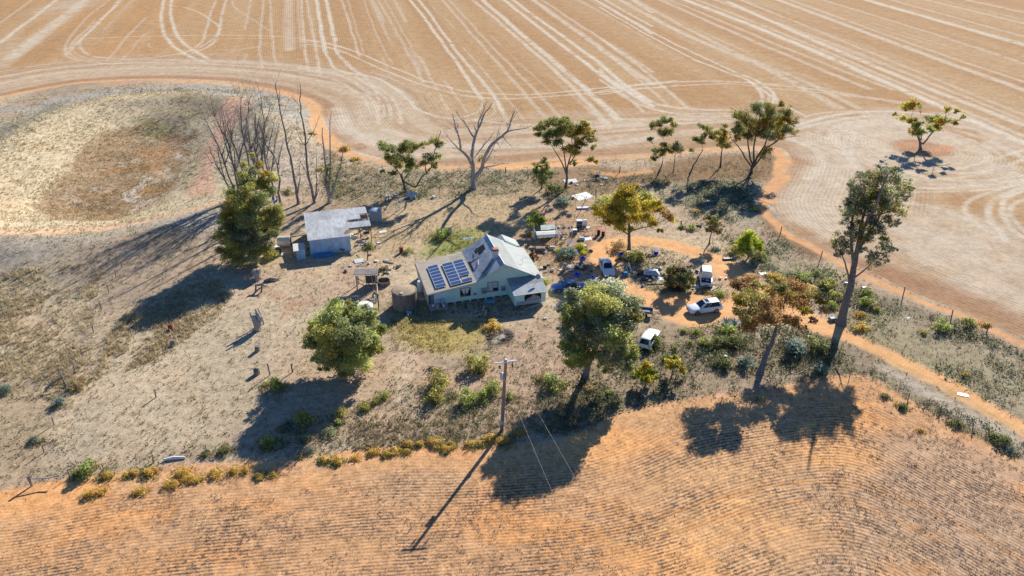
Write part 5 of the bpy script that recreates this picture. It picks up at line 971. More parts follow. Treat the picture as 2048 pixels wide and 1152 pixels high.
# torn opening and lifted sheets on the shaded slope
def on_l(x, y, dz=.0): return Vector((x, y, 3.24 + (x - 6.9) * (5.48 - 3.24) / (10.83 - 6.9) + dz))
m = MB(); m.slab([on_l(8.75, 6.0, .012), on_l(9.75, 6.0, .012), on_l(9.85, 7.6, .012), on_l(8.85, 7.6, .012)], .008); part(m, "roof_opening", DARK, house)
m = MB(); m.slab([on_l(8.3, 6.3, .05), on_l(8.75, 6.1, .22), on_l(8.8, 7.5, .2), on_l(8.35, 7.4, .05)], .01); m.slab([on_l(8.6, 5.6, .03), on_l(9.3, 5.65, .03), on_l(9.3, 6.0, .1), on_l(8.6, 5.95, .1)], .01); part(m, "lifted_sheet", mat("burnt_sheet", (.10, .10, .11), .7, var=.3), house)
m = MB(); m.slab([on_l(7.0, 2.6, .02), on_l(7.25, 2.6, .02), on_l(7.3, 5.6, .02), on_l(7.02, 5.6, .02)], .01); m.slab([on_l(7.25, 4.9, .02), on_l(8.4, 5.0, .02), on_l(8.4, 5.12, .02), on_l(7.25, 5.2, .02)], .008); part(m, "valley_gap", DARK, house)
m = MB(); m.box(on_l(8.15, 3.9, .06), (.12, 1.5, .05), R(-12), 0, R(-30)); part(m, "roof_plank", CREAM, house)
m = MB(); m.box(on_l(8.0, .6, .12), (.35, .3, .18), .3, 0, R(-30), bev=.04); part(m, "roof_vent", mat("terracotta", (.38, .2, .12), .9), house)
m = MB(); m.tube([on_l(8.1, .55, .06), on_l(9.2, 1.5, .07), on_l(10.4, 2.7, .07)], .05, 5); part(m, "flue_pipe", RUSTM, house)
# chimney on the ridge
m = MB(); m.box((10.35, 2.6, 5.55), (.75, .75, 1.5)); ch = part(m, "chimney", mat("limewashed_brick", (.66, .62, .58), .9, var=.15, scale=8, stain=(.4, .3, .25), stain_amt=.2), house)
m = MB(); m.box((10.35, 2.6, 6.36), (.88, .88, .14)); m.box((10.35, 2.6, 6.47), (.7, .7, .1)); part(m, "chimney_cap", BRICKR, ch)
# aerial on the sunny slope
m = MB(); m.tube([(14.2, 2.2, 3.6), (14.2, 2.2, 4.7)], .02, 5); m.tube([(13.8, 2.0, 4.6), (14.6, 2.4, 4.6)], .015, 4)
for k in range(5): m.tube([(13.85 + k * .17, 2.0 + k * .09 - .25, 4.6), (13.85 + k * .17, 2.0 + k * .09 + .25, 4.6)], .01, 4)
part(m, "aerial", GALV, house)
# solar panels on the lean-to
def on_lean(x, y, dz): return Vector((x, y, 2.28 + (x + .1) * (.98 / 7.15) + dz))
PV = mat("solar_cells", (.035, .065, .155), .28, var=.12, scale=3, spec=.55, coat=.3); ALU = mat("aluminium", (.66, .67, .68), .45, .3, var=.06)
pv0 = None; fr0 = None
def panel(x0, y0, pw=1.56, ph=.94):
    global pv0, fr0
    if pv0 is None:
        b = MB(); b.box((pw / 2, ph / 2, 0), (pw, ph, .035))
        pv0 = part(b, "solar_panel", ALU, house); c = MB()
        c.box((pw / 2, ph / 2, .02), (pw - .11, ph - .11, .012)); fr0 = part(c, "cell_sheet", PV, pv0); o = pv0
    else:
        o = pv0.copy(); col.objects.link(o); f_ = fr0.copy(); col.objects.link(f_); f_.parent = o
    o.location = on_lean(x0, y0, .14); o.rotation_euler = (0, -math.atan(.98 / 7.15), 0)
for i in range(7): panel(1.28, .45 + i * .96)
for i in range(7): panel(3.38, .15 + i * .96)
for i in range(7):
    if i != 1: panel(4.97, .15 + i * .96)
m = MB()
for x in (1.6, 2.5, 3.7, 4.6, 5.3, 6.2): m.tube([on_lean(x, .2, .09), on_lean(x, 7.1, .09)], .022, 4)
part(m, "panel_rail", ALU, house)
# front wall: windows, coolers, sheet, door
def window(x0, x1, z0, z1, y=0, parent=house, frame=None):
    b = MB(); t = .07
    for q in ((x0 - t, x1 + t, z1, z1 + t), (x0 - t, x1 + t, z0 - t - .02, z0), (x0 - t, x0, z0, z1), (x1, x1 + t, z0, z1)): front(b, *q, y, .06)
    front(b, (x0 + x1) / 2 - .025, (x0 + x1) / 2 + .025, z0, z1, y, .05)
    w_ = part(b, "window", frame or TIMBER, parent); b = MB(); front(b, x0, x1, z0, z1, y, .012); part(b, "pane", GLASS, w_); return w_
w1 = window(4.62, 6.02, 1.08, 2.32)
m = MB()
for s_, a in ((1, 4.66), (-1, 5.98)):
    pts = [(a, 2.30), (a + s_ * .64, 2.30), (a + s_ * .60, 1.7), (a + s_ * .48, 1.3), (a + s_ * .40, 1.42), (a + s_ * .2, 1.85)]
    if s_ > 0: pts = pts[::-1]
    m.prism(pts, XZ @ Matrix.Translation((0, 0, -.026)), .008)
part(m, "curtain", CREAM, w1)
m = MB(); front(m, 4.7, 5.3, 1.1, 1.2, -.014, .01); part(m, "sill_clutter", mat("orange_brown", (.4, .16, .07), .8), w1)
w2 = window(8.55, 10.0, 1.25, 2.68)
m = MB()
front(m, 8.6, 9.24, 1.3, 2.63, -.014, .008); front(m, 9.31, 9.95, 1.75, 2.63, -.014, .008); part(m, "blind", mat("pale_blind", (.50, .53, .52), .8), w2)
m = MB()
for a, b in (((9.31, 1.28), (9.96, 1.72)), ((9.31, 1.72), (9.96, 1.28))): m.tube([(a[0], -.045, a[1]), (b[0], -.045, b[1])], .025, 4)
part(m, "cross_brace", TIMBERD, w2)
GREYBOX = mat("grey_plastic", (.34, .36, .36), .6, var=.1); GRILLE = banded("louvre_grille", (.22, .23, .23), 2, .07, .6, 0, .1, dark=.35)
for nm, x0, x1, z0, z1, dpt in (("air_cooler", 7.55, 8.3, 1.3, 2.0, .55), ("air_conditioner", 10.4, 11.05, 1.2, 1.85, .35), ("wall_vent", 6.4, 6.9, 1.0, 1.4, .08)):
    b = MB(); b.box(((x0 + x1) / 2, -dpt / 2, (z0 + z1) / 2), (x1 - x0, dpt, z1 - z0), bev=.03); a_ = part(b, nm, GREYBOX, house); b = MB(); front(b, x0 + .08, x1 - .08, z0 + .1, z1 - .1, -dpt, .012); part(b, "grille", GRILLE, a_)
m = MB(); front(m, .95, 2.55, .3, 2.28, 0, .02); part(m, "patch_sheet", SHEETW, house)
m = MB(); front(m, .12, .85, .3, 2.12, 0, .015); dr = part(m, "door", mat("alcove_shade", (.10, .09, .085), .8), house); m = MB(); front(m, .42, .78, .5, 2.0, -.016, .03); part(m, "flywire_door", mat("dull_violet", (.26, .25, .29), .8), dr)  # dark panel behind the flywire door: the alcove's shade put into its colour
m = MB(); front(m, 1.05, 2.5, 1.1, 1.14, -.025, .03); part(m, "hose_rail", TIMBER, house)
m = MB(); m.tube([(7.02, -.03, 3.1), (7.02, -.03, .4)], .035, 5); m.tube([(11.2, -.04, 2.8), (11.2, -.04, .4)], .03, 5); part(m, "downpipe", WHITE, house)
# porch wing
m = MB(); m.prism([(0, WT), (3.35, WT), (3.35, 2.15), (0, 2.92)], Matrix.Translation((11.5, 0, 0)) @ Matrix(((0, 0, 1, 0), (-1, 0, 0, 0), (0, 1, 0, 0), (0, 0, 0, 1))), 4.45); part(m, "porch_wall", BOARD, house)
slope("porch_roof", [(11.3, -3.6, 2.16), (16.15, -3.6, 2.16), (16.1, -.01, 2.96), (11.3, -.01, 2.96)], IRON)
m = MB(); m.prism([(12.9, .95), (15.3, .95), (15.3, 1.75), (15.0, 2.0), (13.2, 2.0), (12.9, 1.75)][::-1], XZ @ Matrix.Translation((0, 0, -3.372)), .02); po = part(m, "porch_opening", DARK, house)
m = MB(); m.prism([(13.0, 1.0), (15.2, 1.0), (15.1, 1.3), (14.6, 1.6), (14.1, 1.85), (13.9, 1.5), (13.3, 1.2)][::-1], XZ @ Matrix.Translation((0, 0, -3.382)), .008); part(m, "torn_blind", mat("faded_canvas", (.30, .29, .31), .9), po)
m = MB(); front(m, 11.75, 15.25, .42, .92, -3.352, .02); part(m, "porch_panel", mat("blue_grey_sheet", (.34, .37, .42), .8), house)
m = MB(); m.tube([(11.3, -3.64, 2.12), (16.15, -3.64, 2.12)], .06, 5); part(m, "porch_gutter", WHITE, house)
m = MB(); m.tube([(15.4, -1.3, 2.65), (15.4, -1.3, 3.25)], .025, 5); M_ = Matrix.Translation((15.4, -1.38, 3.35)) @ Matrix.Rotation(R(60), 4, 'X')
m.lathe([(.02, .0), (.2, .02), (.36, .1), (.37, .11), (.2, .05), (.02, .03)], 18, (0, 0, 0), M_); part(m, "satellite_dish", GREYBOX, house)
# ---------------------------------------------------------------- shed
S0 = P(622, 512); S1 = P(703, 502); SA = math.atan2(S1.y - S0.y, S1.x - S0.x); S0.z = 0
shed = empty("tin_shed", S0, SA, "low corrugated iron shed with patched grey roof and open bay", "shed")
zf = on_plane(619, 481, S0.y - .2).z; SW, SD, EX = (S1 - S0).length, 8.6, 3.5
zb = zf + .75
SIRON = banded("shed_roof_iron", (.43, .45, .47), 0, .15, .85, 0, .2, (.28, .15, .09), .17, .84, .5, (2.0, 2.9, 9), (1.4, .5, 1)); SWALL = banded("shed_wall_iron", (.40, .56, .72), 0, .15, .6, .15, .2, (.28, .18, .13), .14, .8, .5, None, (1, 1, .5))
m = MB(); m.prism([(0, 0), (SD, 0), (SD, zb - .1), (0, zf - .1)], Matrix(((0, 0, 1, 0), (1, 0, 0, 0), (0, 1, 0, 0), (0, 0, 0, 1))), SW); part(m, "wall", SWALL, shed)
def zr(y): return zf + (zb - zf) * y / SD
m = MB(); m.slab([(-.2, -.25, zr(-.25)), (SW + .1, -.25, zr(-.25)), (SW + .1, SD + .3, zr(SD + .3)), (-.2, SD + .3, zr(SD + .3))], .05); part(m, "roof", SIRON, shed)
def piece(x0, x1, y0, y1, dz, nm="bay_roof"):
    b = MB(); b.slab([(x0, y0, zr(y0) + dz), (x1, y0, zr(y0) + dz), (x1, y1, zr(y1) + dz), (x0, y1, zr(y1) + dz)], .04); return part(b, nm, SIRON, shed)
piece(SW + .1, SW + EX, 6.6, SD + .3, -.03); piece(SW + .1, SW + 2.3, 5.0, 6.58, -.03); piece(SW - .1, SW + EX + .1, 2.2, 4.1, .02)
for x, y in ((SW + EX, 2.3), (SW + EX, 5.6), (SW + EX, SD), (SW + 1.8, 2.3), (SW + 1.8, SD)): part(MB().tube([(x, y, 0), (x, y, zr(y) - .05)], .07, 6), "post", RUSTM, shed)
m = MB()
for y in (2.3, 4.1, 5.0, 6.6, SD): m.tube([(SW + .05, y, zr(y) - .1), (SW + EX, y, zr(y) - .1)], .05, 4)
m.tube([(SW + EX, 2.2, zr(2.2) - .08), (SW + EX, SD + .2, zr(SD) - .08)], .05, 4); m.tube([(SW + 1.9, 4.1, zr(4.1) - .08), (SW + 1.9, 6.6, zr(6.6) - .08)], .05, 4)
part(m, "rafter", TIMBER, shed)
m = MB(); m.box((SW + .14, 1.1, zr(1.0) - .45), (.09, 2.2, .16), 0, R(4)); part(m, "barge_board", WHITE, shed)
m = MB(); m.slab([(SW - .9, .5, zr(.5) + .012), (SW + .12, .6, zr(.6) + .012), (SW + .12, 1.9, zr(1.9) + .012), (SW - .5, 1.6, zr(1.6) + .012)], .01); part(m, "rusty_sheet", RUSTM, shed)
m = MB(); m.box((SW - 1.4, -.02, .45), (.8, .03, .35), ry=.3); part(m, "rust_hole", RUSTM, shed)
# annexe at the shed's left end
m = MB(); m.prism([(0, 0), (1.8, 0), (1.8, 1.75), (0, 1.6)], Matrix.Translation((-2.15, -.9, 0)) @ Matrix(((0, 0, 1, 0), (1, 0, 0, 0), (0, 1, 0, 0), (0, 0, 0, 1))), 1.35); an_ = part(m, "annexe", SWALL, shed)
m = MB(); m.slab([(-2.5, -1.0, 1.63), (-.75, -1.0, 1.63), (-.75, 1.2, 1.86), (-2.5, 1.2, 1.86)], .04); part(m, "annexe_roof", mat("pale_sheet", (.60, .59, .55), .7, var=.15, stain=(.4, .32, .25), stain_amt=.2), an_)
m = MB()
for x, y in ((-2.9, 3.0), (-2.9, 5.2), (-.3, 5.2)): m.tube([(x, y, 0), (x, y, 1.3)], .08, 5)
m.tube([(-2.9, 5.2, 1.2), (-.2, 5.2, 1.3)], .07, 5); m.tube([(-2.9, 3.0, 1.1), (-.2, 3.2, 1.1)], .06, 5); m.tube([(-2.9, 3.0, .6), (-2.9, 5.2, .6)], .05, 5); part(m, "yard_rail", TIMBER, shed)
def W2(o, p): return Matrix.Translation(o.location) @ Matrix.Rotation(o.rotation_euler.z, 4, 'Z') @ Vector(p)
# things by the shed
BLUET = mat("blue_tarp", (.04, .17, .36), .6, var=.25, scale=3)
def thing1(name, mb, m, loc, rz, label, cat, group=None, shade=False):
    return tag(mb.build(name, m, None, shade, loc, rz), label, cat, group)
m = MB(); prof = [(-.35, 0), (-.36, .22), (-.2, .48), (.1, .52), (.3, .36), (.4, 0)]
m.prism(prof, Matrix(((0, 0, 1, 0), (1, 0, 0, 0), (0, 1, 0, 0), (0, 0, 0, 1))), 3.1); thing1("tarp_bundle", m, BLUET, W2(shed, (.35, -.75, 0)), SA, "long blue tarpaulin bundle against the shed's front wall", "tarpaulin")
for (u, v, rz, ry, ln, lab) in [((548), 510, R(-38), 0, 2.1, "pale corrugated water tank tipped on its side, end open"), (570, 492, R(8), 0, 2.0, "grey water tank lying on its side behind the pale tipped one")]:
    B = P(u, v); rt = empty("water_tank", B, rz, lab, "tank"); b = MB(); Mx = Matrix.Translation((0, 0, .85)) @ Matrix.Rotation(R(90), 4, 'Y')
    b.lathe([(.85, -ln / 2)] + [(.85 + (.02 if k % 2 else 0), -ln / 2 + ln * k / 16) for k in range(17)] + [(.85, ln / 2)], 24, (0, 0, 0), Mx)
    part(b, "shell", mat("tank_iron_%d" % int(rz > 0), (.66, .62, .55) if rz < 0 else (.50, .50, .46), .6, .1, .15, 2, stain=(.36, .26, .18), stain_amt=.25), rt, True)
    b = MB(); b.lathe([(.80, ln / 2 + .005), (.80, ln / 2 + .012)], 24, (0, 0, 0), Mx); part(b, "open_end", mat("brown_dark", (.14, .10, .08), .9), rt)
B = P(752, 440); m = MB(); ring = [(1.05, 0, 2.1), (.75, .75, 2.1), (0, 1.05, 2.1), (-.75, .75, 2.1), (-1.05, 0, 2.1), (-.75, -.75, 2.1), (0, -1.05, 2.1), (.75, -.75, 2.1)]
rt = empty("water_tank", B, SA, "squat blue-grey corrugated tank just right of the shed's open bay", "tank")
m = MB(); m.lathe([(1.05, 0)] + [(1.05 + (.03 if k % 2 else 0), .1 + k * .12) for k in range(16)], 28); part(m, "shell", banded("blue_tank_iron", (.30, .37, .44), 2, .24, .55, .15, .15, (.25, .17, .12), .1), rt, True)
m = MB(); m.lathe([(1.09, 1.92), (1.0, 1.99), (.2, 2.1)], 28); part(m, "lid", banded("blue_tank_lid", (.30, .37, .45), 0, .2, .55, .15), rt, True)
# concrete tank
B = P(806, 600); TZ = 2.6; rt = empty("concrete_tank", Vector((-14.85, 95.5, 0)), 0, "round stained concrete water tank left of the farmhouse", "tank")
m = MB(); m.lathe([(1.72, -.1), (1.72, 2.35), (1.76, 2.36), (1.76, TZ - .06), (1.66, TZ)], 48); part(m, "wall", CONC, rt, True)
m = MB(); m.lathe([(1.67, TZ - .02), (1.2, TZ + .05), (1.0, TZ + .12), (.3, TZ + .17), (.02, TZ + .18)], 40); part(m, "roof", mat("sandy_concrete", (.36, .27, .17), .95, var=.2, scale=1.6, stain=(.30, .25, .19), stain_amt=.45), rt, True)
m = MB(); m.lathe([(.26, TZ + .03), (.26, TZ + .13), (.20, TZ + .14)], 16, (-.2, -1.15, 0)); part(m, "hatch", mat("sandy_concrete2", (.44, .36, .27), .95), rt)
B = P(841, 588); rt = empty("hot_water_cylinder", B, .2, "pale upright cylinder standing between the concrete tank and the house wall", "cylinder")
m = MB(); m.lathe([(.36, .5), (.40, .55), (.40, 2.0), (.34, 2.1), (.05, 2.14)], 20); part(m, "body", mat("pale_blue_enamel", (.55, .62, .66), .4), rt, True)
m = MB(); [m.box((x, y, .25), (.12, .12, .55)) for x in (-.25, .25) for y in (-.25, .25)]; part(m, "stand", TIMBER, rt)
# round trough, white lid tank, timber stand
B = P(768, 568); m = MB(); m.lathe([(.95, -.05), (.95, .62), (.86, .62), (.86, .12), (.02, .1)], 28); rt = thing1("round_trough", m, CONC, B, 0, "low round concrete trough behind the concrete tank", "trough", None, True)
B = P(730, 622); rt = empty("water_tank", B, 0, "low white round tank half hidden behind the dense green tree", "tank"); m = MB(); m.lathe([(1.15, 0), (1.15, .9), (1.1, .96)], 28); part(m, "wall", WHITE, rt, True); m = MB(); m.lathe([(1.12, .93), (.7, 1.05), (.05, 1.1)], 28); part(m, "lid", WHITE, rt, True)
B = P(733, 578); rt = empty("timber_stand", B, R(4), "tall weathered timber stand with slatted top and fallen braces", "stand")
for x in (-1.3, 1.4):
    for y in (-.1, 1.5): part(MB().tube([(x, y, -.2), (x + .02, y, 2.3)], .09, 6), "post", TIMBER, rt)
m = MB()
for k in range(14): m.box((-1.55 + k * .25, .7, 2.42), (.17, 2.3 + .25 * random.random(), .06))
for k in range(5): m.box((.05, .05 + k * .36, 2.49), (3.4, .22, .04))
part(m, "slatted_top", TIMBER, rt)
m = MB(); m.tube([(-1.3, -.1, 1.9), (.6, -.3, .9)], .05, 5); m.tube([(-1.3, -.1, 1.2), (.9, -.3, .15)], .05, 5); m.tube([(0, -.2, 1.0), (1.4, -.1, 1.2)], .06, 5); m.tube([(.9, -.1, 2.3), (1.1, -.3, .1)], .07, 5); part(m, "brace", TIMBER, rt)
m = MB(); m.box((1.35, .9, 1.1), (.05, 1.3, 2.1)); m.box((.6, 1.5, 1.1), (1.6, .05, 2.0)); part(m, "dark_board", TIMBERD, rt)
for (u0, v0, h, lab, mm_) in [(735, 520, 1.6, "thin leaning steel post behind the timber stand", RUSTM), (758, 622, 2.6, "tall dark post between white tank and concrete tank", TIMBERD), (750, 605, 1.2, "bent pale pipe post right of the timber stand", WHITE), (312, 795, 1.15, "lone grey post in the open straw paddock", TIMBER), (540, 750, 1.7, "thick grey post stump among tufts left of the dense tree", TIMBER), (585, 745, 1.1, "short thin post nearest the dense tree's left side", TIMBERD), (1164, 760, .9, "short stake at the broad gum's foot", TIMBERD), (1362, 452, 1.0, "charred black stump post above the driveway loop", BLACKP), (1191, 405, 2.4, "thin steel post beside the white sheet", RUSTM), (1239, 345, 1.3, "leaning post at the bare sand below the outer track", TIMBERD), (1011, 346, 1.2, "post with fallen brace near the dead gum", TIMBERD), (1056, 358, 1.0, "dark post left of the bushy sapling", TIMBERD)]:
    B = P(u0, v0); m = MB(); t = Vector((rng.normal() * .08, rng.normal() * .08, 1)) * h; m.tube([(0, 0, -.2), t * .5, t], [.09 if h < 2 else .08] * 3, 6); thing1("post", m, mm_, B, 0, lab, "post")
m = MB(); m.tube([(0, 0, 0), (1.2, 1.3, 2.4)], .05, 6); thing1("pole", m, TIMBERD, P(1160, 424), 0, "long dark pole leaning over the white and blue junk below the white sheet", "pole")
# bent trunks of an old hand fence right of the stand
m = MB(); m.tube([(0, 0, 0), (.1, 1.0, .9), (-.1, 2.3, 1.0), (-.3, 3.3, 1.3)], [.12, .11, .1, .08], 7); thing1("curved_log", m, DEADW, P(752, 606), 0, "long pale curved log lying beside the timber stand", "log")
m = MB(); m.tube([(0, 0, .2), (.3, -.7, .6), (.1, -1.5, .5)], [.12, .11, .07], 7); thing1("curved_log", m, RUSTM, P(752, 582), 0, "short rusty curved strip right of the pale curved log", "strip")
# table of clutter in front of the left end of the house
B = W2(house, (1.0, -1.6, 0)); rt = empty("outdoor_table", B, HA, "slatted table heaped with clutter at the house's left front corner", "table")
m = MB()
for k in range(7): m.box((.1, -.75 + k * .25, .95), (2.5, .16, .05))
part(m, "tabletop", TIMBER, rt)
[part(MB().tube([(x, y, 0), (x, y, .95)], .05, 5), "leg", TIMBER, rt) for x in (-.9, 1.1) for y in (-.6, .6)]
for k in range(16):
    b = MB(); sz = (.12 + .3 * rng.random(), .1 + .25 * rng.random(), .08 + .22 * rng.random()); b.box((0, 0, sz[2] / 2), sz, rng.random() * 3, bev=.03)
    c_ = [(.6, .45, .35), (.65, .62, .55), (.2, .35, .35), (.06, .07, .10), (.5, .3, .2), (.7, .55, .6)][k % 6]
    o = b.build("clutter", mat("clutter_%d" % (k % 6), c_, .7), None); o.location = W2(rt, (-.9 + 1.9 * rng.random(), -.65 + 1.2 * rng.random(), .978)); tag(o, "small household odds and ends heaped on the slatted table", "clutter", "clutter on the slatted table")
m = MB(); m.tube([(0, 0, 0), (0, .02, .9), (.0, .1, 1.35)], .02, 5); thing1("stake", m, TIMBER, W2(house, (1.9, -2.3, 0)), 0, "thin stake standing in front of the cluttered table", "stake")
B = W2(house, (2.1, -.5, 0)); rt = empty("folding_chair", B, HA + .2, "grey chair leaning on the blue patch of the house wall", "chair")
m = MB(); m.tube([(-.35, 0, 0), (-.3, .3, 1.2), (0, .38, 1.35), (.3, .3, 1.2), (.35, 0, 0)], .03, 6); part(m, "frame", GALV, rt); m = MB(); m.box((0, .22, .85), (.55, .03, .7), rx=R(-14)); part(m, "backrest", mat("pale_mesh", (.5, .55, .58), .8), rt)
m = MB(); m.box((0, 0, .06), (1.5, .9, .12), bev=.05); thing1("blue_tub", m, mat("light_blue_plastic", (.18, .40, .55), .5), W2(house, (8.6, -.75, 0)), HA, "light blue crumpled sheet on the ground under the cross-braced window", "sheet")
m = MB(); [m.box((0, -.25 * k, .04 + .02 * k), (2.6 - .3 * k, .16, .04), R(5 * k)) for k in range(4)]; thing1("loose_boards", m, TIMBER, W2(house, (10.4, -2.2, 0)), HA, "stack of grey loose boards in the shade left of the porch", "boards")
for x, y, a, l_, lab in ((5.7, -4.2, .3, .7, "short pale stick on the shaded grass below the curtained window"), (6.9, -3.4, 1.3, .9, "pale upright stake leaning at the edge of the house's shadow"), (7.1, -4.4, 1.45, .9, "pale stake standing at the sunny edge of the house's shadow"), (2.3, -.9, 1.5, .5, "short pale peg at the foot of the mint wall"), (12.5, -4.2, .1, 3.0, "long pale pipe lying along the porch front")):
    m = MB(); d = Vector((math.cos(a), .2, math.sin(a))) * l_; m.tube([(0, 0, .03), d + Vector((0, 0, .03))], .035, 5); thing1("stick", m, WHITE, W2(house, (x, y, 0)), HA, lab, "stick")
# tin lean-tos in the junk yard
B = P(1076, 488); JA = R(8); rt = empty("tin_lean_to", B, JA, "low tin lean-to with curved grey sheets on posts right of the house", "lean-to")
[part(MB().tube([(x, y, 0), (x, y, 1.5)], .06, 5), "post", TIMBER, rt) for x in (0, 2.9) for y in (0, 2.4)]
m = MB(); pts = [(-.25, 1.25), (.2, 1.5), (.9, 1.66), (1.3, 1.62)]
for i in range(3): m.slab([(-.2, pts[i][0], pts[i][1]), (3.2, pts[i][0], pts[i][1]), (3.2, pts[i + 1][0], pts[i + 1][1]), (-.2, pts[i + 1][0], pts[i + 1][1])], .03)
part(m, "roof_sheet", mat("pale_tin", (.56, .56, .50), .6, .1, .12), rt)
m = MB(); m.slab([(.7, 1.7, 1.6), (3.3, 1.7, 1.6), (3.1, 2.9, 1.95), (.9, 2.9, 1.95)], .03); part(m, "upper_sheet", banded("ribbed_tin", (.46, .52, .48), 0, .2, .6, .1), rt)
m = MB(); m.box((-.35, 1.5, 1.0), (.05, 1.2, 1.6)); part(m, "side_sheet", SWALL, rt)
m = MB(); m.box((1.5, 2.2, .75), (2.9, .05, 1.4)); part(m, "back_wall", TIMBERD, rt)
B = P(1118, 482); rt = empty("bird_cage", B, JA, "wire aviary frame of pale posts beside the tin lean-to", "aviary")
[part(MB().tube([(x, y, 0), (x, y, 1.8)], .06, 5), "post", mat("silvered_timber", (.42, .42, .40), .8), rt) for x in (-.3, .9, 2.0) for y in (-.4, 1.4)]
m = MB(); m.tube([(-1.0, 1.4, 1.82), (2.2, 1.4, 1.82)], .06, 5); m.tube([(-.3, -.4, 1.75), (2.0, -.4, 1.75)], .05, 5); m.tube([(-.3, -.4, 1.78), (-.3, 1.4, 1.82)], .05, 5); m.tube([(2.0, -.4, 1.78), (2.0, 1.4, 1.82)], .05, 5); part(m, "rail", CREAM, rt)
m = MB()
for k in range(14): m.tube([(-.3 + k * .176, 1.42, .1), (-.3 + k * .176, 1.42, 1.8)], .012, 3)
part(m, "wire_mesh", GALV, rt)
# ---------------------------------------------------------------- power pole
B = P(1003, 862); tp_ = on_plane(1012, 720, B.y - .6); ln = tp_ - B; pole = empty("power_pole", B, 0, "tall timber power pole with white crossarm and transformer at the field edge", "power pole")
POLEW = mat("pole_timber", (.27, .20, .165), .9, var=.25, scale=5, stretch=(1, 1, .15), stain=(.14, .11, .09), stain_amt=.3)
m = MB(); m.tube([Vector((0, 0, -.4)), ln * .5, ln], [.21, .18, .15], 12); part(m, "pole", POLEW, pole, True)
m = MB(); m.tube([ln * .115, ln * .165], [.225, .222], 14); part(m, "metal_band", mat("dull_tin", (.42, .47, .48), .5, .2), pole)
m = MB(); m.tube([ln, ln + Vector((0, 0, .12))], [.17, .12], 12); part(m, "cap", ALU, pole)
ca = ln * .985; d_ = Vector((1.18, .22, .06)).normalized(); m = MB(); T0 = ca + Vector((0, -.16, 0))
m.box(T0, (2.3, .12, .14), math.atan2(d_.y, d_.x), 0, R(-2)); part(m, "crossarm", ALU, pole)
for s_ in (-.62, .68):
    b = MB(); q = T0 + d_ * s_; b.tube([q, q + Vector((.02, 0, -.3))], .015, 5); b.lathe([(.03, -.3), (.09, -.33), (.04, -.37), (.09, -.41), (.04, -.45), (.09, -.49), (.03, -.54)], 10, q); b.lathe([(.02, -.54), (.07, -.6), (.07, -.72), (.02, -.78)], 10, q); part(b, "insulator", mat("brown_ceramic", (.06, .05, .055), .3), pole)
m = MB(); q = ln * .79 + Vector((-.33, -.05, 0)); m.lathe([(.02, -.38), (.19, -.36), (.2, .3), (.16, .36), (.04, .42)], 16, q); part(m, "transformer", mat("light_grey_enamel", (.55, .57, .60), .4), pole, True)
m = MB(); m.tube([T0 + d_ * -.62 + Vector((0, 0, -.78)), q + Vector((-.25, 0, .5)), q + Vector((-.05, 0, .42))], .015, 4); m.tube([q + Vector((0, -.05, -.36)), ln * .66 + Vector((.1, -.2, 0)), ln * .5 + Vector((.17, -.1, 0)), ln * .15 + Vector((.2, -.1, 0))], .015, 4); part(m, "lead_wire", GREYBOX, pole)
m = MB(); m.box(ln * .42 + Vector((.2, -.12, 0)), (.1, .08, .3)); part(m, "meter_box", GREYBOX, pole)
for (ua, va), (ub, vb), lab in (((1017, 740), (1110, 988), "left of two thin overhead wires falling over the red field"), ((1037, 728), (1150, 946), "right of two thin overhead wires falling over the red field")):
    a = B + T0 + d_ * (-.62 if ua < 1030 else .68) + Vector((0, 0, -.75)); far = Vector(flat(ub, vb) + (0,)); 
    # the line runs on towards the viewer's side, still well above the ground
    h_end = 7.9; x_, y_, dz_ = ray(ub, vb); t_e = (CAM_H - h_end) / -dz_; e = Vector((x_ * t_e, y_ * t_e, h_end)); e2 = a + (e - a) * 2.6
    b = MB(); pts = []
    for k in range(13): t = k / 12; pts.append(a.lerp(e2, t) - Vector((0, 0, .5 * math.sin(math.pi * t))))
    b.tube(pts, .011, 4); tag(b.build("overhead_wire", mat("wire_metal", (.50, .40, .30), .5, .4)), lab, "wire")
# ---------------------------------------------------------------- fences
def fence(name, label, pts, h=1.1, wires=4, post=.05, every=None, mm=RUSTM, strainers=()):
    B = P(*pts[0]); rt = empty(name, B, 0, label, "fence"); q = [P(*p) for p in pts]
    for i, p in enumerate(q):
        st = i in strainers; b = MB(); hh = h * (1.15 if st else .9 + .2 * rng.random()); l_ = Vector((rng.normal() * .05, rng.normal() * .05, 1)) * hh
        b.tube([p - B - Vector((0, 0, .2)), p - B + l_], .11 if st else post, 6); part(b, "post", TIMBER if st else mm, rt)
    b = MB()
    for w_ in range(wires):
        for i in range(len(q) - 1):
            a, c = q[i] - B + Vector((0, 0, h * (.25 + .22 * w_))), q[i + 1] - B + Vector((0, 0, h * (.25 + .22 * w_))); b.tube([a, a.lerp(c, .5) - Vector((0, 0, .03)), c], .004, 3, False)
    part(b, "wire", RUSTM, rt); return rt
fence("wire_fence", "wire fence with thin steel posts along the sand edge", [(64, 972), (140, 955), (208, 944), (308, 925), (414, 905), (520, 892), (640, 876), (778, 858), (900, 872)], 1.1, strainers=(0,))
fence("wire_fence", "old leaning wire fence dividing the two left paddocks", [(243, 535), (232, 555), (218, 585), (203, 620), (187, 665), (165, 712), (150, 745), (108, 850), (88, 905), (64, 972)], 1.2, 3, .07, mm=TIMBER)
fence("wire_fence", "wire fence between driveway bank and stubble field, right side", [(1560, 470), (1640, 520), (1705, 555), (1806, 592), (1902, 640), (1973, 665), (2060, 705)], 1.5, 4, .08, mm=TIMBERD)
fence("wire_fence", "wire fence along the red sand below the driveway", [(1700, 752), (1815, 802), (1880, 826), (1945, 860), (2060, 925)], 1.1, 3, .05)
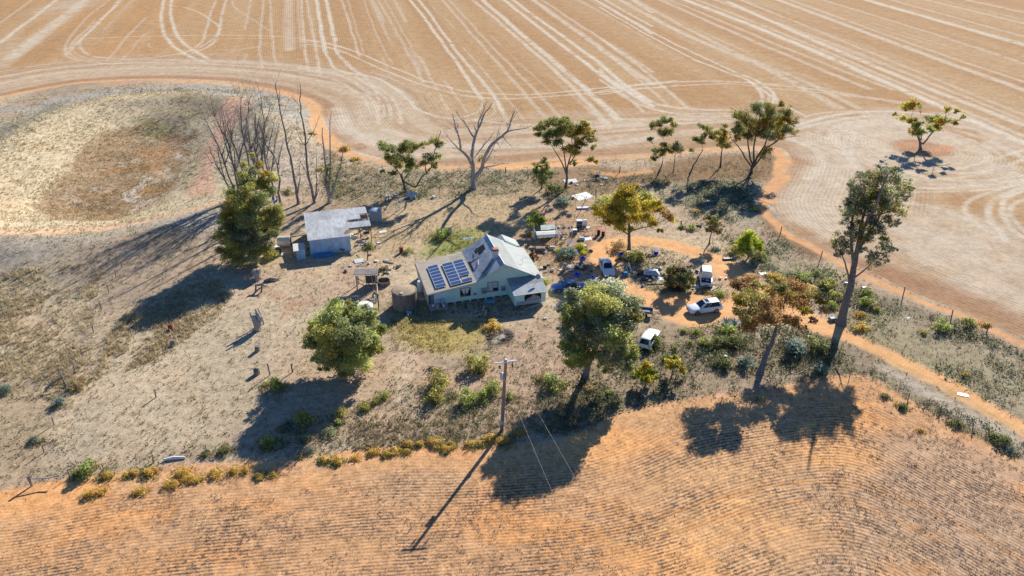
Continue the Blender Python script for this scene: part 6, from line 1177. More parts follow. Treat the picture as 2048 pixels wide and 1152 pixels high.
m = MB(); m.tube([(0, 0, .95), (1.6, .35, .75), (2.6, .6, .9)], .07, 6); thing1("rail", m, DEADW, P(66, 972), 0, "pale pole lying against the corner strainer post, lower left", "rail")
# ================================================================ VEHICLES
TYRE = mat("tyre_rubber", (.025, .025, .027), .85, var=.15); RIM = mat("alloy_rim", (.45, .46, .48), .35, .5, .06); TRIM = mat("black_trim", (.022, .022, .025), .5, var=.1)
CGLASS = mat("car_glass", (.012, .018, .022), .06, var=.05, spec=.7); LAMP = mat("headlamp", (.62, .66, .70), .15, .2, .05, spec=.8); REDL = mat("tail_lamp", (.40, .02, .025), .3, var=.1, spec=.6)
def paintm(nm, c, dust=.1): return mat(nm, c, .32, 0, .04, 1.5, spec=.5, coat=.6, stain=tuple(.5 * x + .5 * y for x, y in zip(c, (.42, .34, .26))), stain_amt=dust, stain_scale=1.5)
def car(label, cat, c_px, h_px, dims, style, pm, rails=False, sunroof=False, bonnet_up=False, light_front=True):
    """c_px: ground centre, h_px: a ground point ahead of it. dims L, W, H. Local +x forward."""
    B = P(*c_px); A = P(*h_px); rz = math.atan2(A.y - B.y, A.x - B.x); L, W, H = dims; hw = W / 2
    rt = empty("parked_car", B, rz, label, cat)
    zb, belt = .24 if style != "suv" else .30, .60 * H if style == "suv" else .62 * H
    wag = style in ("wagon", "suv")
    st = [(-L / 2, .42, .80 * belt, .80), (-L / 2 + .06, .32, .92 * belt, .88), (-L / 2 + .35, zb, .98 * belt, .96), (-L * .28, zb - .02, belt, 1), (0, zb - .03, belt * .985, 1), (L * .16, zb - .02, belt * .96, 1), (L * .24, zb, belt * .92, .985), (L / 2 - .45, zb + .02, belt * .83, .95), (L / 2 - .12, .30, belt * .72, .86), (L / 2, .40, belt * .60, .74)]
    if style == "sedan": st[0] = (-L / 2, .42, .84 * belt, .80); st[1] = (-L / 2 + .06, .34, .96 * belt, .86); st[2] = (-L / 2 + .4, zb, 1.0 * belt, .95)
    b = MB(); rings = []
    for x, z0, z1, k in st:
        h_ = hw * k; prof = [(0, z0), (h_ * .86, z0), (h_ * .98, z0 + .08), (h_, z0 + .45 * (z1 - z0)), (h_ * .985, z1 - .13), (h_ * .93, z1 - .04), (h_ * .74, z1 + .015), (0, z1 + .045)]
        rings.append([(x, y, z) for y, z in prof] + [(x, -y, z) for y, z in prof[-2:0:-1]])
    n = len(rings[0]); vs = [p for r in rings for p in r]; fs = [(i * n + k, i * n + (k + 1) % n, (i + 1) * n + (k + 1) % n, (i + 1) * n + k) for i in range(len(rings) - 1) for k in range(n)]
    fs += [tuple(range(n - 1, -1, -1)), tuple(range((len(rings) - 1) * n, len(rings) * n))]; b.add(vs, fs)
    body = part(b, "body", pm, rt, True)
    # cabin: lower ring on the belt, roof ring above; glass set into it
    xr0, xf0 = (-L / 2 + .12 if wag else -L * .34), L * .205
    xr1, xf1 = (-L / 2 + (.42 if style == "suv" else .55) if wag else -L * .175), L * .045
    zt = H - .05; bw, tw = hw * .90, hw * .70; zl = belt - .03
    xm = (xr1 + xf1) / 2
    low = [(xf0, bw * .86), (xf0 - .25, bw), (0, bw), (xr0 + .25, bw), (xr0, bw * .86)]; top = [(xf1, tw * .88), (xf1 - .2, tw), (xm, tw * 1.02), (xr1 + .2, tw), (xr1, tw * .88)]
    full_l = [(x, y, zl) for x, y in low] + [(x, -y, zl) for x, y in low[::-1]]; full_t = [(x, y, zt + (.0 if i in (0, 4) else .02)) for i, (x, y) in enumerate(top)] + [(x, -y, zt + (.0 if i in (0, 4) else .02)) for i, (x, y) in list(enumerate(top))[::-1]]
    full_c = [(x * .82 + xm * .18, y * .6, H) for x, y, z in full_t]
    b = MB(); vs = full_l + full_t + full_c; n = 10
    fs = [(i, (i + 1) % n, n + (i + 1) % n, n + i) for i in range(n)] + [(n + i, n + (i + 1) % n, 2 * n + (i + 1) % n, 2 * n + i) for i in range(n)] + [tuple(range(2 * n, 3 * n))]
    b.add(vs, [f[::-1] for f in fs]); part(b, "roof", pm, rt, True)
    def pane(name, q, inset=.09):
        q = [Vector(p) for p in q]; c = sum(q, Vector()) / 4; nn = (q[1] - q[0]).cross(q[2] - q[0]).normalized()
        if nn.dot(c - Vector((xm, 0, zl + .1))) < 0: nn = -nn
        q2 = [c + (p - c) * (1 - inset) + nn * .022 for p in q]; bb = MB(); vs = q2 + [p - nn * .03 for p in q2]; bb.add(vs, [(0, 1, 2, 3), (7, 6, 5, 4)] + [(i, i + 4, (i + 1) % 4 + 4, (i + 1) % 4) for i in range(4)]); return part(bb, name, CGLASS, rt)
    pane("windscreen", [full_l[0], full_l[9], full_t[9], full_t[0]], .07); pane("rear_window", [full_l[4], full_l[5], full_t[5], full_t[4]], .12)
    for s_ in (0, 1):
        idx_ = ((1, 2), (2, 3)) if s_ == 0 else ((8, 7), (7, 6))
        for a, c in idx_: pane("side_window", [full_l[a], full_l[c], full_t[c], full_t[a]], .1)
    # wheels
    for x in (L * .295, -L * .285):
        for s_ in (1, -1):
            wr = .33 if style != "suv" else .36; Mw = Matrix.Translation((x, s_ * (hw - .10), wr)) @ Matrix.Rotation(R(-90 * s_), 4, 'X')
            bb = MB(); bb.lathe([(wr * 1.14, .05), (wr * 1.14, .104)], 20, (0, 0, 0), Mw); part(bb, "wheel_arch", TRIM, rt)
            bb = MB(); bb.lathe([(wr * .9, -.1), (wr, -.07), (wr, .09), (wr * .9, .118), (wr * .66, .122)], 22, (0, 0, 0), Mw); w_ = part(bb, "wheel", TYRE, rt, True)
            bb = MB(); bb.lathe([(wr * .66, .10), (wr * .64, .128), (wr * .2, .118), (.03, .125)], 16, (0, 0, 0), Mw); part(bb, "rim", RIM, w_)
    for s_ in (1, -1):
        bb = MB(); bb.box((L / 2 - .20, s_ * hw * .62, belt * .64), (.30, hw * .36, .14), R(-22 * s_), 0, R(18), bev=.03); part(bb, "headlight", LAMP, rt)
        bb = MB(); bb.box((-L / 2 + .10, s_ * hw * .74, belt * .80), (.16, hw * .22, .20), R(16 * s_), bev=.03); part(bb, "tail_light", REDL, rt)
        bb = MB(); bb.box((xf0 - .28, s_ * (hw + .08), belt + .02), (.14, .2, .13), bev=.04); part(bb, "mirror", pm, rt)
        if rails: bb = MB(); bb.tube([(xf1 - .1, s_ * tw * .92, zt + .06), (xm, s_ * tw * .95, zt + .10), (xr1 + .15, s_ * tw * .92, zt + .06)], .028, 5); part(bb, "roof_rail", TRIM, rt)
    bb = MB(); bb.box((L / 2 - .02, 0, belt * .55), (.08, hw * .75, .15), bev=.02); part(bb, "grille", TRIM, rt)
    bb = MB(); bb.box((L / 2 - .05, 0, .36), (.14, hw * 1.25, .1), bev=.03); bb.box((-L / 2 + .03, 0, .40), (.12, hw * 1.5, .16), bev=.03); part(bb, "bumper", TRIM if style != "sedan" else pm, rt)
    bb = MB(); bb.box((-L / 2 - .012, 0, belt * .62), (.03, .37, .13)); part(bb, "number_plate", WHITE, rt)
    if sunroof: bb = MB(); bb.box((xf1 - .42, 0, H + .004), (.5, tw * 1.25, .02), 0, 0, R(1)); part(bb, "sunroof", CGLASS, rt)
    if bonnet_up:
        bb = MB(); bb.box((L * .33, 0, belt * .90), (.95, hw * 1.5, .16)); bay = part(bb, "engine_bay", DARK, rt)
        bb = MB(); bb.box((L * .34, .1, belt * .99), (.4, .5, .06), bev=.02); bb.box((L * .30, -.45, belt * .99), (.3, .2, .06), bev=.02); part(bb, "engine_cover", GALV, bay)
        bb = MB(); bb.box((L * .215 + .02, 0, belt + .45), (.06, hw * 1.6, .95), 0, 0, R(6), bev=.02); part(bb, "bonnet", pm, rt)
    return rt
WHITEC = paintm("white_car_paint", (.74, .76, .79), .05); WHITED = paintm("dusty_white_paint", (.72, .73, .72), .2)
car("white sedan facing the camera on the driveway loop's left side", "car", (1213, 541), (1221, 560), (4.9, 1.86, 1.48), "sedan", WHITEC)
car("white wagon with sunroof and roof rails parked across the driveway", "car", (1408, 622), (1388, 624.6), (4.82, 1.86, 1.66), "wagon", WHITEC, True, True)
car("white car with its bonnet raised beside the dense olive bush", "car", (1411, 562), (1411.5, 572), (4.7, 1.85, 1.68), "suv", WHITED, bonnet_up=True)
car("dusty white station wagon seen from behind among bushes under the broad gum", "car", (1298, 684), (1306, 672), (4.7, 1.78, 1.52), "wagon", WHITED)
car("dark blue sedan parked right of the porch", "car", (1136, 580), (1116, 580.6), (4.85, 1.82, 1.45), "sedan", paintm("blue_car_paint", (.02, .07, .26), .02))
car("red car mostly hidden behind the broad gum's crown", "car", (1196, 582), (1178, 583), (4.6, 1.75, 1.42), "wagon", paintm("red_car_paint", (.45, .055, .03), .1))
# box trailer at the driveway's edge
B = P(1291, 630); rt = empty("box_trailer", B, R(-12), "small grey box trailer by the driveway's lower edge", "trailer")
m = MB(); m.box((0, 0, .55), (1.9, 1.2, .05)); 
for y in (-.6, .6): m.box((0, y, .75), (1.9, .04, .36))
for x in (-.95, .95): m.box((x, 0, .75), (.04, 1.2, .36))
part(m, "tray", mat("grey_steel", (.20, .21, .23), .6, .2, .15), rt)
m = MB(); m.tube([(.95, .4, .5), (1.9, 0, .48)], .04, 5); m.tube([(.95, -.4, .5), (1.9, 0, .48)], .04, 5); m.tube([(1.9, 0, .48), (2.3, 0, .48)], .04, 5); m.tube([(1.8, 0, .5), (1.8, 0, .05)], .03, 5); part(m, "drawbar", RUSTM, rt)
for s_ in (1, -1):
    bb = MB(); bb.lathe([(.2, -.08), (.3, -.06), (.3, .06), (.2, .08)], 16, (0, 0, 0), Matrix.Translation((0, s_ * .74, .3)) @ Matrix.Rotation(R(90), 4, 'X')); part(bb, "wheel", TYRE, rt)
m = MB(); m.slab([(-.9, -.5, .62), (.6, -.45, .64), (.5, .3, .70), (-.8, .4, .66)], .03); part(m, "tarp_load", mat("blue_grey_load", (.25, .3, .35), .8), rt)
m = MB(); m.tube([(0, 0, 0), (.02, 0, 1.4)], .012, 4); thing1("thin_rod", m, RUSTM, P(1289, 605), 0, "thin rod standing behind the box trailer", "rod")
# red ride-on mower
B = P(1068, 515); rt = empty("ride_on_mower", B, R(-70), "red ride-on mower at the corner of the house's sunny roof", "mower")
RED = mat("red_paint", (.52, .07, .04), .4, var=.1)
m = MB(); m.box((.45, 0, .55), (.75, .55, .5), taper=.8, bev=.12); part(m, "bonnet", RED, rt, True)
m = MB(); m.box((-.3, 0, .38), (.9, .8, .22), bev=.06); part(m, "deck", BLACKP, rt)
m = MB(); m.box((-.5, 0, .62), (.42, .45, .14), bev=.05); m.box((-.74, 0, .82), (.1, .45, .4), bev=.04); part(m, "seat", BLACKP, rt)
m = MB(); m.tube([(.02, 0, .6), (-.1, 0, .95)], .03, 5); m.lathe([(.17, .95), (.19, .97), (.17, .99)], 12, (-.1, 0, 0)); part(m, "steering_wheel", BLACKP, rt)
for x, r_ in ((.55, .18), (-.5, .26)):
    for y in (-.42, .42): bb = MB(); bb.lathe([(r_ * .6, -.1), (r_, -.08), (r_, .08), (r_ * .6, .1)], 14, (0, 0, 0), Matrix.Translation((x, y, r_)) @ Matrix.Rotation(R(90), 4, 'X')); part(bb, "wheel", TYRE, rt)
# wheelie bins
def bin_(u, v, rz, label, tipped=False):
    B = P(u, v); rt = empty("wheelie_bin", B, rz, label, "bin", "red-lidded wheelie bins"); b = MB(); b.box((0, 0, .5), (.46, .52, .95), taper=1.15); part(b, "body", mat("dark_green_plastic", (.02, .035, .03), .5), rt)
    b = MB(); b.box((0, 0, 1.02), (.58, .68, .09), rx=R(4), bev=.03); part(b, "lid", mat("red_plastic", (.50, .04, .06), .45), rt)
    b = MB(); [b.lathe([(.1, -.03), (.1, .03)], 10, (0, 0, 0), Matrix.Translation((x, .27, .1)) @ Matrix.Rotation(R(90), 4, 'Y')) for x in (-.22, .22)]; part(b, "wheels", TYRE, rt)
bin_(1197, 470, R(-10), "left of two dark wheelie bins with red lids"); bin_(1206, 473, R(-14), "right of two dark wheelie bins with red lids")
# stools, ladder, tyres, drums
def drum(u, v, c, label, h=.9, r=.3, cat="drum", lie=None):
    B = P(u, v); b = MB(); M_ = Matrix.Translation((0, 0, r)) @ Matrix.Rotation(lie, 4, 'Z') @ Matrix.Rotation(R(90), 4, 'Y') @ Matrix.Translation((0, 0, -h / 2)) if lie is not None else Matrix.Identity(4)
    b.lathe([(r * .98, 0), (r, .03), (r, h * .33), (r * 1.03, h * .35), (r, h * .37), (r, h * .64), (r * 1.03, h * .66), (r, h * .68), (r, h * .97), (r * .94, h), (r * .9, h - .03)], 18, (0, 0, 0), M_)
    return thing1("drum", b, c, B, 0, label, cat, None, True)
BLUEP = mat("bright_blue_plastic", (.015, .07, .55), .4, var=.1)
drum(803, 505, mat("rust_red_drum", (.26, .05, .04), .8, var=.3), "rusty red drum standing in the yard behind the house", .95); drum(342, 660, mat("rust_red_drum", (0, 0, 0)), "rusty drum, upper of two in the left paddock"); drum(347, 690, mat("grey_brown_drum", (.22, .19, .17), .8, var=.3), "grey dented can, lower of two in the left paddock", .8)
drum(1312, 508, BLUEP, "bright blue drum beside dark rubbish inside the driveway loop", .55, .36)
def crate(u, v, size, rz, m_, label, cat="crate", dz=0, taper=1.0, group=None):
    b = MB(); sx_, sy_, h_ = size; t = .035
    b.box((0, 0, t / 2), (sx_, sy_, t)); [b.box((0, s_ * (sy_ / 2 - t / 2), h_ / 2 + t / 2), (sx_, t, h_ - t)) for s_ in (1, -1)]; [b.box((s_ * (sx_ / 2 - t / 2), 0, h_ / 2 + t / 2), (t, sy_ - 2 * t, h_ - t)) for s_ in (1, -1)]
    return thing1("crate", b, m_, P(u, v, dz), rz, label, cat, group)
def boxy(name, u, v, size, rz, m_, label, cat, dz=0, taper=1.0, rx=0, ry=0, bev=.04):
    b = MB(); b.box((0, 0, size[2] / 2), size, 0, rx, ry, taper, bev); return thing1(name, b, m_, P(u, v, dz), rz, label, cat)
for u, v, lab in ((1165, 524, "blue open crate on the scrap right of the blue-grey bush"), (1153, 561, "blue crate on a post stand behind the dark blue sedan"), (1184, 563, "blue crate by the white bags behind the red car"), (1241, 515, "blue basin by the scrub under the gold gum")):
    rt_ = crate(u, v, (.75, .6, .42), rng.random(), BLUEP, lab, "crate", .75 if v == 561 else .35)
    b = MB(); h_ = .75 if v == 561 else .35; [b.tube([(x, y, -.05), (x, y, h_)], .03, 5) for x in (-.25, .25) for y in (-.2, .2)]; b.box((0, 0, h_ - .03), (.7, .55, .04)); thing1("stand", b, TIMBER, P(u, v), 0, "rough timber stand under the " + lab.split(" by ")[0].split(" on ")[0].split(" behind ")[0] + " at " + {1165: "the blue-grey bush", 1153: "the blue sedan", 1184: "the red car", 1241: "the gold gum"}[u], "stand")
WENAM = mat("white_enamel", (.74, .75, .76), .35, var=.05); CHARC = mat("charcoal_front", (.06, .065, .075), .4)
def appliance(u, v, size, rz, label, cat, dark=True):
    B = P(u, v); rt = empty(cat.replace(" ", "_"), B, rz, label, cat); b = MB(); b.box((0, 0, size[2] / 2), size, bev=.03); part(b, "cabinet", WENAM, rt); b = MB(); b.box((0, -size[1] / 2 - .012, size[2] * .5), (size[0] * .9, .03, size[2] * .86), bev=.01); d = part(b, "door", CHARC if dark else WENAM, rt); b = MB(); b.box((0, -size[1] / 2 - .04, size[2] * .55), (size[0] * .8, .03, .04)); part(b, "handle", GALV, d)
appliance(1158, 456, (1.0, .7, 1.45), R(4), "white fridge with dark front, tallest in the junk row", "fridge"); appliance(1149, 468, (.75, .65, .85), R(6), "white-topped cupboard with dark front near the two bins", "cupboard")
# kitchen bath / sink upright beside the fridge
b = MB(); b.box((0, 0, .55), (.85, .5, 1.1), bev=.12); b.box((0, -.1, 1.15), (.6, .4, .1), bev=.03); thing1("old_bath", b, WENAM, P(1169, 452), .15, "white upturned bath with dark hollow right of the fridge", "bath")
b = MB(); b.box((0, 0, .5), (.6, .35, .04), 0, R(20)); [b.tube([(x, y, 0), (x, y * .8, .5)], .02, 4) for x in (-.25, .25) for y in (-.2, .2)]; thing1("clothes_airer", b, ALU, P(1176, 460), .3, "thin metal airer frame beside the upturned bath", "airer")
for (nm, u, v, size, rz, m_, lab, cat, rx) in [
    ("table", 1163, 480, (1.0, .6, .5), .1, mat("blue_white", (.45, .52, .62), .5), "blue-topped esky with red base in the junk row", "esky", 0), ("panel", 1175, 478, (1.4, .9, .06), .2, WENAM, "white rectangular panel laid flat in the junk row", "panel", R(6)), ("loose_bonnet", 1140, 484, (1.1, .9, .12), -.4, mat("silver_lilac", (.60, .60, .66), .4, .2), "curved silver bonnet leaning in the junk row", "panel", R(20)),
    ("box", 1104, 498, (.9, .6, .5), .1, mat("cream_box", (.62, .56, .42), .7), "cream-topped green box in front of the tin lean-to", "box", 0), ("box", 1080, 502, (1.6, .8, .6), .1, mat("brown_box", (.20, .15, .12), .8), "brown crate bench holding bottles before the tin lean-to", "bench", 0),
    ("bucket", 1089, 507, (.35, .35, .35), 0, mat("sky_plastic", (.15, .40, .62), .5), "small sky-blue bucket by the brown crate bench", "bucket", 0), ("panel", 1093, 560, (.75, .7, .05), .5, WENAM, "white square panel propped by the porch roof corner", "panel", R(35)), ("bucket", 1105, 583, (.5, .5, .5), .3, mat("pale_blue_tub", (.45, .58, .64), .5), "pale blue tub before the nose of the blue sedan", "tub", 0),
    ("box", 1105, 542, (.5, .4, .4), .2, WENAM, "white box on the sand left of the clothesline", "box", 0), ("crate_dark", 1090, 536, (.6, .5, .4), .1, BLACKP, "black box by the house's roof edge", "box", 0), ("white_bag", 1082, 538, (.5, .5, .3), .2, CREAM, "pale bag on the sand by the black box", "bag", 0), ("board", 1120, 540, (.6, .3, .06), .1, WENAM, "small white board on the sand path", "board", 0),
    ("cupboard", 1129, 540, (.5, .4, 1.2), .05, GREYBOX, "tall narrow grey cabinet among weeds right of the sand path", "cabinet", 0), ("rusty_panel", 1124, 520, (1.3, .5, .2), .4, RUSTM, "rusty frame on the ground below the blue-grey bush", "frame", R(12)),
    ("sack", 1143, 541, (.7, .5, .25), .3, mat("foil", (.6, .64, .68), .4, .2), "silver crumpled sheet among the weeds", "sheet", 0), ("scrap", 1160, 535, (1.2, .25, .12), -.6, WENAM, "white pole-like strip across the scrap heap", "strip", R(10)), ("scrap", 1168, 540, (.7, .6, .4), .2, RUSTM, "rusty scrap heap left of the white sedan", "scrap", 0), ("scrap", 1155, 537, (1.3, 1.0, .3), .2, BLACKP, "dark scrap heap below the blue open crate", "scrap", 0),
    ("bag", 1178, 570, (.4, .4, .3), 0, WENAM, "white bag left of the blue crate behind the red car", "bag", 0), ("machine", 1193, 562, (.9, .6, .5), .4, mat("grey_machine", (.22, .24, .26), .6), "grey machine behind the red car", "machine", 0),
    ("motor", 1250, 551, (.8, .7, .6), .3, mat("teal_blue", (.04, .24, .42), .5), "teal blue drum-like motor right of the white sedan's nose", "motor", 0), ("barrow", 1260, 553, (.7, .5, .3), -.4, mat("pale_teal", (.35, .44, .46), .6), "pale teal tub among the dark scrap", "tub", R(8)), ("scrap", 1275, 545, (1.6, .9, .4), -.3, RUSTM, "rusty frame heap between ladder and grey car shell", "scrap", 0), ("scrap", 1270, 552, (1.3, 1.0, .25), .4, BLACKP, "black scrap on the ground before the ladder", "scrap", 0),
    ("body_panel", 1315, 557, (1.9, .85, .08), -.35, mat("pale_panel", (.60, .64, .66), .4, .1), "long pale car panel lying left of the dense olive bush", "panel", R(5)), ("cot", 1290, 560, (1.1, .6, .35), .05, mat("purple_brown", (.20, .08, .12), .7), "purple-brown box below the grey car shell", "box", 0), ("cushion", 1299, 562, (.7, .5, .2), .2, mat("dusty_pink", (.50, .33, .30), .9), "dusty pink cushion beside the purple-brown box", "cushion", 0), ("beam", 1308, 569, (2.6, .14, .14), .02, TIMBERD, "long dark beam lying on the sand left of the olive bush", "beam", 0),
    ("sheet_metal", 1390, 544, (1.7, .9, .04), .25, mat("cream_sheet", (.64, .60, .54), .7), "cream flat sheet left of the bonnet-up car", "sheet", 0), ("loose_bonnet", 1402, 572, (1.7, .9, .07), .3, mat("pale_bonnet", (.62, .65, .66), .4, .1), "pale car panel lying before the bonnet-up car", "panel", R(6)), ("sheet_metal", 1387, 575, (1.3, .6, .04), 1.0, mat("cream_sheet", (0, 0, 0)), "cream strip of board left of the pale car panel", "board", 0),
    ("rubbish", 1297, 512, (1.1, .8, .5), .3, BLACKP, "dark heap of rubbish bags left of the blue drum", "rubbish", 0), ("rubbish", 1395, 453, (1.7, .7, .45), .1, CHARC, "dark engine-like heap beside the green bush above the loop", "scrap", 0), ("tray", 1455, 519, (1.5, .6, .25), .1, CHARC, "dark tray at the shadowed foot of the lime-green tree", "tray", 0),
    ("sheet_metal", 1167, 394, (3.4, 2.9, .07), .55, mat("bright_white_sheet", (.74, .73, .66), .6, var=.06), "big bright white sheet lying on the ground", "sheet", R(4)), ("mattress", 1165, 417, (2.2, .8, .25), .1, WENAM, "white mattress under the leaning pole", "mattress", 0), ("tarp", 1179, 419, (.8, .8, .35), .2, BLUET, "blue tarp heap at the end of the white mattress", "tarp", 0), ("pot", 1144, 397, (.7, .6, .35), .3, mat("dusty_pink", (0, 0, 0)), "dusty pink tub at the corner of the white sheet", "tub", 0),
    ("sheet_metal", 1142, 364, (2.6, 2.0, .06), .25, mat("grey_white_sheet", (.58, .60, .58), .6), "pale grey sheet propped behind the umbrella-crowned gum's trunk", "sheet", R(10)), ("board", 1168, 363, (2.4, .18, .12), .35, WENAM, "long white board on the brown litter", "board", 0), ("scrap", 1190, 361, (1.6, 1.0, .5), .3, BLACKP, "dark scrap below the white rubble heap", "scrap", 0), ("scrap", 1204, 358, (1.2, 1.6, .35), .5, CREAM, "white rubble heap beside dead brushwood", "rubble", 0), ("scrap", 1195, 353, (1.2, .9, .6), .1, CHARC, "black and white scrap behind the rubble heap", "scrap", 0),
    ("esky", 776, 394, (.9, .7, .6), .2, WENAM, "white box at the left of the engine heap under the two-stemmed mallee", "box", 0), ("engine", 790, 393, (1.3, 1.0, .7), .3, GALV, "heap of metal parts under the two-stemmed mallee", "scrap", 0), ("pot", 866, 396, (.5, .5, .45), 0, WENAM, "small white drum on the ground left of the dead gum's roots", "drum", 0), ("sheet_metal", 798, 405, (1.8, .9, .15), .4, mat("blue_grey_sheet2", (.2, .28, .36), .6), "blue-grey sheet on the ground below the metal heap", "sheet", 0),
    ("sheet_metal", 766, 464, (1.3, 1.0, .05), .5, mat("pinkish_sheet", (.70, .62, .56), .7), "pinkish white sheet on straw right of the shed", "sheet", 0), ("stone", 757, 486, (.6, .5, .1), .3, CREAM, "pale slab on the ground in front of the shed's open bay", "slab", 0), ("sheet_metal", 718, 523, (1.5, 1.1, .15), .4, mat("pale_tin2", (.58, .6, .58), .6), "pale tin sheet behind the timber stand", "sheet", R(8)), ("stone", 752, 523, (.6, .5, .2), 0, CREAM, "pale stone right of the leaning steel post", "stone", 0), ("basin", 771, 522, (.6, .6, .2), .1, GREYBOX, "grey basin lying in the yard behind the trough", "basin", 0), ("bag", 776, 546, (.7, .5, .25), -.4, WENAM, "white bag just behind the round trough", "bag", 0), ("scrap", 792, 536, (.9, .6, .4), .3, TIMBERD, "dark brush heap behind the round trough", "brush", 0), ("pile", 763, 545, (1.6, 1.6, .8), .2, mat("brown_brush", (.20, .14, .08), .9), "brown prickly heap between timber stand and trough", "brush heap", 0),
    ("sheet_metal", 700, 612, (1.6, .8, .08), .2, mat("pinkish_sheet", (0, 0, 0)), "pinkish boards on the ground left of the white round tank", "boards", 0), ("sheet_metal", 937, 478, (1.9, .9, .05), .35, mat("blue_tin", (.34, .40, .45), .5, .15), "blue-grey tin sheet in the weeds behind the house", "sheet", R(10)), ("sheet_metal", 880, 473, (.9, .06, 1.2), .1, mat("blue_tin", (0, 0, 0)), "upright tin sheet in the green bush behind the house", "sheet", R(-8)), ("sheet_metal", 897, 468, (1.1, .06, 1.1), -.3, mat("blue_tin", (0, 0, 0)), "leaning tin sheet right of the upright one behind the house", "sheet", R(-20)),
    ("sack", 817, 628, (.5, .4, .35), .4, mat("blue_white2", (.4, .5, .6), .6), "blue and white rubbish at the foot of the concrete tank", "rubbish", 0), ("slab", 846, 599, (1.0, .5, .12), .2, mat("grey_slab", (.42, .45, .48), .8), "grey slab in the shade behind the table of clutter", "slab", 0), ("sheet_metal", 1135, 652, (.9, .7, .4), .2, WENAM, "white boxes half hidden behind the broad gum's left side", "boxes", 0), ("scrap", 1128, 664, (1.0, .8, .6), .4, BLACKP, "black heap at the left edge of the broad gum's crown", "rubbish", 0), ("scrap", 1127, 672, (1.1, .4, .3), .7, mat("olive_box", (.2, .25, .22), .7), "dull green box below the black heap", "box", 0), ("stone", 1090, 638, (.5, .35, .2), .3, CREAM, "lone pale stone on the sand between porch and broad gum", "stone", 0),
    ("bottle_crate", 1727, 578, (.7, .5, .35), .3, mat("pale_grey_can", (.5, .53, .56), .5), "pale grey can right of the tall gum's trunk", "can", 0), ("bottle_crate", 1692, 569, (.6, .5, .35), -.3, mat("pale_grey_can", (0, 0, 0)), "pale grey can left of the tall gum's trunk", "can", 0), ("stone", 1811, 640, (.7, .5, .1), .5, WENAM, "white litter on the verge right of the tall gum", "litter", 0), ("sheet_metal", 1926, 790, (1.2, .6, .06), -.4, WENAM, "white litter on bright green weeds beside the driveway", "litter", 0), ("tyre_box", 1664, 641, (.9, .7, .45), .3, mat("blue_grey_box", (.18, .22, .27), .6), "blue-grey box at the foot of the tall gum", "box", 0), ("sheet_metal", 1527, 547, (1.2, .7, .05), .3, WENAM, "white panel on the ground behind the rusty gum's top", "panel", 0), ("can", 1440, 558, (.4, .4, .3), 0, WENAM, "white can right of the bonnet-up car", "can", 0), ("lid", 1452, 558, (.35, .35, .25), 0, WENAM, "second white can nearer the green bush right of the bonnet-up car", "can", 0), ("sheet_metal", 1425, 402, (1.8, .8, .06), .2, WENAM, "pale sheet on the saltbush flat left of the track corner", "sheet", 0)]:
    if any(k in lab for k in ("scrap", "heap", "rubbish", "engine", "litter", "rubble", "boxes")) and size[2] > .08:
        b = MB(); hx, hy, hz = size
        for k in range(14):
            q = Vector(((rng.random() - .5) * hx, (rng.random() - .5) * hy, 0)); top = hz * (1 - .8 * (abs(q.x) / hx + abs(q.y) / hy)); t_ = rng.random(); sz = (hx * (.12 + .3 * rng.random()), hy * (.1 + .3 * rng.random()), hz * (.15 + .35 * rng.random()))
            q.z = max(sz[2] / 2, top * rng.random())
            if t_ < .45: b.box(q, sz, rng.random() * 3, rng.normal() * .5, rng.normal() * .5, .7 + .3 * rng.random(), .03)
            elif t_ < .7: d_ = Vector(rng.normal(size=3)) * .5; d_.z = abs(d_.z) * .6; b.tube([q, q + d_ * hx * .6], .025 + .03 * rng.random(), 5)
            elif t_ < .85: b.lathe([(sz[1] * .4, 0), (sz[1] * .5, sz[2] * .3), (sz[1] * .45, sz[2])], 9, q, Matrix.Rotation(rng.random() * 1.5, 4, 'X'))
            else: b.slab([q, q + Vector((sz[0] * 2, 0, .05)), q + Vector((sz[0] * 2, sz[1] * 2, .2 * rng.random())), q + Vector((0, sz[1] * 2, .15))], .02)
        thing1({"lid": "can", "pile": "brush_heap", "scrap": "scrap_heap"}.get(nm, nm), b, m_, P(u, v), rz, lab, cat); continue
    boxy(nm if nm not in ("lid", "pile", "scrap") else {"lid": "can", "pile": "brush_heap", "scrap": "scrap_heap"}[nm], u, v, size, rz, m_, lab, cat, rx=rx, bev=min(.12, size[2] * .35))
# crumpled grey car shell, ladder, tyres, pipe, kennel, stool, stumps
b = MB(); b.box((0, 0, .45), (2.3, 1.2, .7), bev=.3, taper=.85); b.box((.1, 0, .85), (1.5, 1.0, .3), bev=.14, taper=.8); thing1("covered_bundle", b, mat("silver_tarp", (.50, .53, .58), .4, .1, .2, 3), P(1303, 551), R(-6), "silver-grey covered bundle left of the dense olive bush", "bundle")
rt = empty("step_ladder", P(1256, 546), R(20), "silver A-frame ladder standing in scrap right of the white sedan", "ladder")
for s_ in (0, 1):
    b = MB(); x0 = .55 if s_ else -.55
    for y in (-.25, .25): b.tube([(x0, y, 0), (0, y * .7, 1.7)], .035, 4)
    for k in range(5): t = (k + .5) / 5.5; b.tube([(x0 * (1 - t), -.25 + .07 * t, 1.7 * t), (x0 * (1 - t), .25 - .07 * t, 1.7 * t)], .025, 4)
    part(b, "ladder_leg", ALU, rt)
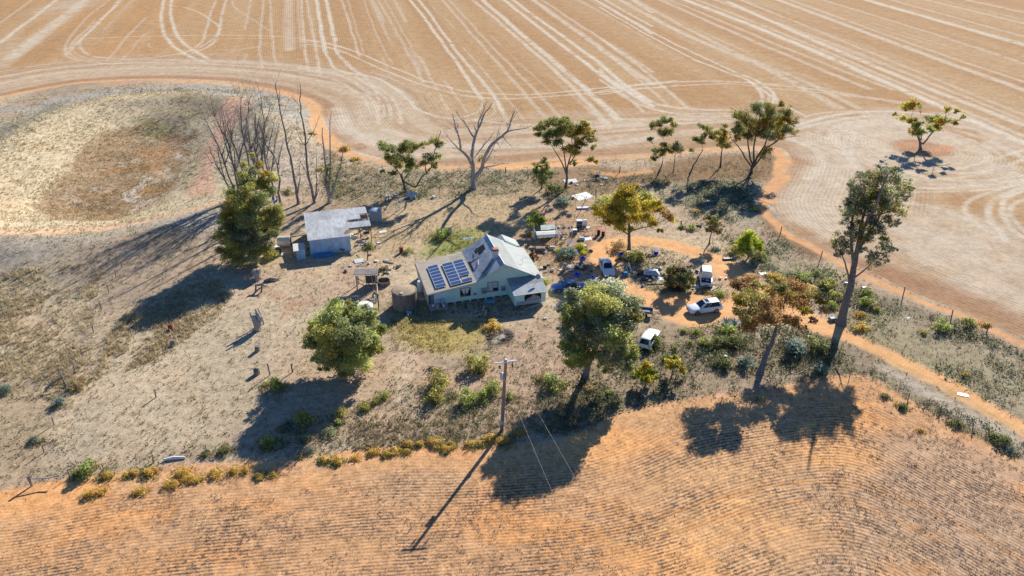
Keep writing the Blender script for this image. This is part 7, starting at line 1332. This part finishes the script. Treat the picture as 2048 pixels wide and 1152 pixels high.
def tyre(u, v, label, r=.34, up=None):
    b = MB(); M_ = Matrix.Translation((0, 0, r)) @ Matrix.Rotation(up, 4, 'Z') @ Matrix.Rotation(R(75), 4, 'X') if up is not None else Matrix.Translation((0, 0, .1))
    n = 20; pr = [(r * .6, -.09), (r * .92, -.1), (r, -.05), (r, .05), (r * .92, .1), (r * .6, .09)]; vs = []; 
    for i in range(n):
        for (a, z) in pr: vs.append(M_ @ Vector((a * math.cos(2 * math.pi * i / n), a * math.sin(2 * math.pi * i / n), z)))
    b.add(vs, [(i * 6 + k, i * 6 + (k + 1) % 6, ((i + 1) % n) * 6 + (k + 1) % 6, ((i + 1) % n) * 6 + k) for i in range(n) for k in range(6)]); thing1("tyre", b, TYRE, P(u, v), 0, label, "tyre", None, True)
tyre(1327, 553, "black tyre lying at the left edge of the dense olive bush", .45); tyre(1181, 503, "dark tyre on the sand left of the driveway loop", .4); tyre(1253, 540, "upright tyre by the ladder's foot", .36, .4); tyre(752, 598, "upright black tyre below the timber stand", .4, .2)
rt = empty("dog_kennel", P(825, 395), SA - .5, "pale blue kennel-like hut with an open dark doorway under the two-stemmed mallee", "hut")
b = MB(); b.prism([(-.6, 0), (.6, 0), (.6, .75), (0, 1.05), (-.6, .75)], Matrix.Translation((-.9, 0, 0)) @ Matrix(((0, 0, 1, 0), (1, 0, 0, 0), (0, 1, 0, 0), (0, 0, 0, 1))), 1.7); part(b, "wall", mat("pale_blue_panel", (.44, .52, .56), .6), rt)
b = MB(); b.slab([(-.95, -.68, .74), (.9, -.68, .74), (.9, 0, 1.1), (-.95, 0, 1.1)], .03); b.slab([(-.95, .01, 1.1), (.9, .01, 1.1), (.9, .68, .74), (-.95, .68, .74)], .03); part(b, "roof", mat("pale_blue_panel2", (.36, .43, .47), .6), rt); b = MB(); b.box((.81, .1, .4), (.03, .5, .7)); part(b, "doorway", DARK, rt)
rt = empty("step_stool", P(1449, 722), .1, "little white stool standing in dark scrub left of the rusty gum", "stool"); b = MB(); b.box((0, 0, .78), (.5, .4, .08), bev=.03); part(b, "seat", WENAM, rt); [part(MB().tube([(x * .26, y * .2, 0), (x * .2, y * .15, .76)], .025, 5), "leg", GALV, rt) for x in (-1, 1) for y in (-1, 1)]
# stumps on the straw yard
def stump(u, v, label, segs, m_=DEADW):
    b = MB()
    for pts, rr_ in segs: b.tube(pts, rr_, 8)
    thing1("tree_stump", b, m_, P(u, v), 0, label, "stump")
stump(516, 660, "biggest pale forked dead stump standing on the straw yard", [([(0, 0, -.2), (-.05, 0, .7), (-.15, .1, 1.5), (-.3, .2, 2.2)], [.5, .42, .48, .12]), ([(0, 0, .5), (.3, .1, 1.3), (.5, .1, 2.0), (.3, .1, 2.6)], [.4, .36, .25, .08]), ([(-.1, .1, 1.2), (-.55, .1, 2.0), (-.75, .2, 2.6)], [.3, .2, .06]), ([(.1, .2, 1.2), (.1, .3, 2.4), (.05, .3, 3.1)], [.26, .17, .12]), ([(-.4, 0, 1.4), (.1, -.25, 1.2), (.4, 0, 1.6)], [.1, .1, .08])])
stump(528, 648, "slim pale broken branch leaning behind the biggest stump", [([(0, 0, -.1), (-.3, .2, 1.4), (-.55, .2, 2.4)], [.13, .11, .08])])
stump(514, 560, "dead stump and dark tangle, upper one of the straw yard", [([(0, 0, -.2), (.05, 0, .8), (-.2, .1, 1.7)], [.42, .38, .3]), ([(.1, 0, .6), (.35, .1, 1.2), (.4, .1, 1.8)], [.3, .28, .2])])
stump(517, 585, "dark tangle of fallen limbs below the upper stump", [([(-.4, 0, 0), (-.3, .3, 1.2)], [.14, .1]), ([(-.4, .5, .9), (.5, .6, 1.0), (1.1, .3, .8)], [.16, .15, .1]), ([(.4, 0, 0), (.5, .4, 1.0)], [.12, .1]), ([(-.5, -.2, .1), (.3, 0, .7), (.9, .5, .5)], [.12, .1, .06])], DEADD)
stump(540, 562, "low grey fallen log heap right of the upper stump", [([(-.8, -.3, .1), (.2, .1, .3), (1.3, .3, .15)], [.22, .26, .1]), ([(-.3, .3, .1), (.6, 0, .25), (1.6, .6, .2)], [.14, .14, .06])], DEADD)
stump(515, 702, "short round stump with a tuft, left paddock edge", [([(0, 0, -.1), (.03, 0, .75)], [.34, .3])], DEADD)
stump(514, 748, "broken hollow stump left of the thick grey post", [([(0, 0, -.1), (.05, 0, .5), (.15, .05, .9)], [.4, .36, .2]), ([(-.2, 0, .3), (-.3, 0, .85)], [.2, .1])], DEADD)
m = MB(); m.tube([(0, 0, .15), (1.0, .3, .2), (2.1, .4, .12)], [.14, .16, .1], 7); thing1("fallen_log", m, WENAM, P(328, 922), 0, "white fallen log or pipe on the fence line, lower left", "log")
rt = empty("fallen_branch", P(135, 775), 0, "dark fallen branch propped up on the left fence line", "branch"); m = MB(); m.tube([(0, 0, .0), (-.6, .5, 1.2), (-.9, .9, 1.9)], [.13, .11, .07], 7); m.tube([(-.5, .5, 1.15), (-1.4, -.4, .9), (-2.2, -1.2, .1)], [.1, .09, .06], 7); m.tube([(0, 0, .1), (1.0, .2, .3)], [.1, .05], 6); part(m, "limb", DEADD, rt)
m = MB()
for k in range(26):
    a = rng.random() * 6.28; l_ = .6 + .9 * rng.random(); p = Vector((rng.normal() * .6, rng.normal() * .3, .1)); m.tube([p, p + Vector((math.cos(a) * l_, math.sin(a) * l_ * .6, .1 + .3 * rng.random()))], [.05, .015], 4, False)
thing1("dead_branches", m, DEADW, P(712, 748), 0, "heap of pale dead branches under the dense green tree", "branches")
m = MB()
for k in range(22):
    a = rng.random() * 6.28; l_ = .4 + .5 * rng.random(); p = Vector((rng.normal() * .7, rng.normal() * .3, .1)); m.tube([p, p + Vector((math.cos(a) * l_, math.sin(a) * l_ * .6, .25 * rng.random()))], [.07, .03], 4)
thing1("burnt_logs", m, BLACKP, P(865, 738), 0, "heap of charred black logs above the olive shrub pair", "logs")
m = MB()
for k in range(40):
    a = rng.random() * 6.28; rr_ = .5 + .8 * rng.random(); p = Vector((math.cos(a) * rr_ * 1.3, math.sin(a) * rr_, .03)); l_ = .2 + .3 * rng.random(); b_ = rng.random() * 6.28; m.tube([p, p + Vector((math.cos(b_) * l_, math.sin(b_) * l_, .06 * rng.random()))], [.05, .03], 4)
thing1("fire_pit", m, CHARC, P(998, 673), 0, "burnt fire pit ring of charcoal in the front yard", "fire pit")
# scrap under the shed's open bay
for k in range(22):
    p = W2(shed, (SW + .5 + 2.6 * rng.random(), .9 + 6.5 * rng.random(), 0)); sz = (.25 + .7 * rng.random(), .2 + .5 * rng.random(), .12 + .45 * rng.random()); b = MB(); b.box((0, 0, sz[2] / 2), sz, rng.random() * 3, bev=.04)
    c_ = [("clutter_1", (.65, .62, .55)), ("bay_rust", (.25, .13, .09)), ("bay_dark", (.05, .05, .05)), ("bay_tan", (.5, .36, .22)), ("bay_grey", (.3, .3, .3))][k % 5]
    thing1("scrap", b, mat(c_[0], c_[1], .8), p, 0, "piece of scrap piled under the shed's open bay", "scrap", "scrap in the open bay")
m = MB(); m.tube([(0, 0, .8), (2.9, .6, .8)], .05, 5); [m.tube([(x, x * .2, 0), (x, x * .2, .85)], .04, 5) for x in (.2, 1.5, 2.8)]; thing1("pipe_rail", m, GALV, W2(shed, (SW + .5, .3, 0)), SA, "pipe rail across the front of the shed's open bay", "rail")
b = MB()
for q_ in ([(0, 0, .5), (.35, .1, .0), (.45, .2, .5), (.1, .3, .8)], [(.35, .1, 0), (.8, .1, .3), (.8, .2, .7), (.45, .2, .5)], [(.8, .1, .3), (1.0, .0, 1.3), (.85, .15, 1.4), (.75, .2, .7)]): b.slab(q_, .03)
o = thing1("tarp_scrap", b, mat("vivid_blue_tarp", (.02, .16, .62), .5), on_plane(545, 410, P(530, 470).y - 2.6), R(30), "torn vivid blue tarp caught in the bushy gum", "tarp")
# agave patch
ag = []
rt = empty("agave_clump", P(1468, 652), 0, "spiky blue-grey agave clump under the rusty gum's left side", "agave"); b = MB()
for c_ in ((0, 0), (1.2, .4), (-1.0, .5), (2.6, -.3)):
    for k in range(16):
        a = k * 2.4; el = .35 + .9 * (k / 16); l_ = 1.1; d = Vector((math.cos(a) * math.cos(el), math.sin(a) * math.cos(el), math.sin(el))); p = Vector((c_[0], c_[1], .05)); s_ = Vector((-math.sin(a), math.cos(a), 0)) * .09
        b.add([p - s_, p + s_, p + d * l_ * .6 + s_ * .8, p + d * l_ + Vector((0, 0, -.05)), p + d * l_ * .6 - s_ * .8], [(0, 1, 2, 3, 4)])
part(b, "leaves", mat("agave_leaf", (.24, .36, .32), .5, var=.2), rt)
# bits of litter too small to name apart
LIT = [mat("litter_white", (.58, .56, .52), .6), mat("litter_grey", (.26, .25, .24), .6), mat("litter_rust", (.2, .13, .09), .8), mat("litter_dark", (.06, .06, .065), .7)]
def lit_mesh(k):
    b = MB()
    if k == 0: b.box((0, 0, .07), (.34, .26, .14), bev=.03)
    elif k == 1: b.slab([(-.3, -.2, .03), (.05, -.25, .12), (.0, .25, .05), (-.25, .2, .16)], .015); b.slab([(.05, -.25, .12), (.32, -.15, .03), (.3, .2, .10), (.0, .25, .05)], .015)
    elif k == 2: b.lathe([(.09, -.16), (.1, -.1), (.1, .12), (.04, .18), (.035, .24)], 10, (0, 0, .1), Matrix.Rotation(1.5, 4, 'Y'))
    elif k == 3: b.tube([(-.5, 0, .04), (0, .04, .07), (.5, -.02, .03)], [.03, .03, .02], 5)
    elif k == 4: b.lathe([(.02, 0), (.16, .02), (.22, .1), (.15, .2), (.05, .24), (.07, .3)], 9)
    else: b.box((0, 0, .03), (.9, .14, .05)); b.box((.1, .12, .05), (.6, .1, .04), .3)
    return b
base_l = {}
zones = [([(1080, 455), (1190, 450), (1195, 545), (1110, 560)], 42), ([(1245, 510), (1330, 500), (1340, 575), (1260, 580)], 26), ([(1130, 345), (1230, 350), (1220, 375), (1140, 380)], 14), ([(1380, 520), (1450, 530), (1450, 590), (1380, 590)], 14), ([(690, 500), (800, 490), (800, 550), (700, 560)], 14), ([(1090, 530), (1200, 540), (1200, 570), (1100, 570)], 18), ([(560, 490), (620, 480), (640, 520), (560, 520)], 10)]
for zi, (poly, n) in enumerate(zones):
    for p in scatter(poly, int(n * .8)):
        mi = (int(rng.integers(4)), int(rng.integers(6)))
        if mi not in base_l: o = lit_mesh(mi[1]).build("litter", LIT[mi[0]]); base_l[mi] = o
        else: o = base_l[mi].copy(); col.objects.link(o)
        o.location = p; s_ = .6 + 1.3 * rng.random(); o.scale = (s_, s_, s_); o.rotation_euler = (0, 0, rng.random() * 6.28); tag(o, "small piece of litter lying on the ground in the junk yard", "litter", "litter around the junk yard")
